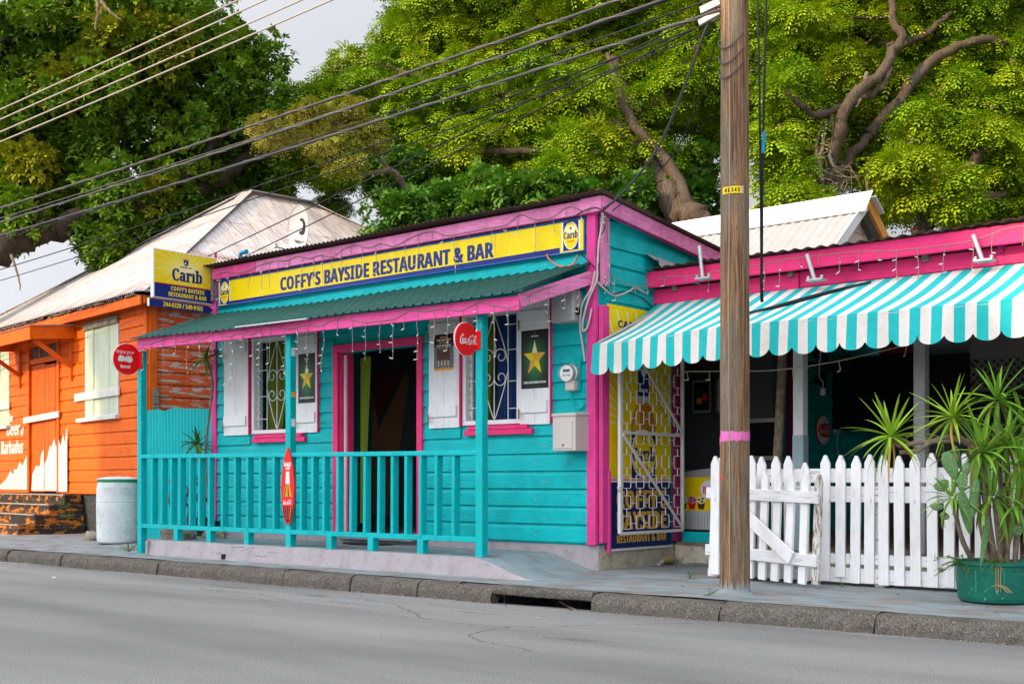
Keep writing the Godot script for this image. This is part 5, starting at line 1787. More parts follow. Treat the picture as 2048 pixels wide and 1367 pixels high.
	flat(o, "peeled_paint", PackedVector2Array([Vector2(-4.38, 0.74), Vector2(-3.74, 0.74), Vector2(-3.74, 1.60), Vector2(-3.84, 1.56), Vector2(-3.9, 1.72), Vector2(-4.05, 1.55), Vector2(-4.12, 1.6), Vector2(-4.25, 1.35), Vector2(-4.38, 1.25)]), M.peeled_white, at(Vector3(0, 0, 0.012)), 0.003)
	flat(o, "peeled_paint", PackedVector2Array([Vector2(-3.6, 0.73), Vector2(-3.2, 0.73), Vector2(-3.2, 1.92), Vector2(-3.32, 1.62), Vector2(-3.4, 1.78), Vector2(-3.5, 1.55), Vector2(-3.6, 1.7)]), M.peeled_white, at(Vector3(0, 0, 0.053)), 0.003)
	# painted words
	text(o, "The", at(Vector3(-6.15, 2.18, 0.0245)), 0.3, 0.16, M.peeled_white, "Droid Sans", 700, "lettering", 0.15)
	text(o, "Beer", at(Vector3(-5.98, 1.96, 0.0245)), 0.72, 0.26, M.peeled_white, "Droid Sans", 700, "lettering", 0.15)
	text(o, "of", at(Vector3(-5.5, 1.9, 0.0245)), 0.16, 0.16, M.peeled_white, "Droid Sans", 700, "lettering", 0.15)
	text(o, "Barbados", at(Vector3(-6.05, 1.60, 0.0245)), 1.22, 0.27, M.peeled_white, "Droid Sans", 700, "lettering", 0.15)
	# canopy over the door
	b = MB.new()
	b.bar(Vector3(-5.95, 3.52, 0.80), Vector3(-2.95, 3.52, 0.80), 0.04, 0.22)
	var cn := put(o, "canopy", b, M.orange)
	b = MB.new()
	b.bbox(Vector3(-2.96, 3.56, 0.40), Vector3(0.035, 0.22, 0.76), 0.004, rx(0.1))
	put(cn, "end_board", b, M.orange)
	b = MB.new()
	b.bbox(Vector3(-5.94, 3.56, 0.40), Vector3(0.035, 0.22, 0.76), 0.004, rx(0.1))
	put(cn, "end_board", b, M.orange)
	b = MB.new()
	corrugated(b, -6.0, -2.9, 0.84, 0.0, func(x: float, z: float): return 3.72 - 0.1 * z, 0.076, 0.018)
	put(cn, "canopy_sheet", b, M.rust_roof)
	for x in [-5.6, -3.06]:
		b = MB.new()
		b.bar(Vector3(x, 2.98, 0.03), Vector3(x, 3.42, 0.70), 0.07, 0.07)
		b.bbox(Vector3(x, 3.12, 0.035), Vector3(0.075, 0.75, 0.05), 0.004)
		put(o, "bracket", b, M.orange_upright)
	# boarded windows
	for q in [[-2.46, -1.1], [-7.62, -6.22]]:
		var x0: float = q[0]
		var x1: float = q[1]
		frame(o, "window_frame", x0 + 0.05, 2.07, x1 - 0.05, 3.6, 0.06, 0.03, 0.0, M.peeled_white, Transform3D.IDENTITY, "lrb")
		var k := 4
		for i in k:
			var w := (x1 - x0 - 0.1) / k
			put(o, "window_board", bm(Vector3(w - 0.006, 1.52, 0.03), 0.004), M.pale_green, at(Vector3(x0 + 0.05 + w * (i + 0.5), 2.83, 0.01 + r.randfn(0, 0.004))))
		put(o, "header", bm(Vector3(x1 - x0 + 0.06, 0.13, 0.06), 0.006), M.old_wood, Transform3D(rz(0.012), Vector3((x0 + x1) / 2, 3.64, 0.035)))
		put(o, "plank", bm(Vector3(x1 - x0 + 0.5, 0.14, 0.03), 0.006), M.peeled_white, Transform3D(rz(0.012), Vector3((x0 + x1) / 2 - 0.15, 2.42, 0.05)))
		put(o, "window_sill", bm(Vector3(x1 - x0 + 0.3, 0.07, 0.1), 0.006), M.peeled_white, Transform3D(rz(0.008), Vector3((x0 + x1) / 2 - 0.1, 2.0, 0.05)))
	# eaves
	put(o, "eave_board", bm(Vector3(9.2, 0.15, 0.03), 0.004), M.orange, at(Vector3(-4.37, 3.80, 0.235)))
	put(o, "eave_board", bm(Vector3(0.03, 0.12, 10.4), 0.004), M.orange, at(Vector3(0.24, 3.81, -5.0)))
	b = MB.new()
	b.box(Vector3(-8.95, 3.865, 0.02), Vector3(0.22, 3.885, 0.24))
	b.box(Vector3(0.02, 3.865, -10.2), Vector3(0.22, 3.885, 0.018))
	put(o, "soffit", b, M.old_wood)
	var jr := MB.new()
	for i in 260:
		var x := r.randf_range(-8.9, 0.2)
		jr.bbox(Vector3(x, 3.90 + r.randf_range(-0.01, 0.02), 0.265 + r.randf_range(-0.02, 0.025)), Vector3(r.randf_range(0.03, 0.12), 0.02, 0.03), 0.006, Basis.from_euler(Vector3(r.randf(), r.randfn(0, 0.4), r.randfn(0, 0.2))))
	put(o, "gutter_litter", jr, M.old_wood, Transform3D.IDENTITY, true)
	# roof: two hipped ends and two long slopes of corrugated sheets
	var E0 := Vector3(0.30, 3.90, 0.30)
	var E1 := Vector3(-9.04, 3.90, 0.30)
	var E2 := Vector3(-9.04, 3.90, -10.35)
	var E3 := Vector3(0.30, 3.90, -10.35)
	var A := Vector3(-4.37, 7.04, -4.3)
	var B := Vector3(-4.37, 7.04, -5.9)
	roof_face(o, E1, E0, A, A, M.rust_roof)
	roof_face(o, E0, E3, A, B, M.rust_roof_side)
	roof_face(o, E3, E2, B, B, M.rust_roof)
	roof_face(o, E2, E1, B, A, M.rust_roof_side)
	b = MB.new()
	for q in [[E0, A], [E3, B], [E1, A], [E2, B]]:
		var dir: Vector3 = (q[1] - q[0]).normalized()
		b.bar(q[0] + Vector3(0, 0.03, 0), q[1] + Vector3(0, 0.045, 0), 0.2, 0.02)
	b.bar(A + Vector3(0, 0.045, 0), B + Vector3(0, 0.045, 0), 0.26, 0.02)
	put(o, "ridge_cap", b, M.rust_roof)


func roof_face(o: Node3D, p0: Vector3, p1: Vector3, t0: Vector3, t1: Vector3, mat: Material):
	# one slope between the eave p0-p1 and the top t0-t1 (seen from outside, left to right)
	var e := (p1 - p0).normalized()
	var L := p0.distance_to(p1)
	var up := (t0 - p0) - e * (t0 - p0).dot(e)
	var H := up.length()
	up /= H
	var m := e.cross(up).normalized()
	if m.y < 0.0:
		m = -m
	var s0 := (t0 - p0).dot(e)
	var s1 := (t1 - p0).dot(e)
	var rows := 3
	for k in rows:
		var b := MB.new()
		var n := int(L / 0.0195)
		var lo := H * k / rows - (0.08 if k else 0.0)
		var hi := H * (k + 1) / rows
		for i in n:
			var sa := L * i / n
			var sb := L * (i + 1) / n
			var P := []
			for s in [sa, sb]:
				var lim := H
				if s < s0:
					lim = H * s / s0
				elif s > s1:
					lim = H * (L - s) / maxf(L - s1, 0.001)
				var a := minf(lo, lim)
				var z := minf(hi, lim)
				var w: float = 0.017 * cos(s / 0.0762 * TAU)
				var sheet_no := floorf(s / 0.72)
				var lift: float = 0.012 * (rows - k) + 0.006 * fposmod(sheet_no * 0.37 + k * 0.6, 1.0)
				var dm := e * (0.017 * TAU / 0.0762 * sin(s / 0.0762 * TAU))
				P.append([p0 + e * s + up * a + m * (w + lift + (0.010 if k else 0.0)), p0 + e * s + up * z + m * (w + lift - 0.01), (m + dm).normalized(), z - a])
			if P[0][3] < 0.002 and P[1][3] < 0.002:
				continue
			b.sq(P[0][0], P[1][0], P[1][1], P[0][1], P[0][2], P[1][2], P[1][2], P[0][2])
		if b.v.size():
			put(o, "roof_sheets", b, mat)


func beside_the_house():
	var o := thing("sheet_fence", "teal painted corrugated iron sheet closing the gap beside the orange house", "fence")
	var b := MB.new()
	var r := RandomNumberGenerator.new()
	r.seed = 6
	b.sheet(170, 8, func(u: float, v: float):
		var x := lerpf(-8.4, -6.5, u)
		var top := 1.955 + 0.02 * sin(x * 3.0) - (0.04 * exp(-pow((x + 7.85) / 0.1, 2.0)))
		return Vector3(x, lerpf(0.08, top, v), -0.15 + 0.011 * cos(x / 0.0762 * TAU) + 0.01 * sin(x * 1.3) + 0.02 * pow(v, 8.0) * exp(-pow((x + 7.85) / 0.12, 2.0))))
	put(o, "sheet", b, M.teal_sheet)
	b = MB.new()
	for L in [[[-7.75, 0.95], [-7.7, 0.8], [-7.74, 0.62], [-7.68, 0.55], [-7.66, 0.5]], [[-7.35, 0.85], [-7.28, 0.78], [-7.38, 0.62], [-7.26, 0.55], [-7.3, 0.35], [-7.24, 0.2]], [[-7.05, 1.0], [-7.1, 0.9], [-6.98, 0.82], [-7.08, 0.68], [-6.99, 0.6], [-7.05, 0.45], [-7.0, 0.25]], [[-6.85, 0.85], [-6.78, 0.7], [-6.86, 0.66], [-6.76, 0.6]]]:
		var pts := []
		for q in L:
			pts.append(Vector2(q[0], q[1]))
		pen(b, pts, 0.015, 0.05, at(Vector3(0, 0, -0.132)), 0.003)
	put(o, "scrawl", b, M.purple_ink)
	settle(o, Vector3(-7.5, 0.08, -0.15))
	# the drum
	o = thing("drum", "white plastic drum with a green ring beside the orange house", "drum", "", Vector3(-8.83, 0, 0.02))
	b = MB.new()
	b.lathe([Vector2(0.001, 0.0), Vector2(0.27, 0.0), Vector2(0.295, 0.02), Vector2(0.302, 0.06), Vector2(0.308, 0.28), Vector2(0.302, 0.288), Vector2(0.308, 0.296), Vector2(0.311, 0.5), Vector2(0.311, 0.595), Vector2(0.304, 0.603), Vector2(0.311, 0.611), Vector2(0.304, 0.82), Vector2(0.292, 0.885), Vector2(0.287, 0.905)], 48)
	put(o, "body", b, M.drum_white)
	b = MB.new()
	b.lathe([Vector2(0.288, 0.905), Vector2(0.297, 0.908), Vector2(0.298, 0.935), Vector2(0.288, 0.94)], 48)
	put(o, "ring", b, M.green_lid)
	b = MB.new()
	b.lathe([Vector2(0.288, 0.936), Vector2(0.302, 0.945), Vector2(0.302, 0.955), Vector2(0.27, 0.966), Vector2(0.15, 0.985), Vector2(0.001, 0.99)], 48)
	put(o, "lid", b, M.drum_white)
	# lumps of stone
	var spots := [[-6.5, 0.2, 0.62, 0.24, 0.15, 0.13, "pair of coral stones wedged behind the left veranda post"], [-6.08, 0.17, 0.3, 0.2, 0.14, 0.12, "coral stone lying behind the railing at the sheet fence"], [-9.85, 0.03, -0.15, 0.15, 0.11, 0.1, "pale rubble stone beside the foot of the orange steps"]]
	for q in spots:
		o = thing("stone", q[6], "stone", "", Vector3(q[0], q[1], q[2]))
		for k in (2 if q[0] == -6.5 else 1):
			var f := FastNoiseLite.new()
			f.seed = int(absf(q[0]) * 10) + k
			f.frequency = 1.4
			b = MB.new()
			b.sheet(18, 12, func(u: float, v: float):
				var a: float = TAU * u
				var e: float = PI * (v - 0.5)
				var d := Vector3(cos(a) * cos(e), sin(e), sin(a) * cos(e))
				var k2: float = 1.0 + 0.5 * f.get_noise_3d(d.x, d.y, d.z)
				return Vector3(d.x * q[3], d.y * q[4], d.z * q[5]) * k2 + Vector3(0.22 * k, 0, 0.03 * k), true)
			put(o, "lump", b, M.stone)


# ---------------------------------------------------------------- the open dining shed, its awning and fence
func dining_shed():
	var r := RandomNumberGenerator.new()
	r.seed = 33
	var o := thing("dining_shed", "open dining shed with hot pink beams joined to the restaurant's side", "shed")
	var b := MB.new()
	b.box(Vector3(0.02, -0.2, -7.2), Vector3(8.0, 0.21, -1.42))
	put(o, "plinth", b, M.cream_plaster)
	b = MB.new()
	for i in 28:
		b.bbox(Vector3(4.0, 0.225, -1.5 - i * 0.2), Vector3(7.9, 0.03, 0.195), 0.003)
	put(o, "floor_boards", b, M.annex_floor)
	put(o, "sill_board", bm(Vector3(0.9, 0.13, 0.03), 0.004), M.teal, at(Vector3(0.42, 0.29, -1.56)))
	put(o, "upper_beam", bm(Vector3(8.0, 0.17, 0.045), 0.005), M.hot_pink, at(Vector3(4.01, 3.083, -0.89)))
	put(o, "lower_beam", bm(Vector3(1.72, 0.16, 0.05), 0.005), M.hot_pink, at(Vector3(0.87, 2.915, -1.02)))
	put(o, "lower_beam", bm(Vector3(6.3, 0.16, 0.05), 0.005), M.hot_pink, at(Vector3(4.885, 2.925, -1.045)))
	for i in 12:
		put(o, "rafter", bm(Vector3(0.05, 0.11, 5.4), 0.004), M.maroon_post if i % 2 else M.old_wood, Transform3D(rx(0.02), Vector3(0.3 + i * 0.68, 3.06, -3.65)))
	b = MB.new()
	corrugated(b, 0.03, 8.0, -0.80, -6.9, func(x: float, z: float): return 3.182 - 0.02 * (-0.8 - z) + 0.01 * sin(x * 1.9), 0.135, 0.02, false, null, 3)
	put(o, "roof_sheet", b, M.dark_roof)
	# posts
	put(o, "post", bm(Vector3(0.11, 2.6, 0.11), 0.006), M.white_paint, at(Vector3(1.72, 1.53, -1.06)))
	put(o, "post", bm(Vector3(0.12, 1.15, 0.12), 0.006), M.sky_blue_post, at(Vector3(1.72, 0.80, -1.06)))
	put(o, "post", bm(Vector3(0.11, 2.6, 0.11), 0.006), M.grey_panel, at(Vector3(2.95, 1.53, -1.06)))
	put(o, "post", bm(Vector3(0.11, 2.6, 0.11), 0.006), M.white_paint, at(Vector3(5.4, 1.53, -1.06)))
	b = MB.new()
	b.tube([Vector3(1.42, 0.2, -1.12), Vector3(1.44, 1.2, -1.12), Vector3(1.5, 2.0, -1.1), Vector3(1.53, 2.85, -1.08)], [0.055, 0.05, 0.05, 0.048], 9, true, 0.1)
	put(o, "bent_post", b, M.bark_pale)
	put(o, "post", bm(Vector3(0.1, 2.7, 0.1), 0.005), M.maroon_post, at(Vector3(0.06, 1.55, -4.12)))
	put(o, "door_post", bm(Vector3(0.09, 2.55, 0.13), 0.005), M.maroon_post, at(Vector3(0.0, 1.52, -1.47)))
	# the far end: dark boards, hung panels and a lattice
	b = MB.new()
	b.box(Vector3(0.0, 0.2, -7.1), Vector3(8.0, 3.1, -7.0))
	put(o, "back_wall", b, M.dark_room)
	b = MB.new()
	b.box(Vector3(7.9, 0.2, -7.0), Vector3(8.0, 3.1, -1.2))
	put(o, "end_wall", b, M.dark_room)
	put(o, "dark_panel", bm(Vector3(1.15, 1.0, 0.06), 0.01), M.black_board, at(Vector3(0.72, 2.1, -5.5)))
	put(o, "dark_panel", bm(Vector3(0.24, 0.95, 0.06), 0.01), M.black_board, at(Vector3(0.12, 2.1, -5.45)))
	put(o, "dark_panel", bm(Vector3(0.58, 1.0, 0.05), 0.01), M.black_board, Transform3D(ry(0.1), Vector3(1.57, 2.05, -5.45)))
	put(o, "red_board", bm(Vector3(0.45, 0.22, 0.04), 0.01), plain("dull_red", Color(0.3, 0.04, 0.03), 0.8), at(Vector3(0.85, 2.72, -5.6)))
	put(o, "low_cupboard", bm(Vector3(1.6, 0.6, 0.4), 0.02), M.dark_room, at(Vector3(2.2, 1.35, -5.4)))
	var L := MB.new()
	L.bbox(Vector3(2.6, 2.62, -5.5), Vector3(1.5, 0.30, 0.03), 0.004)
	L.bbox(Vector3(2.6, 2.08, -5.5), Vector3(1.5, 0.05, 0.03), 0.004)
	var lt := put(o, "lattice_frame", L, M.lattice)
	for i in 16:
		for s in [-1.0, 1.0]:
			var x := 1.85 + i * 0.1
			put(lt, "lattice_slat", bm(Vector3(0.028, 0.56, 0.008), 0.002), M.lattice, Transform3D(rz(s * 0.78), Vector3(x, 2.28, -5.5 + 0.006 * s)))
	# lath of torn roofing where the shed meets the wall
	b = MB.new()
	b.sheet(60, 3, func(u: float, v: float):
		var z := lerpf(-0.80, -1.75, u)
		var y := 3.37 - 0.05 * u - v * 0.26 * clampf(u * 3.0, 0.3, 1.0) * (1.0 - 0.55 * u)
		return Vector3(0.03 + 0.10 * v + 0.012 * cos(u * 58.0) * v, y, z))
	put(o, "torn_flashing", b, M.white_roof)
	# things in the shed
	var q := thing("freezer", "yellow ice-cream freezer with cone pictures behind the fence gate", "freezer", "", Vector3(0.12, 0.36, -2.1))
	b = MB.new()
	b.bbox(Vector3(0, 0.3, 0), Vector3(0.95, 0.6, 0.6), 0.03)
	put(q, "cabinet", b, M.yellow_panel)
	put(q, "front_panel", bm(Vector3(0.9, 0.38, 0.01), 0.004), M.yellow_panel, at(Vector3(0, 0.41, 0.303)))
	b = MB.new()
	b.slab(PackedVector2Array([Vector2(-0.48, 0.59), Vector2(0.48, 0.59), Vector2(0.48, 0.72), Vector2(0.1, 0.70), Vector2(-0.3, 0.655), Vector2(-0.48, 0.63)]), 0.6, at(Vector3(0, 0, -0.3)))
	put(q, "lid", b, M.print_grey)
	put(q, "vent_panel", bm(Vector3(0.92, 0.21, 0.02), 0.004), M.dish_grey, at(Vector3(0, 0.115, 0.305)))
	for i in 22:
		put(q, "vent_slot", bm(Vector3(0.008, 0.15, 0.006), 0.001), M.print_grey, at(Vector3(-0.42 + i * 0.04, 0.115, 0.316)))
	var F := at(Vector3(0, 0, 0.3085))
	flat(q, "roundel", disc_poly(0.13, 0.11, 26, Vector2(0.13, 0.46)), M.sign_white, F)
	text(q, "BON", F * at(Vector3(0.12, 0.455, 0.002)), 0.17, 0.08, M.sign_red, "Droid Serif", 700)
	flat(q, "orange_print", disc_poly(0.03, 0.035, 16, Vector2(0.125, 0.455)), M.orange_ink, F * at(Vector3(0, 0, 0.003)))
	for k in 4:
		flat(q, "cup_print", PackedVector2Array([Vector2(-0.4 + k * 0.12, 0.34), Vector2(-0.29 + k * 0.12, 0.34), Vector2(-0.31 + k * 0.12, 0.24), Vector2(-0.38 + k * 0.12, 0.24)]), [M.brown_ink, M.choc, M.sign_red, M.choc][k], F * at(Vector3(0, 0, 0.0002 * k)))
		flat(q, "cup_print", disc_poly(0.06, 0.045, 18, Vector2(-0.345 + k * 0.12, 0.345)), [M.sign_pale, M.sign_white, plain("ice_pink", Color(0.7, 0.25, 0.3), 0.5), M.sign_pale][k], F * at(Vector3(0, 0, 0.0006 + 0.0002 * k)))
		for a in 3:
			flat(q, "cup_print", disc_poly(0.018, 0.012, 10, Vector2(-0.345 + k * 0.12 + cos(a * 2.1 + k) * 0.03, 0.345 + sin(a * 2.1 + k) * 0.02)), M.choc, F * at(Vector3(0, 0, 0.0016 + 0.0002 * k)))
	q = thing("cabinet", "dark cabinet with a pale framed glass front above the freezer", "cabinet", "", Vector3(-0.12, 1.0, -3.0))
	put(q, "body", bm(Vector3(1.5, 1.9, 0.3), 0.01), M.dark_room, at(Vector3(-0.3, 0.6, -0.25)))
	frame(q, "front_frame", -0.05, 0.22, 0.55, 0.62, 0.05, 0.03, 0.0, M.house_pale)
	put(q, "glass_front", bm(Vector3(0.62, 0.44, 0.01), 0.002), M.black_board, at(Vector3(0.25, 0.42, 0.0)))
	for k in 2:
		var pz := thing("poster", ["small framed poster with a red ring over the freezer", "small poster with red and green flowers over the freezer"][k], "poster", "", Vector3(-0.42 + k * 0.34, 1.95, -2.72))
		flat(pz, "sheet", rect_poly(-0.13, -0.2, 0.13, 0.2), M.print_grey, Transform3D.IDENTITY)
		flat(pz, "picture", rect_poly(-0.11, -0.17, 0.11, 0.17), M.print_black if k == 0 else M.house_pale, at(Vector3(0, 0, 0.001)))
		for i in 5:
			flat(pz, "picture", disc_poly(0.04, 0.04, 12, Vector2(cos(i * 2.0) * 0.05, sin(i * 2.0) * 0.07)), [M.sign_red, M.print_green, M.gold][i % 3], at(Vector3(0, 0, 0.002 + 0.0003 * i)))
	# posters and plates on the teal wall of the restaurant
	q = thing("poster", "tall red-edged cola beach poster on the teal wall inside the shed", "poster")
	var X := Transform3D(EAST, Vector3(0.03, 1.945, -3.36))
	flat(q, "border", rect_poly(-0.28, -0.47, 0.28, 0.47), M.sign_red, X, 0.004)
	flat(q, "picture", rect_poly(-0.255, -0.45, 0.255, 0.45), plain("poster_sea", Color(0.06, 0.13, 0.17), 0.4), X, 0.006)
	flat(q, "picture", rect_poly(-0.255, -0.45, 0.255, 0.0), plain("poster_sand", Color(0.09, 0.08, 0.075), 0.4), X, 0.0068)
	flat(q, "picture", PackedVector2Array([Vector2(-0.24, -0.1), Vector2(-0.1, -0.1), Vector2(-0.1, 0.25), Vector2(-0.13, 0.33), Vector2(-0.21, 0.33), Vector2(-0.24, 0.25)]), M.cola, X, 0.0076)
	flat(q, "picture", PackedVector2Array([Vector2(0.02, 0.05), Vector2(0.0, 0.32), Vector2(-0.03, 0.40), Vector2(0.06, 0.3), Vector2(0.1, 0.3), Vector2(0.2, 0.18), Vector2(0.11, 0.12), Vector2(0.2, -0.08), Vector2(0.07, 0.03), Vector2(-0.06, -0.1)]), plain("poster_skin", Color(0.26, 0.09, 0.05), 0.5), X, 0.0076)
	flat(q, "badge", disc_poly(0.075, 0.075, 20, Vector2(0.15, 0.36)), M.sign_red, X, 0.008)
	text(q, "Enjoy your", X * at(Vector3(0.0, -0.25, 0.008)), 0.34, 0.06, M.sign_white, "Droid Sans", 400)
	cola_script(q, X * at(Vector3(0.0, -0.345, 0.0085)), 0.32, M.sign_white)
	text(q, "here!", X * at(Vector3(0.2, -0.39, 0.008)), 0.1, 0.04, M.sign_white)
	settle(q, Vector3(0.03, 1.48, -3.36))
	q = thing("round_plate", "round white and red cola plate on the teal wall inside the shed", "sign")
	X = Transform3D(EAST, Vector3(0.03, 1.605, -5.08))
	flat(q, "plate", disc_poly(0.2, 0.2, 36), M.sign_red, X, 0.015)
	flat(q, "face", disc_poly(0.19, 0.19, 36, Vector2(0.005, 0)), M.sign_white, X, 0.018)
	flat(q, "band", PackedVector2Array([Vector2(-0.18, 0.0), Vector2(-0.1, 0.075), Vector2(0.05, 0.1), Vector2(0.17, 0.085), Vector2(0.19, 0.0), Vector2(0.17, -0.085), Vector2(0.05, -0.1), Vector2(-0.1, -0.075)]), M.sign_red, X, 0.020)
	cola_script(q, X * at(Vector3(0.02, 0, 0.0198)), 0.3, M.sign_white)
	settle(q, Vector3(0.03, 1.4, -5.08))
	q = thing("socket_box", "cream socket box with a dangling flex on the shed's teal wall", "socket")
	put(q, "box", bm(Vector3(0.05, 0.12, 0.14), 0.01), M.mailbox, at(Vector3(0.05, 1.64, -5.5)))
	b = MB.new()
	b.tube(spline([Vector3(0.06, 1.58, -5.5), Vector3(0.07, 1.4, -5.46), Vector3(0.06, 1.3, -5.52), Vector3(0.07, 1.24, -5.5)], 5), 0.008, 5)
	put(q, "flex", b, M.mailbox)
	settle(q, Vector3(0.05, 1.24, -5.5))
	q = thing("wall_fan", "large dark wall fan hung high under the awning's shade", "fan", "", Vector3(0.62, 2.36, -4.0))
	b = MB.new()
	for k in 5:
		var rr: float = 0.33 * (k + 1) / 5.0
		var ring := []
		for i in 29:
			ring.append(Vector3(cos(TAU * i / 28.0) * rr, sin(TAU * i / 28.0) * rr, 0.07 * (1.0 - pow(rr / 0.33, 2.0))))
		b.tube(ring, 0.004, 4, false)
	for i in 24:
		var a := TAU * i / 24.0
		b.tube([Vector3(0, 0, 0.07), Vector3(cos(a) * 0.18, sin(a) * 0.18, 0.05), Vector3(cos(a) * 0.33, sin(a) * 0.33, 0.0)], 0.003, 4, false)
	put(q, "cage", b, M.rubber)
	for k in 3:
		b = MB.new()
		b.sheet(4, 6, func(u: float, v: float):
			var a := TAU * k / 3.0 + (u - 0.5) * 0.9
			return Vector3(cos(a), sin(a), 0) * lerpf(0.05, 0.28, v) + Vector3(0, 0, -0.03 + 0.05 * (u - 0.5)))
		put(q, "blade", b, M.rubber)
	b = MB.new()
	b.lathe([Vector2(0.001, -0.1), Vector2(0.07, -0.1), Vector2(0.06, 0.02), Vector2(0.001, 0.05)], 16, Vector3(0, 0, -0.08), rx(PI / 2))
	b.tube([Vector3(0, 0, -0.15), Vector3(-0.3, 0.05, -0.2), Vector3(-0.6, 0.05, -0.2)], 0.03, 8)
	put(q, "motor", b, M.rubber)
	q = thing("pull_switch", "small white switch hanging on a pale flex under the awning", "switch")
	b = MB.new()
	b.tube(spline([Vector3(0.72, 2.5, -3.6), Vector3(0.70, 2.2, -3.6), Vector3(0.75, 2.12, -3.6), Vector3(0.75, 2.05, -3.6)], 5), 0.006, 5)
	put(q, "flex", b, M.sign_white)
	put(q, "switch", bm(Vector3(0.06, 0.09, 0.03), 0.006), M.sign_white, at(Vector3(0.75, 2.0, -3.6)))
	settle(q, Vector3(0.75, 1.95, -3.6))


func awning():
	var o := thing("awning", "striped teal and white awning with a scalloped valance over the fence", "awning")
	var stripe := 0.0917
	var x0 := 0.06
	var n := 72
	var drop := func(x: float, v: float) -> Vector3:
		# from the beam (v 0) to the front bar (v 1), sagging a little between its arms
		var sag: float = 0.035 * sin(PI * v) * (0.6 + 0.4 * cos(x * TAU / 1.7)) + 0.012 * sin(x * 5.0) * v * (1.0 - v)
		var yf := 2.285 + 0.06 * smoothstep(0.0, 1.8, x)
		return Vector3(x + 0.05 * v * (1.0 - smoothstep(0.0, 1.0, x)), lerpf(2.835, yf, v) - sag, lerpf(-1.0, 0.25, v))
	for i in n:
		var a := x0 + i * stripe
		var c := a + stripe
		var mat: Material = M.awning_teal if i % 2 == 0 else M.awning_white
		var b := MB.new()
		b.sheet(2, 8, func(u: float, v: float): return drop.call(lerpf(a, c, u), v), true)
		put(o, "stripe", b, mat)
		# valance below the front bar, in scallops of two and a half stripes
		b = MB.new()
		b.sheet(8, 8, func(u: float, v: float):
			var x := lerpf(a, c, u)
			var top: Vector3 = drop.call(x, 1.0)
			var ph := fposmod((x - x0 + 0.02) / 0.226, 1.0)
			var low: float = 0.225 + 0.085 * sqrt(maxf(1.0 - pow(absf(ph - 0.5) * 2.0, 2.2), 0.0))
			var wave := 0.012 * sin(x * 9.0 + 1.0) * v + 0.008 * sin(x * 23.0) * v
			return top + Vector3(0, -low * v, 0.012 * v + wave), true)
		put(o, "valance", b, mat)
	# the end gore on the left
	var g := MB.new()
	g.sheet(1, 6, func(u: float, v: float):
		var p: Vector3 = drop.call(x0, 1.0)
		return Vector3(p.x - 0.002, p.y - 0.28 * u, p.z - 0.22 * v * 0.2 + 0.01 * u))
	put(o, "valance_return", g, M.awning_white)
	g = MB.new()
	g.tube([Vector3(0.12, 2.272, 0.235), Vector3(1.5, 2.315, 0.235), Vector3(3.0, 2.325, 0.235), Vector3(6.6, 2.325, 0.235)], 0.016, 8)
	for x in [0.16, 1.7, 3.4, 5.2, 6.5]:
		g.tube([Vector3(x, 2.80, -1.0), Vector3(x, 2.30, 0.23)], 0.014, 6)
	put(o, "front_bar", g, M.galvanised)
	settle(o, Vector3(3.3, 2.0, -0.4))
	var marks := ["steel tube bracket on the pink beam left of the pole", "steel tube bracket on the pink beam right of the pole", "steel tube bracket on the pink beam near the right edge"]
	var k := 0
	for x in [0.75, 2.0, 3.6]:
		var q := thing("tube_bracket", marks[k], "bracket", "tube brackets along the pink beam")
		var top: Vector3 = [Vector3(0.69, 3.36, -0.83), Vector3(1.92, 3.12, -0.80), Vector3(3.52, 3.10, -0.80)][k]
		var y: float = [3.02, 2.87, 2.87][k]
		g = MB.new()
		g.tube([top, Vector3(x, y, -0.80)], 0.021, 10)
		put(q, "tube", g, M.galvanised)
		put(q, "base_plate", bm(Vector3(0.17, 0.02, 0.12), 0.004), M.galvanised, at(Vector3(x + 0.02, y - 0.01, -0.80)))
		for s in [-1, 1]:
			put(q, "bolt", bm(Vector3(0.025, 0.03, 0.025), 0.004), M.galvanised, at(Vector3(x + 0.02 + s * 0.07, y + 0.015, -0.77)))
		settle(q, Vector3(x, y - 0.02, -0.8))
		k += 1
	var q := thing("awning_cable", "black cable lying across the striped awning behind the pole", "cable")
	g = MB.new()
	var pts := []
	for i in 9:
		var u := i / 8.0
		pts.append(drop.call(lerpf(1.55, 2.55, u), lerpf(0.62, 0.12, u)) + Vector3(0, 0.02, 0.0))
	g.tube(pts, [0.01, 0.012, 0.016, 0.02, 0.02, 0.018, 0.015, 0.012, 0.01], 6)
	put(q, "cable", g, M.black_wire)
	settle(q, pts[0])


func picket(w: float, h: float, t: float, tip: float, lean_seed := 0) -> ArrayMesh:
	var key := "picket %.3f %.3f %.3f %.3f" % [w, h, t, tip]
	if not boxes.has(key):
		var b := MB.new()
		b.slab(PackedVector2Array([Vector2(-w / 2, 0), Vector2(w / 2, 0), Vector2(w / 2, h - tip), Vector2(w * 0.12, h), Vector2(-w * 0.12, h), Vector2(-w / 2, h - tip)]), t)
		boxes[key] = b.mesh()
	return boxes[key]


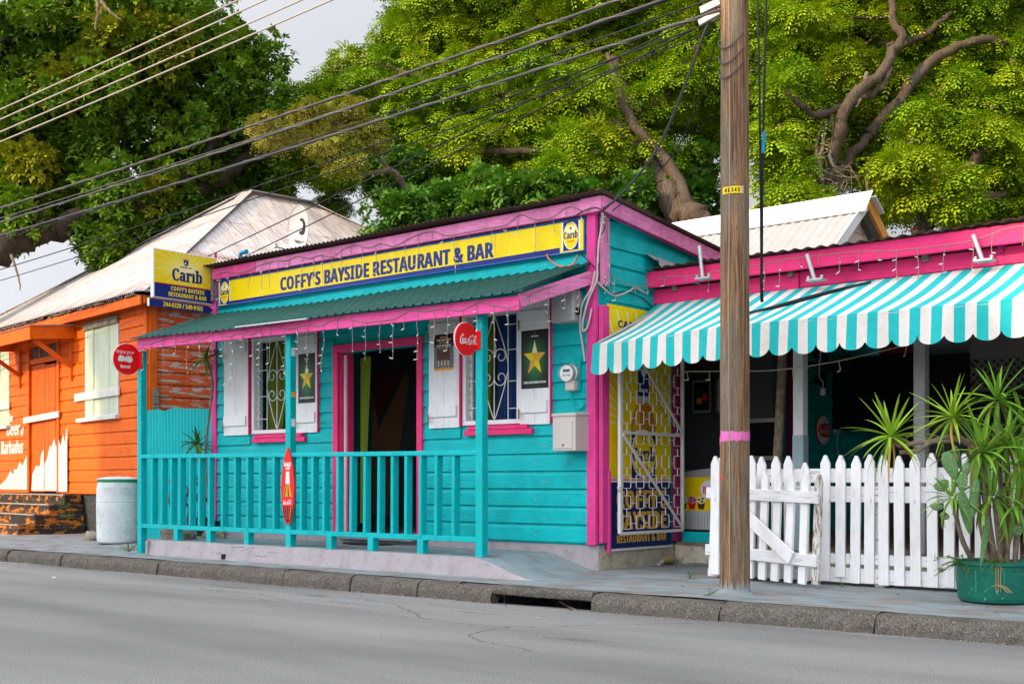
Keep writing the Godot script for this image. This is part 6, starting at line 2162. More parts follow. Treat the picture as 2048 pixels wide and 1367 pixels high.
func fences():
	var r := RandomNumberGenerator.new()
	r.seed = 17
	var o := thing("picket_fence", "white picket fence in front of the dining shed", "fence", "", Vector3(3.0, 0, 0.05))
	var xs := [1.40, 1.53, 1.66, 1.78, 1.90, 2.04, 2.17, 2.315, 2.52, 2.665, 2.80, 2.93, 3.06, 3.20, 3.34, 3.485, 3.62, 3.75, 3.88, 4.01, 4.14, 4.27, 4.40, 4.53, 4.66, 4.79, 4.92, 5.05]
	for i in xs.size():
		var x: float = xs[i]
		var h := 1.115 + r.randfn(0, 0.006)
		var y := 0.03 + r.randfn(0, 0.006)
		if absf(x - 2.315) < 0.01:
			h = 1.06
		if absf(x - 2.665) < 0.01:
			y = 0.075
			h = 1.07
		put(o, "picket", picket(0.088, snappedf(h, 0.006), 0.022, 0.075), M.fence_white, Transform3D(rz(r.randfn(0, 0.006)), Vector3(x - 3.0, y, 0.0)))
	for q in [[0.965, 0.125], [0.80, 0.14], [0.235, 0.09], [0.09, 0.13]]:
		put(o, "rail", bm(Vector3(3.75, q[1], 0.03), 0.004), M.fence_rail, Transform3D(rz(r.randfn(0, 0.002)), Vector3(0.22, q[0], -0.018)))
	for x in [1.62, 3.0, 4.6]:
		put(o, "fence_post", bm(Vector3(0.09, 1.02, 0.08), 0.005), M.fence_rail, at(Vector3(x - 3.0, 0.5, -0.075)))
	# the gate, dropped on its hinge and standing open towards the street
	var A := Vector3(1.29, 0.0, -0.06)
	var Bp := Vector3(2.61, -0.02, 0.385)
	var d := (Bp - A)
	var L := d.length()
	d = d.normalized()
	var g := thing("garden_gate", "sagging white picket gate with a diagonal brace, ajar behind the pole", "gate", "", A, atan2(-d.z, d.x))
	var names := [0.02, 0.20, 0.37, 0.545, 0.715, 0.875, 1.04, 1.21, 1.375]
	for i in names.size():
		var u: float = names[i]
		var last := i == names.size() - 1
		var first := i == 0
		var h := 1.0 - u * 0.035
		var mat: Material = M.fence_worn if last else M.fence_white
		if first:
			h = 1.06
		put(g, "gate_post" if last or first else "picket", picket(0.085 if not last else 0.08, snappedf(h, 0.003), 0.024, 0.07), mat, Transform3D(rz(-0.055 + r.randfn(0, 0.006)), Vector3(u, 0.03 - u * 0.01 + (0.01 if last else 0.0), 0.0 + r.randfn(0, 0.002))))
	put(g, "gate_rail", bm(Vector3(1.46, 0.105, 0.026), 0.004), M.fence_rail, Transform3D(rz(-0.022), Vector3(0.71, 0.79, 0.038)))
	put(g, "gate_rail", bm(Vector3(1.45, 0.105, 0.026), 0.004), M.fence_rail, Transform3D(rz(-0.022), Vector3(0.69, 0.245, 0.038)))
	var b := MB.new()
	b.bar(Vector3(0.36, 0.72, 0.066), Vector3(1.14, 0.24, 0.066), 0.024, 0.12, Vector3(0.5, 0.8, 0).normalized())
	put(g, "brace", b, M.fence_white)
	put(g, "gate_foot", bm(Vector3(0.06, 0.17, 0.05), 0.004), M.fence_worn, at(Vector3(0.02, 0.08, -0.02)))
	var wp := thing("hinge_post", "short white post with a square top behind the gate's left edge", "post", "", Vector3(1.38, 0.0, -0.16))
	put(wp, "post", bm(Vector3(0.12, 1.12, 0.05), 0.005), M.fence_white, at(Vector3(0, 0.58, 0)))
	b = MB.new()
	b.bbox(Vector3(-0.06, 0.04, 0.06), Vector3(0.14, 0.1, 0.12), 0.02)
	put(wp, "footing", b, M.sign_white)


# ---------------------------------------------------------------- pole and wires
func utility_pole():
	var o := thing("utility_pole", "tall weathered wooden utility pole standing on the pavement before the awning", "utility pole", "", Vector3(2.125, -0.06, 0.965))
	var b := MB.new()
	var f := FastNoiseLite.new()
	f.seed = 2
	f.frequency = 1.0
	b.sheet(40, 120, func(u: float, v: float):
		var a := TAU * u
		var y := 9.0 * v
		var rad := lerpf(0.127, 0.108, v) + 0.004 * f.get_noise_3d(cos(a) * 1.6, y * 0.8, sin(a) * 1.6)
		# a long check up the shaft
		var chk := 0.006 * exp(-pow(wrapf(a - 1.05 - 0.05 * sin(y), -PI, PI) / 0.035, 2.0))
		return Vector3(cos(a) * (rad - chk), y, sin(a) * (rad - chk)), true)
	for i in b.t.size():
		b.t[i] = Vector2(b.t[i].x, 1.0 - b.t[i].y * 9.0 / 5.2)
	put(o, "shaft", b, M.pole_wood)
	# the mound of cement round its foot
	b = MB.new()
	b.lathe([Vector2(0.30, -0.004), Vector2(0.2, 0.012), Vector2(0.14, 0.04), Vector2(0.12, 0.075)], 28)
	put(o, "cement_collar", b, M.pavement)
	# towards the camera: unit vector from the pole to the viewer
	var cam := Vector3(0.49, 0, 0.87)
	var side := Vector3(0.87, 0, -0.49)
	b = MB.new()
	var pts := []
	for i in 30:
		var y := 0.1 + i * 0.3
		var off: float = -0.045 + 0.004 * sin(y * 2.0)
		var rr: float = lerpf(0.127, 0.108, y / 9.0) + 0.003
		pts.append(side * off + cam * sqrt(rr * rr - off * off) + Vector3(0, y, 0))
	b.tube(pts, 0.005, 5)
	put(o, "earth_wire", b, M.tan_wire)
	# the painted pink band, a daub all round
	b = MB.new()
	var pr := RandomNumberGenerator.new()
	pr.seed = 40
	b.sheet(48, 2, func(u: float, v: float):
		var a := TAU * u
		var top: float = 1.395 + 0.018 * f.get_noise_2d(u * 40.0, 1.0) - (0.05 if fposmod(u, 1.0) > 0.36 and u < 0.42 else 0.0)
		var low: float = 1.315 + 0.022 * f.get_noise_2d(u * 50.0, 9.0) - (0.04 if u > 0.36 and u < 0.42 else 0.0)
		var y := lerpf(low, top, v)
		var rad := lerpf(0.127, 0.108, y / 9.0) + 0.004 * f.get_noise_3d(cos(a) * 1.6, y * 0.8, sin(a) * 1.6) + 0.0015
		return Vector3(cos(a) * rad, y, sin(a) * rad), true)
	put(o, "pink_band", b, paint("band_pink", Color(0.75, 0.16, 0.46), 0.7, Vector3(6, 1, 6), {"wear": 0.25, "worn": Color(0.3, 0.2, 0.12), "sd": 60}))
	# number tag
	var tag := MB.new()
	tag.sheet(8, 1, func(u: float, v: float):
		var off := lerpf(-0.10, 0.055, u)
		var rr := 0.125
		return side * off + cam * sqrt(rr * rr - off * off) + Vector3(0, lerpf(3.395, 3.455, v), 0))
	var t := put(o, "number_tag", tag, M.sign_yellow)
	for i in 5:
		var off: float = -0.075 + i * 0.027
		var nrm := (side * off + cam * sqrt(0.0157 - off * off)).normalized()
		var e := Vector3.UP.cross(nrm).normalized()
		text(t, "HL343"[i], Transform3D(Basis(e, Vector3.UP, nrm), nrm * 0.1275 + Vector3(0, 3.425, 0)), 0.018, 0.034, M.print_black)
	tag = MB.new()
	tag.sheet(2, 1, func(u: float, v: float):
		var off := lerpf(0.056, 0.075, u)
		return side * off + cam * sqrt(0.0157 - off * off) + Vector3(0, lerpf(3.392, 3.457, v), 0))
	put(o, "tag_end", tag, M.galvanised)
	# scrap of red cloth nailed on its left
	tag = MB.new()
	var e0 := side * -0.124 + cam * 0.03
	tag.out(e0 + Vector3(0, 1.05, 0), e0 + Vector3(0, 0.98, 0), side * -0.085 + cam * 0.098 + Vector3(0, 0.99, 0), Vector3.ZERO)
	put(o, "red_scrap", tag, M.sign_red)
	for y in [4.5, 4.62, 4.75]:
		b = MB.new()
		pts = []
		for i in 13:
			var a := PI * 0.15 + i * 0.19
			pts.append(Vector3(cos(a) * 0.135, y - 0.12 * sin(i / 12.0 * PI) - 0.02 * i / 12.0, sin(a) * 0.135))
		b.tube(pts, 0.006, 5)
		put(o, "loop_of_wire", b, M.grey_wire)
	# clamp and guards on its left, at the top of the picture
	b = MB.new()
	b.bar(Vector3(-0.32, 4.93, 0.04), Vector3(-0.12, 4.985, 0.03), 0.05, 0.05)
	b.bar(Vector3(-0.30, 5.03, 0.05), Vector3(-0.12, 5.07, 0.03), 0.05, 0.06)
	put(o, "wire_guard", b, M.mailbox)
	b = MB.new()
	b.bar(Vector3(-0.5, 5.6, 0.05), Vector3(0.5, 5.6, 0.05), 0.09, 0.11)
	b.bar(Vector3(-0.55, 6.75, 0.05), Vector3(0.55, 6.75, 0.05), 0.09, 0.11)
	put(o, "cross_arm", b, M.old_wood)


func span(p: Vector3, q: Vector3, sag: float, k := 26) -> Array:
	var o := []
	for i in k + 1:
		var u := float(i) / k
		o.append(p.lerp(q, u) - Vector3(0, sag * 4.0 * u * (1.0 - u), 0))
	return o


func wires():
	var g := "overhead wires along the street"
	var list := [
		["thick bundled street cable, uppermost of the dark bundles left of the pole", Vector3(-32, 5.25, 1.0), Vector3(2.05, 5.33, 1.0), 0.25, 0.026, "grey_wire"],
		["thin street cable just beneath the uppermost dark bundle", Vector3(-32, 5.1, 1.0), Vector3(2.05, 5.17, 1.0), 0.25, 0.015, "grey_wire"],
		["thick twisted street cable in the middle of the dark bundles", Vector3(-32, 5.0, 1.0), Vector3(2.05, 5.19, 1.02), 0.3, 0.026, "grey_wire"],
		["thick street cable, lowest of the dark bundles at the pole", Vector3(-32, 4.95, 1.02), Vector3(2.05, 4.93, 1.02), 0.32, 0.026, "grey_wire"],
	]
	for q in list:
		var o := thing("overhead_cable", q[0], "cable", g)
		var pts := span(q[1], q[2], q[3], 40)
		var b := MB.new()
		b.tube(pts, q[4] * 0.62, 6)
		put(o, "core", b, M[q[5]])
		if q[4] > 0.02:
			b = MB.new()
			var tw := []
			var fine := span(q[1], q[2], q[3], 360)
			for i in fine.size():
				tw.append(fine[i] + Vector3(0, cos(i * 0.8), sin(i * 0.8)) * q[4] * 0.62)
			b.tube(tw, q[4] * 0.15, 4, false)
			put(o, "lashing_wire", b, plain("lash", Color(0.2, 0.19, 0.18), 0.5))
		settle(o, q[2])
	# the four bare conductors higher up
	for i in 4:
		var o := thing("bare_conductor", ["bare power line, highest of four at the upper left", "bare power line, second from the top at the upper left", "bare power line, third from the top at the upper left", "bare power line, lowest of four at the upper left"][i], "power line", "bare power lines at the upper left")
		var b := MB.new()
		var y: float = [6.86, 6.71, 6.52, 6.37][i]
		b.tube(span(Vector3(-34, y - 0.5, 1.0), Vector3(2.1, y + 0.12, 1.0), 0.22, 40), 0.011, 5)
		put(o, "wire", b, M.pale_wire)
		settle(o, Vector3(2.1, y, 1.0))
	# thin service wires that fan from the pole
	var fans := [
		["thin black wire crossing the rusty roof to the pole", Vector3(-22, 3.5, -3.5), Vector3(2.0, 4.98, 0.98), 0.1, 0.008],
		["thin black wire running above the dish towards the pole", Vector3(-17, 3.6, -3.0), Vector3(2.0, 4.9, 0.98), 0.1, 0.008],
		["thin black wire ending on the pole just under the bundles", Vector3(-24, 4.55, -0.6), Vector3(2.0, 4.86, 1.0), 0.25, 0.008],
		["thin grey wire high against the trees beside the bundles", Vector3(-24, 4.75, 0.4), Vector3(2.0, 5.06, 1.0), 0.2, 0.008],
		["thin wire crossing the white hip of the orange house roof", Vector3(-34, 5.0, -2.0), Vector3(2.0, 4.8, 0.95), 0.5, 0.007],
	]
	for q in fans:
		var o := thing("service_wire", q[0], "wire", "thin service wires from the pole")
		var b := MB.new()
		b.tube(span(q[1], q[2], q[3], 30), q[4], 5)
		put(o, "wire", b, M.black_wire)
		settle(o, q[2])
	for k in 2:
		var o := thing("drop_cable", ["grey drop cable curving from the pole down to the restaurant's corner", "thin black drop wire beside the grey one to the restaurant's corner"][k], "cable", "drop cables to the restaurant")
		var b := MB.new()
		var p := [Vector3(1.97, 4.98, 1.0), Vector3(1.85, 4.82, 0.98), Vector3(1.53, 4.45, 0.80), Vector3(1.084, 4.03, 0.55), Vector3(0.546, 3.78, 0.28), Vector3(0.12, 3.68, 0.06)]
		if k:
			for i in p.size():
				p[i] += Vector3(0.09, 0.03, -0.05) * (1.0 if i < 5 else 0.3) + Vector3(0.03 * i, -0.02 * i, 0) * (1.0 if i < 4 else 0.4)
		b.tube(spline(p, 8), 0.013 if k == 0 else 0.006, 6)
		put(o, "cable", b, M.grey_wire if k == 0 else M.black_wire)
		settle(o, p[0])
	for k in 2:
		var o := thing("down_wire", ["black stay wire with a blue sleeve right of the pole", "black stay wire leaning across the blue-sleeved one right of the pole"][k], "wire", "stay wires right of the pole")
		var b := MB.new()
		if k == 0:
			b.tube([Vector3(2.47, 5.3, 1.02), Vector3(2.44, 4.9, 1.0), Vector3(2.3, 3.6, 0.8), Vector3(2.12, 2.56, 0.48)], 0.010, 6)
			var s := MB.new()
			s.tube([Vector3(2.345, 3.87, 0.86), Vector3(2.32, 3.70, 0.83)], 0.016, 8)
			put(o, "sleeve", s, M.pipe_blue)
			s = MB.new()
			s.tube([Vector3(2.3, 3.65, 0.81), Vector3(2.29, 3.6, 0.8)], 0.018, 8)
			s.tube([Vector3(2.13, 2.72, 0.51), Vector3(2.10, 2.5, 0.44)], 0.015, 8)
			put(o, "clamp", s, M.black_wire)
		else:
			b.tube([Vector3(2.33, 5.3, 0.98), Vector3(2.36, 4.9, 1.0), Vector3(2.35, 4.3, 0.95), Vector3(2.27, 3.45, 0.78), Vector3(2.1, 2.56, 0.45)], 0.010, 6)
		put(o, "wire", b, M.black_wire)
		settle(o, Vector3(2.12, 2.56, 0.48))


# ---------------------------------------------------------------- the house behind, and unseen blocks added to shape the light
func other_buildings():
	var o := thing("white_roofed_house", "small house with a white corrugated gable roof behind the dining shed", "house", "", Vector3(-3.2, -0.1, -7.58))
	# local: x along the ridge, z towards the street
	var b := MB.new()
	b.box(Vector3(-1.9, 0, -2.4), Vector3(2.35, 4.0, 1.1))
	put(o, "wall", b, M.house_pale)
	b = MB.new()
	b.slab(PackedVector2Array([Vector2(-1.1, 4.0), Vector2(2.4, 4.0), Vector2(0.45, 5.28)]), 0.1, Transform3D(EAST, Vector3(2.25, 0, 0)))
	var gb := put(o, "gable", b, M.house_pale)
	for i in 6:
		put(gb, "gable_board", bm(Vector3(0.014, 0.19, 2.6 - i * 0.42), 0.003), plain("gable_pink", Color(0.62, 0.5, 0.46), 0.7), at(Vector3(2.36, 4.05 + i * 0.2, -0.45)))
	b = MB.new()
	corrugated(b, -2.3, 2.62, 1.35, -0.42, func(x: float, z: float): return 4.02 + (1.35 - z) * 0.787, 0.16, 0.026)
	put(o, "roof_sheet", b, M.white_roof)
	b = MB.new()
	corrugated(b, -2.3, 2.62, -0.48, -2.7, func(x: float, z: float): return 5.415 + (z + 0.45) * 0.65, 0.16, 0.026)
	put(o, "roof_sheet", b, M.white_roof)
	b = MB.new()
	b.bar(Vector3(-2.35, 5.35, -0.20), Vector3(2.72, 5.35, -0.20), 0.46, 0.02, Vector3(0, 0.787, 1.0).normalized().cross(Vector3.RIGHT).cross(Vector3.RIGHT) * -1.0)
	b.bar(Vector3(-2.35, 5.36, -0.62), Vector3(2.72, 5.36, -0.62), 0.4, 0.02, Vector3(0, 0.84, -0.54))
	put(o, "ridge_cap", b, plain("flashing", Color(0.7, 0.71, 0.74), 0.4))
	b = MB.new()
	b.bar(Vector3(2.6, 4.02, 1.30), Vector3(2.6, 5.32, -0.36), 0.03, 0.16)
	put(o, "barge_board", b, plain("flashing", Color(0.7, 0.71, 0.74), 0.4))
	b = MB.new()
	b.bar(Vector3(2.6, 5.36, -0.46), Vector3(2.6, 3.9, -2.6), 0.05, 0.18)
	put(o, "barge_board", b, M.bargeboard)
	# unseen house added past the right edge, to dim light from that side
	o = thing("added_shade_house", "unseen dark green house added beyond the dining shed to darken end faces", "house", "", Vector3(13.5, -0.1, -4.0))
	b = MB.new()
	b.box(Vector3(-4.6, 0, -5.0), Vector3(4.6, 5.2, 4.9))
	put(o, "wall", b, plain("dull_green", Color(0.08, 0.13, 0.1), 0.8))
	b = MB.new()
	b.slab(PackedVector2Array([Vector2(-5.2, 5.2), Vector2(5.2, 5.2), Vector2(0, 7.4)]), 10.2, Transform3D(EAST, Vector3(-5.1, 0, 0)))
	put(o, "roof", b, M.dark_roof)
	# added unseen behind the viewer: two blocks sized to keep sun off the street
	for q in [[-26.6, -12.0, 37.0, 49.0, 21.9, 6, "tall plain block added unseen behind the viewer to shade the restaurant"], [-11.8, -3.0, 37.0, 47.0, 19.6, 5, "lower plain block added unseen beside the tall one to shade the street"]]:
		o = thing("shade_block", q[6], "building", "sun blockers added behind the viewer", Vector3((q[0] + q[1]) / 2, -0.1, q[2]))
		var w: float = q[1] - q[0]
		var dp: float = q[3] - q[2]
		var h: float = q[4]
		b = MB.new()
		b.box(Vector3(-w / 2, 0, 0), Vector3(w / 2, h - 0.6, dp))
		put(o, "wall", b, M.house_pale)
		b = MB.new()
		b.box(Vector3(-w / 2 - 0.3, h - 0.6, -0.3), Vector3(w / 2 + 0.3, h, dp + 0.3))
		put(o, "roof", b, M.white_roof)
		for i in int(w / 2.7):
			for j in q[5]:
				var wd := put(o, "window", bm(Vector3(1.1, 1.5, 0.1), 0.01), M.white_paint, at(Vector3(-w / 2 + 1.6 + i * 2.7, 1.8 + j * 3.4, -0.04)))
				put(wd, "pane", bm(Vector3(0.95, 1.35, 0.02), 0.002), M.black_board, at(Vector3(0, 0, -0.055)))


# where the tree crowns and limbs are: [x, y, z, radius] and [x, y, z]
const FIG_LOBES := [[-17.40, 10.53, -3.20, 1.83], [-16.85, 11.01, -4.97, 2.01], [-16.28, 11.16, -6.75, 1.91], [-16.43, 11.16, -7.93, 1.20], [-16.99, 8.59, -3.55, 1.62], [-15.94, 9.07, -5.08, 1.76], [-15.83, 9.42, -7.13, 1.45], [-15.78, 9.66, -8.47, 0.90], [-15.99, 8.12, -6.35, 1.14], [-17.24, 7.30, -3.34, 1.24], [-15.63, 6.97, -4.03, 0.79], [-15.56, 6.93, -5.40, 0.71], [-16.20, 8.52, -8.13, 0.96], [-16.44, 8.90, -9.23, 0.68], [-15.38, 5.81, -3.59, 0.52], [-16.69, 6.43, -2.49, 0.73], [-19.90, 10.01, -2.42, 2.69], [-18.39, 6.98, -2.37, 1.19], [-15.59, 6.33, -4.72, 0.48], [-16.98, 7.32, -7.47, 0.72], [-16.58, 7.97, -9.11, 0.68]]
const SAMAN_LOBES := [[-16.29, 10.71, -10.66, 1.03], [-16.69, 10.01, -10.33, 0.90], [-16.54, 8.91, -9.80, 0.76], [-15.58, 8.84, -9.95, 0.75], [-16.44, 7.85, -9.23, 0.62], [-15.06, 8.72, -10.39, 0.68], [-15.70, 11.16, -11.16, 1.03], [-14.77, 12.06, -11.94, 1.22], [-13.25, 12.32, -12.56, 1.71], [-11.39, 12.01, -13.47, 1.80], [-9.87, 12.14, -14.75, 1.74], [-8.01, 11.64, -15.00, 1.56], [-16.44, 10.39, -10.54, 0.90], [-14.58, 10.15, -10.79, 1.37], [-12.52, 9.90, -11.22, 1.56], [-10.55, 9.59, -11.57, 1.62], [-9.30, 9.47, -12.61, 1.45], [-8.56, 10.08, -14.54, 1.44], [-7.54, 10.20, -15.39, 1.32], [-10.97, 8.35, -10.56, 1.20], [-9.52, 7.99, -11.12, 1.23], [-8.45, 8.10, -12.02, 1.06], [-8.01, 8.26, -13.69, 0.93], [-12.90, 14.05, -13.51, 3.34], [-9.94, 14.05, -15.99, 3.08], [-12.88, 8.76, -10.91, 1.08], [-8.41, 7.30, -10.75, 0.81]]
const RIGHT_LOBES := [[-4.12, 8.12, -16.31, 0.63], [-4.72, 9.13, -16.45, 0.52], [-3.65, 7.27, -16.04, 0.50], [-4.97, 10.20, -17.55, 0.66], [-5.49, 10.90, -14.50, 1.45], [-4.81, 11.50, -16.38, 1.51], [-3.57, 11.50, -17.42, 1.74], [-2.23, 11.27, -18.54, 1.74], [-5.02, 9.13, -13.59, 1.08], [-4.64, 10.01, -15.22, 1.01], [-3.64, 9.95, -16.71, 1.25], [-2.32, 9.56, -17.16, 1.34], [-1.21, 9.22, -18.09, 1.45], [-4.91, 7.60, -13.03, 0.95], [-4.69, 8.48, -13.87, 0.86], [-2.36, 8.23, -15.17, 1.00], [-1.55, 7.81, -15.85, 1.06], [-0.81, 7.52, -17.12, 1.19], [-2.21, 7.13, -13.99, 0.86], [-1.67, 6.63, -14.45, 0.71], [-4.00, 6.63, -12.49, 0.71], [-4.97, 13.32, -17.55, 3.00], [-2.39, 13.45, -19.72, 3.00], [-1.47, 6.76, -16.57, 0.75], [-0.87, 6.76, -18.38, 1.01]]
const BRIGHT_LOBES := [[-7.70, 8.21, -14.61, 0.65], [-7.39, 7.33, -14.21, 0.58], [-10.58, 6.54, -7.62, 0.64], [-10.29, 6.70, -8.52, 0.63], [-9.31, 6.74, -8.68, 0.73], [-8.28, 6.68, -8.90, 0.81], [-7.88, 6.74, -9.88, 0.67], [-12.90, 7.91, -9.59, 0.81], [-12.19, 7.91, -10.19, 0.93], [-7.58, 6.92, -11.44, 0.54], [-7.55, 7.10, -12.77, 0.67]]
const YELLOW_LOBES := [[-12.61, 8.14, -5.92, 0.47], [-12.40, 8.50, -6.75, 0.63], [-12.20, 8.75, -7.56, 0.59], [-11.73, 7.83, -6.65, 0.52], [-11.59, 8.07, -7.43, 0.48], [-11.63, 8.38, -8.05, 0.48], [-11.38, 7.47, -6.95, 0.41]]
const FIG_TRUNK := [[-18.48, 0.54, 0.31], [-18.25, 2.53, 0.12], [-17.64, 4.12, -0.39], [-17.11, 4.92, -0.84]]
const FIG_BIG := [[-17.11, 4.92, -0.84], [-16.45, 5.69, -2.05], [-16.14, 6.07, -2.96], [-15.80, 6.65, -3.90], [-15.42, 6.85, -4.86], [-15.52, 7.43, -6.08], [-15.57, 8.26, -7.35], [-15.65, 9.12, -8.59]]
const FIG_UP := [[-17.11, 4.92, -0.84], [-17.57, 7.78, -1.76], [-17.90, 10.21, -2.78], [-17.40, 10.64, -3.20], [-17.20, 11.49, -4.02]]
const FIG_UP2 := [[-16.14, 6.07, -2.96], [-16.93, 7.39, -2.95], [-16.91, 9.35, -3.62], [-16.64, 11.01, -5.15], [-16.46, 11.85, -6.61]]
const FIG_R := [[-15.42, 6.85, -4.86], [-15.44, 8.10, -6.16], [-15.66, 9.42, -7.28], [-16.01, 10.80, -8.28]]
const SAMAN_TRUNK := [[-5.2, -0.1, -11.3], [-5.3, 2.5, -11.5], [-5.66, 5.09, -11.75], [-6.16, 6.33, -11.98], [-6.76, 6.87, -12.14], [-7.68, 7.88, -12.66], [-8.50, 9.18, -13.28], [-9.05, 10.04, -13.47], [-9.52, 10.92, -13.73]]
const SAMAN_L1 := [[-7.68, 7.88, -12.66], [-8.52, 8.81, -12.61], [-9.61, 9.42, -12.35], [-10.91, 9.92, -11.91], [-12.24, 10.32, -11.45], [-14.15, 11.02, -11.15]]
const SAMAN_L2 := [[-8.50, 9.18, -13.28], [-8.28, 10.04, -14.12], [-8.01, 11.28, -15.00]]
const SAMAN_L3 := [[-6.16, 6.33, -11.98], [-7.47, 7.99, -12.84], [-8.44, 9.15, -12.68], [-9.66, 11.04, -13.61]]
const SAMAN_L4 := [[-8.52, 8.81, -12.61], [-9.30, 8.38, -11.56], [-10.62, 8.35, -10.85], [-12.45, 8.74, -10.62]]
const SAMAN_R1 := [[-5.66, 5.09, -11.75], [-5.35, 6.76, -13.31], [-4.36, 7.19, -14.14], [-4.00, 7.92, -14.84], [-3.79, 8.55, -15.41]]
const SR_A := [[-4.36, 7.19, -14.14], [-4.20, 8.05, -14.28], [-4.03, 8.97, -14.42], [-3.74, 9.73, -15.31], [-3.61, 10.62, -16.08], [-3.86, 11.24, -16.26], [-3.90, 12.11, -16.49]]
const SR_B := [[-4.03, 8.97, -14.42], [-4.39, 8.66, -13.73], [-4.79, 9.03, -13.14]]
const SR_C := [[-3.95, 9.08, -14.49], [-3.62, 9.30, -15.03], [-3.53, 9.84, -15.49]]
const SR_D := [[-2.09, 6.64, -14.75], [-1.55, 8.02, -15.85], [-1.60, 8.59, -16.46]]
const SR_E := [[-3.79, 8.55, -15.41], [-3.01, 10.23, -16.58], [-2.43, 10.73, -17.46], [-1.98, 10.75, -18.10]]
const SR_F := [[-3.61, 10.62, -16.08], [-3.26, 10.86, -16.64], [-2.97, 11.47, -17.40]]
const SR_D1 := [[-4.14, 8.85, -13.81], [-4.14, 8.34, -13.68], [-4.20, 7.81, -13.62], [-4.14, 7.28, -13.68], [-4.06, 6.91, -13.75]]
const SR_D2 := [[-4.06, 8.79, -13.87], [-4.07, 8.23, -13.73], [-4.09, 7.57, -13.59], [-4.03, 7.15, -13.64]]
const SR_D3 := [[-4.00, 8.69, -13.92], [-3.91, 8.13, -13.87], [-3.93, 7.73, -13.72], [-3.84, 7.52, -13.80]]
const SR_D4 := [[-3.58, 9.72, -14.80], [-3.58, 9.17, -14.54], [-3.68, 8.91, -14.45]]
const SR_D5 := [[-3.08, 7.57, -13.91], [-3.16, 7.16, -13.85], [-3.14, 6.85, -13.87], [-3.18, 6.74, -13.83]]
const YEL_A := [[-11.58, 6.76, -9.39], [-11.53, 7.31, -8.78], [-11.46, 7.62, -8.19], [-11.81, 7.46, -7.63], [-11.83, 7.60, -7.23], [-12.00, 7.97, -6.82], [-12.40, 8.15, -6.35]]
const YEL_B := [[-11.46, 7.62, -8.19], [-11.97, 8.43, -7.50], [-12.31, 8.58, -6.95]]


# ---------------------------------------------------------------- plants
func strap(L: float, w: float, bend: float, tint: Color, tip: Color) -> ArrayMesh:
	# a long pointed leaf that starts along +Z and bends down by bend radians
	var b := MB.new()
	var n := 7
	var p := Vector3.ZERO
	var rows := []
	for i in n + 1:
		var u := float(i) / n
		var a := bend * pow(u, 1.4)
		var half: float = w / 2.0 * clampf(minf(0.45 + u * 2.2, 1.0) * pow(1.0 - u, 0.55) * 1.15, 0.0, 1.0)
		var up := Vector3(0, cos(a), sin(a))
		rows.append([p + Vector3(-half, 0, 0) + up * half * 0.5, p, p + Vector3(half, 0, 0) + up * half * 0.5])
		p += Vector3(0, -sin(a), cos(a)) * L / n
	for i in n:
		b.ink = tint.lerp(tip, smoothstep(0.6, 1.0, float(i) / n))
		b.quad(rows[i][0], rows[i][1], rows[i + 1][1], rows[i + 1][0])
		b.quad(rows[i][1], rows[i][2], rows[i + 1][2], rows[i + 1][1])
	return b.mesh()


func facing(d: Vector3, roll := 0.0) -> Basis:
	var z := d.normalized()
	var x := Vector3.UP.cross(z)
	if x.length() < 0.05:
		x = Vector3.RIGHT
	x = x.normalized()
	return Basis(x, z.cross(x), z) * rz(roll)


func rosette(o: Node3D, c: Vector3, n: int, L: float, r: RandomNumberGenerator, kinds: Array, droop := 1.0, low := -0.9):
	for i in n:
		var u := (i + 0.5) / n
		var az := i * 2.39996 + r.randfn(0, 0.2)
		var el: float = lerpf(1.45, low, pow(u, 0.85)) + r.randfn(0, 0.12)
		var d := Vector3(cos(az) * cos(el), sin(el), sin(az) * cos(el))
		var k := 0 if u < 0.3 else (1 if u < 0.75 else 2)
		if u > 0.86 and r.randf() < 0.5:
			k = 3
		var m: ArrayMesh = kinds[mini(k, kinds.size() - 1)]
		var s: float = L * r.randf_range(0.8, 1.1) * (0.85 if u < 0.12 else 1.0)
		put(o, "leaf", m, M.strap_leaf, Transform3D(facing(d, r.randfn(0, 0.25)).scaled_local(Vector3(1.0, 1.0, 1.0) * s), c + d * 0.015))


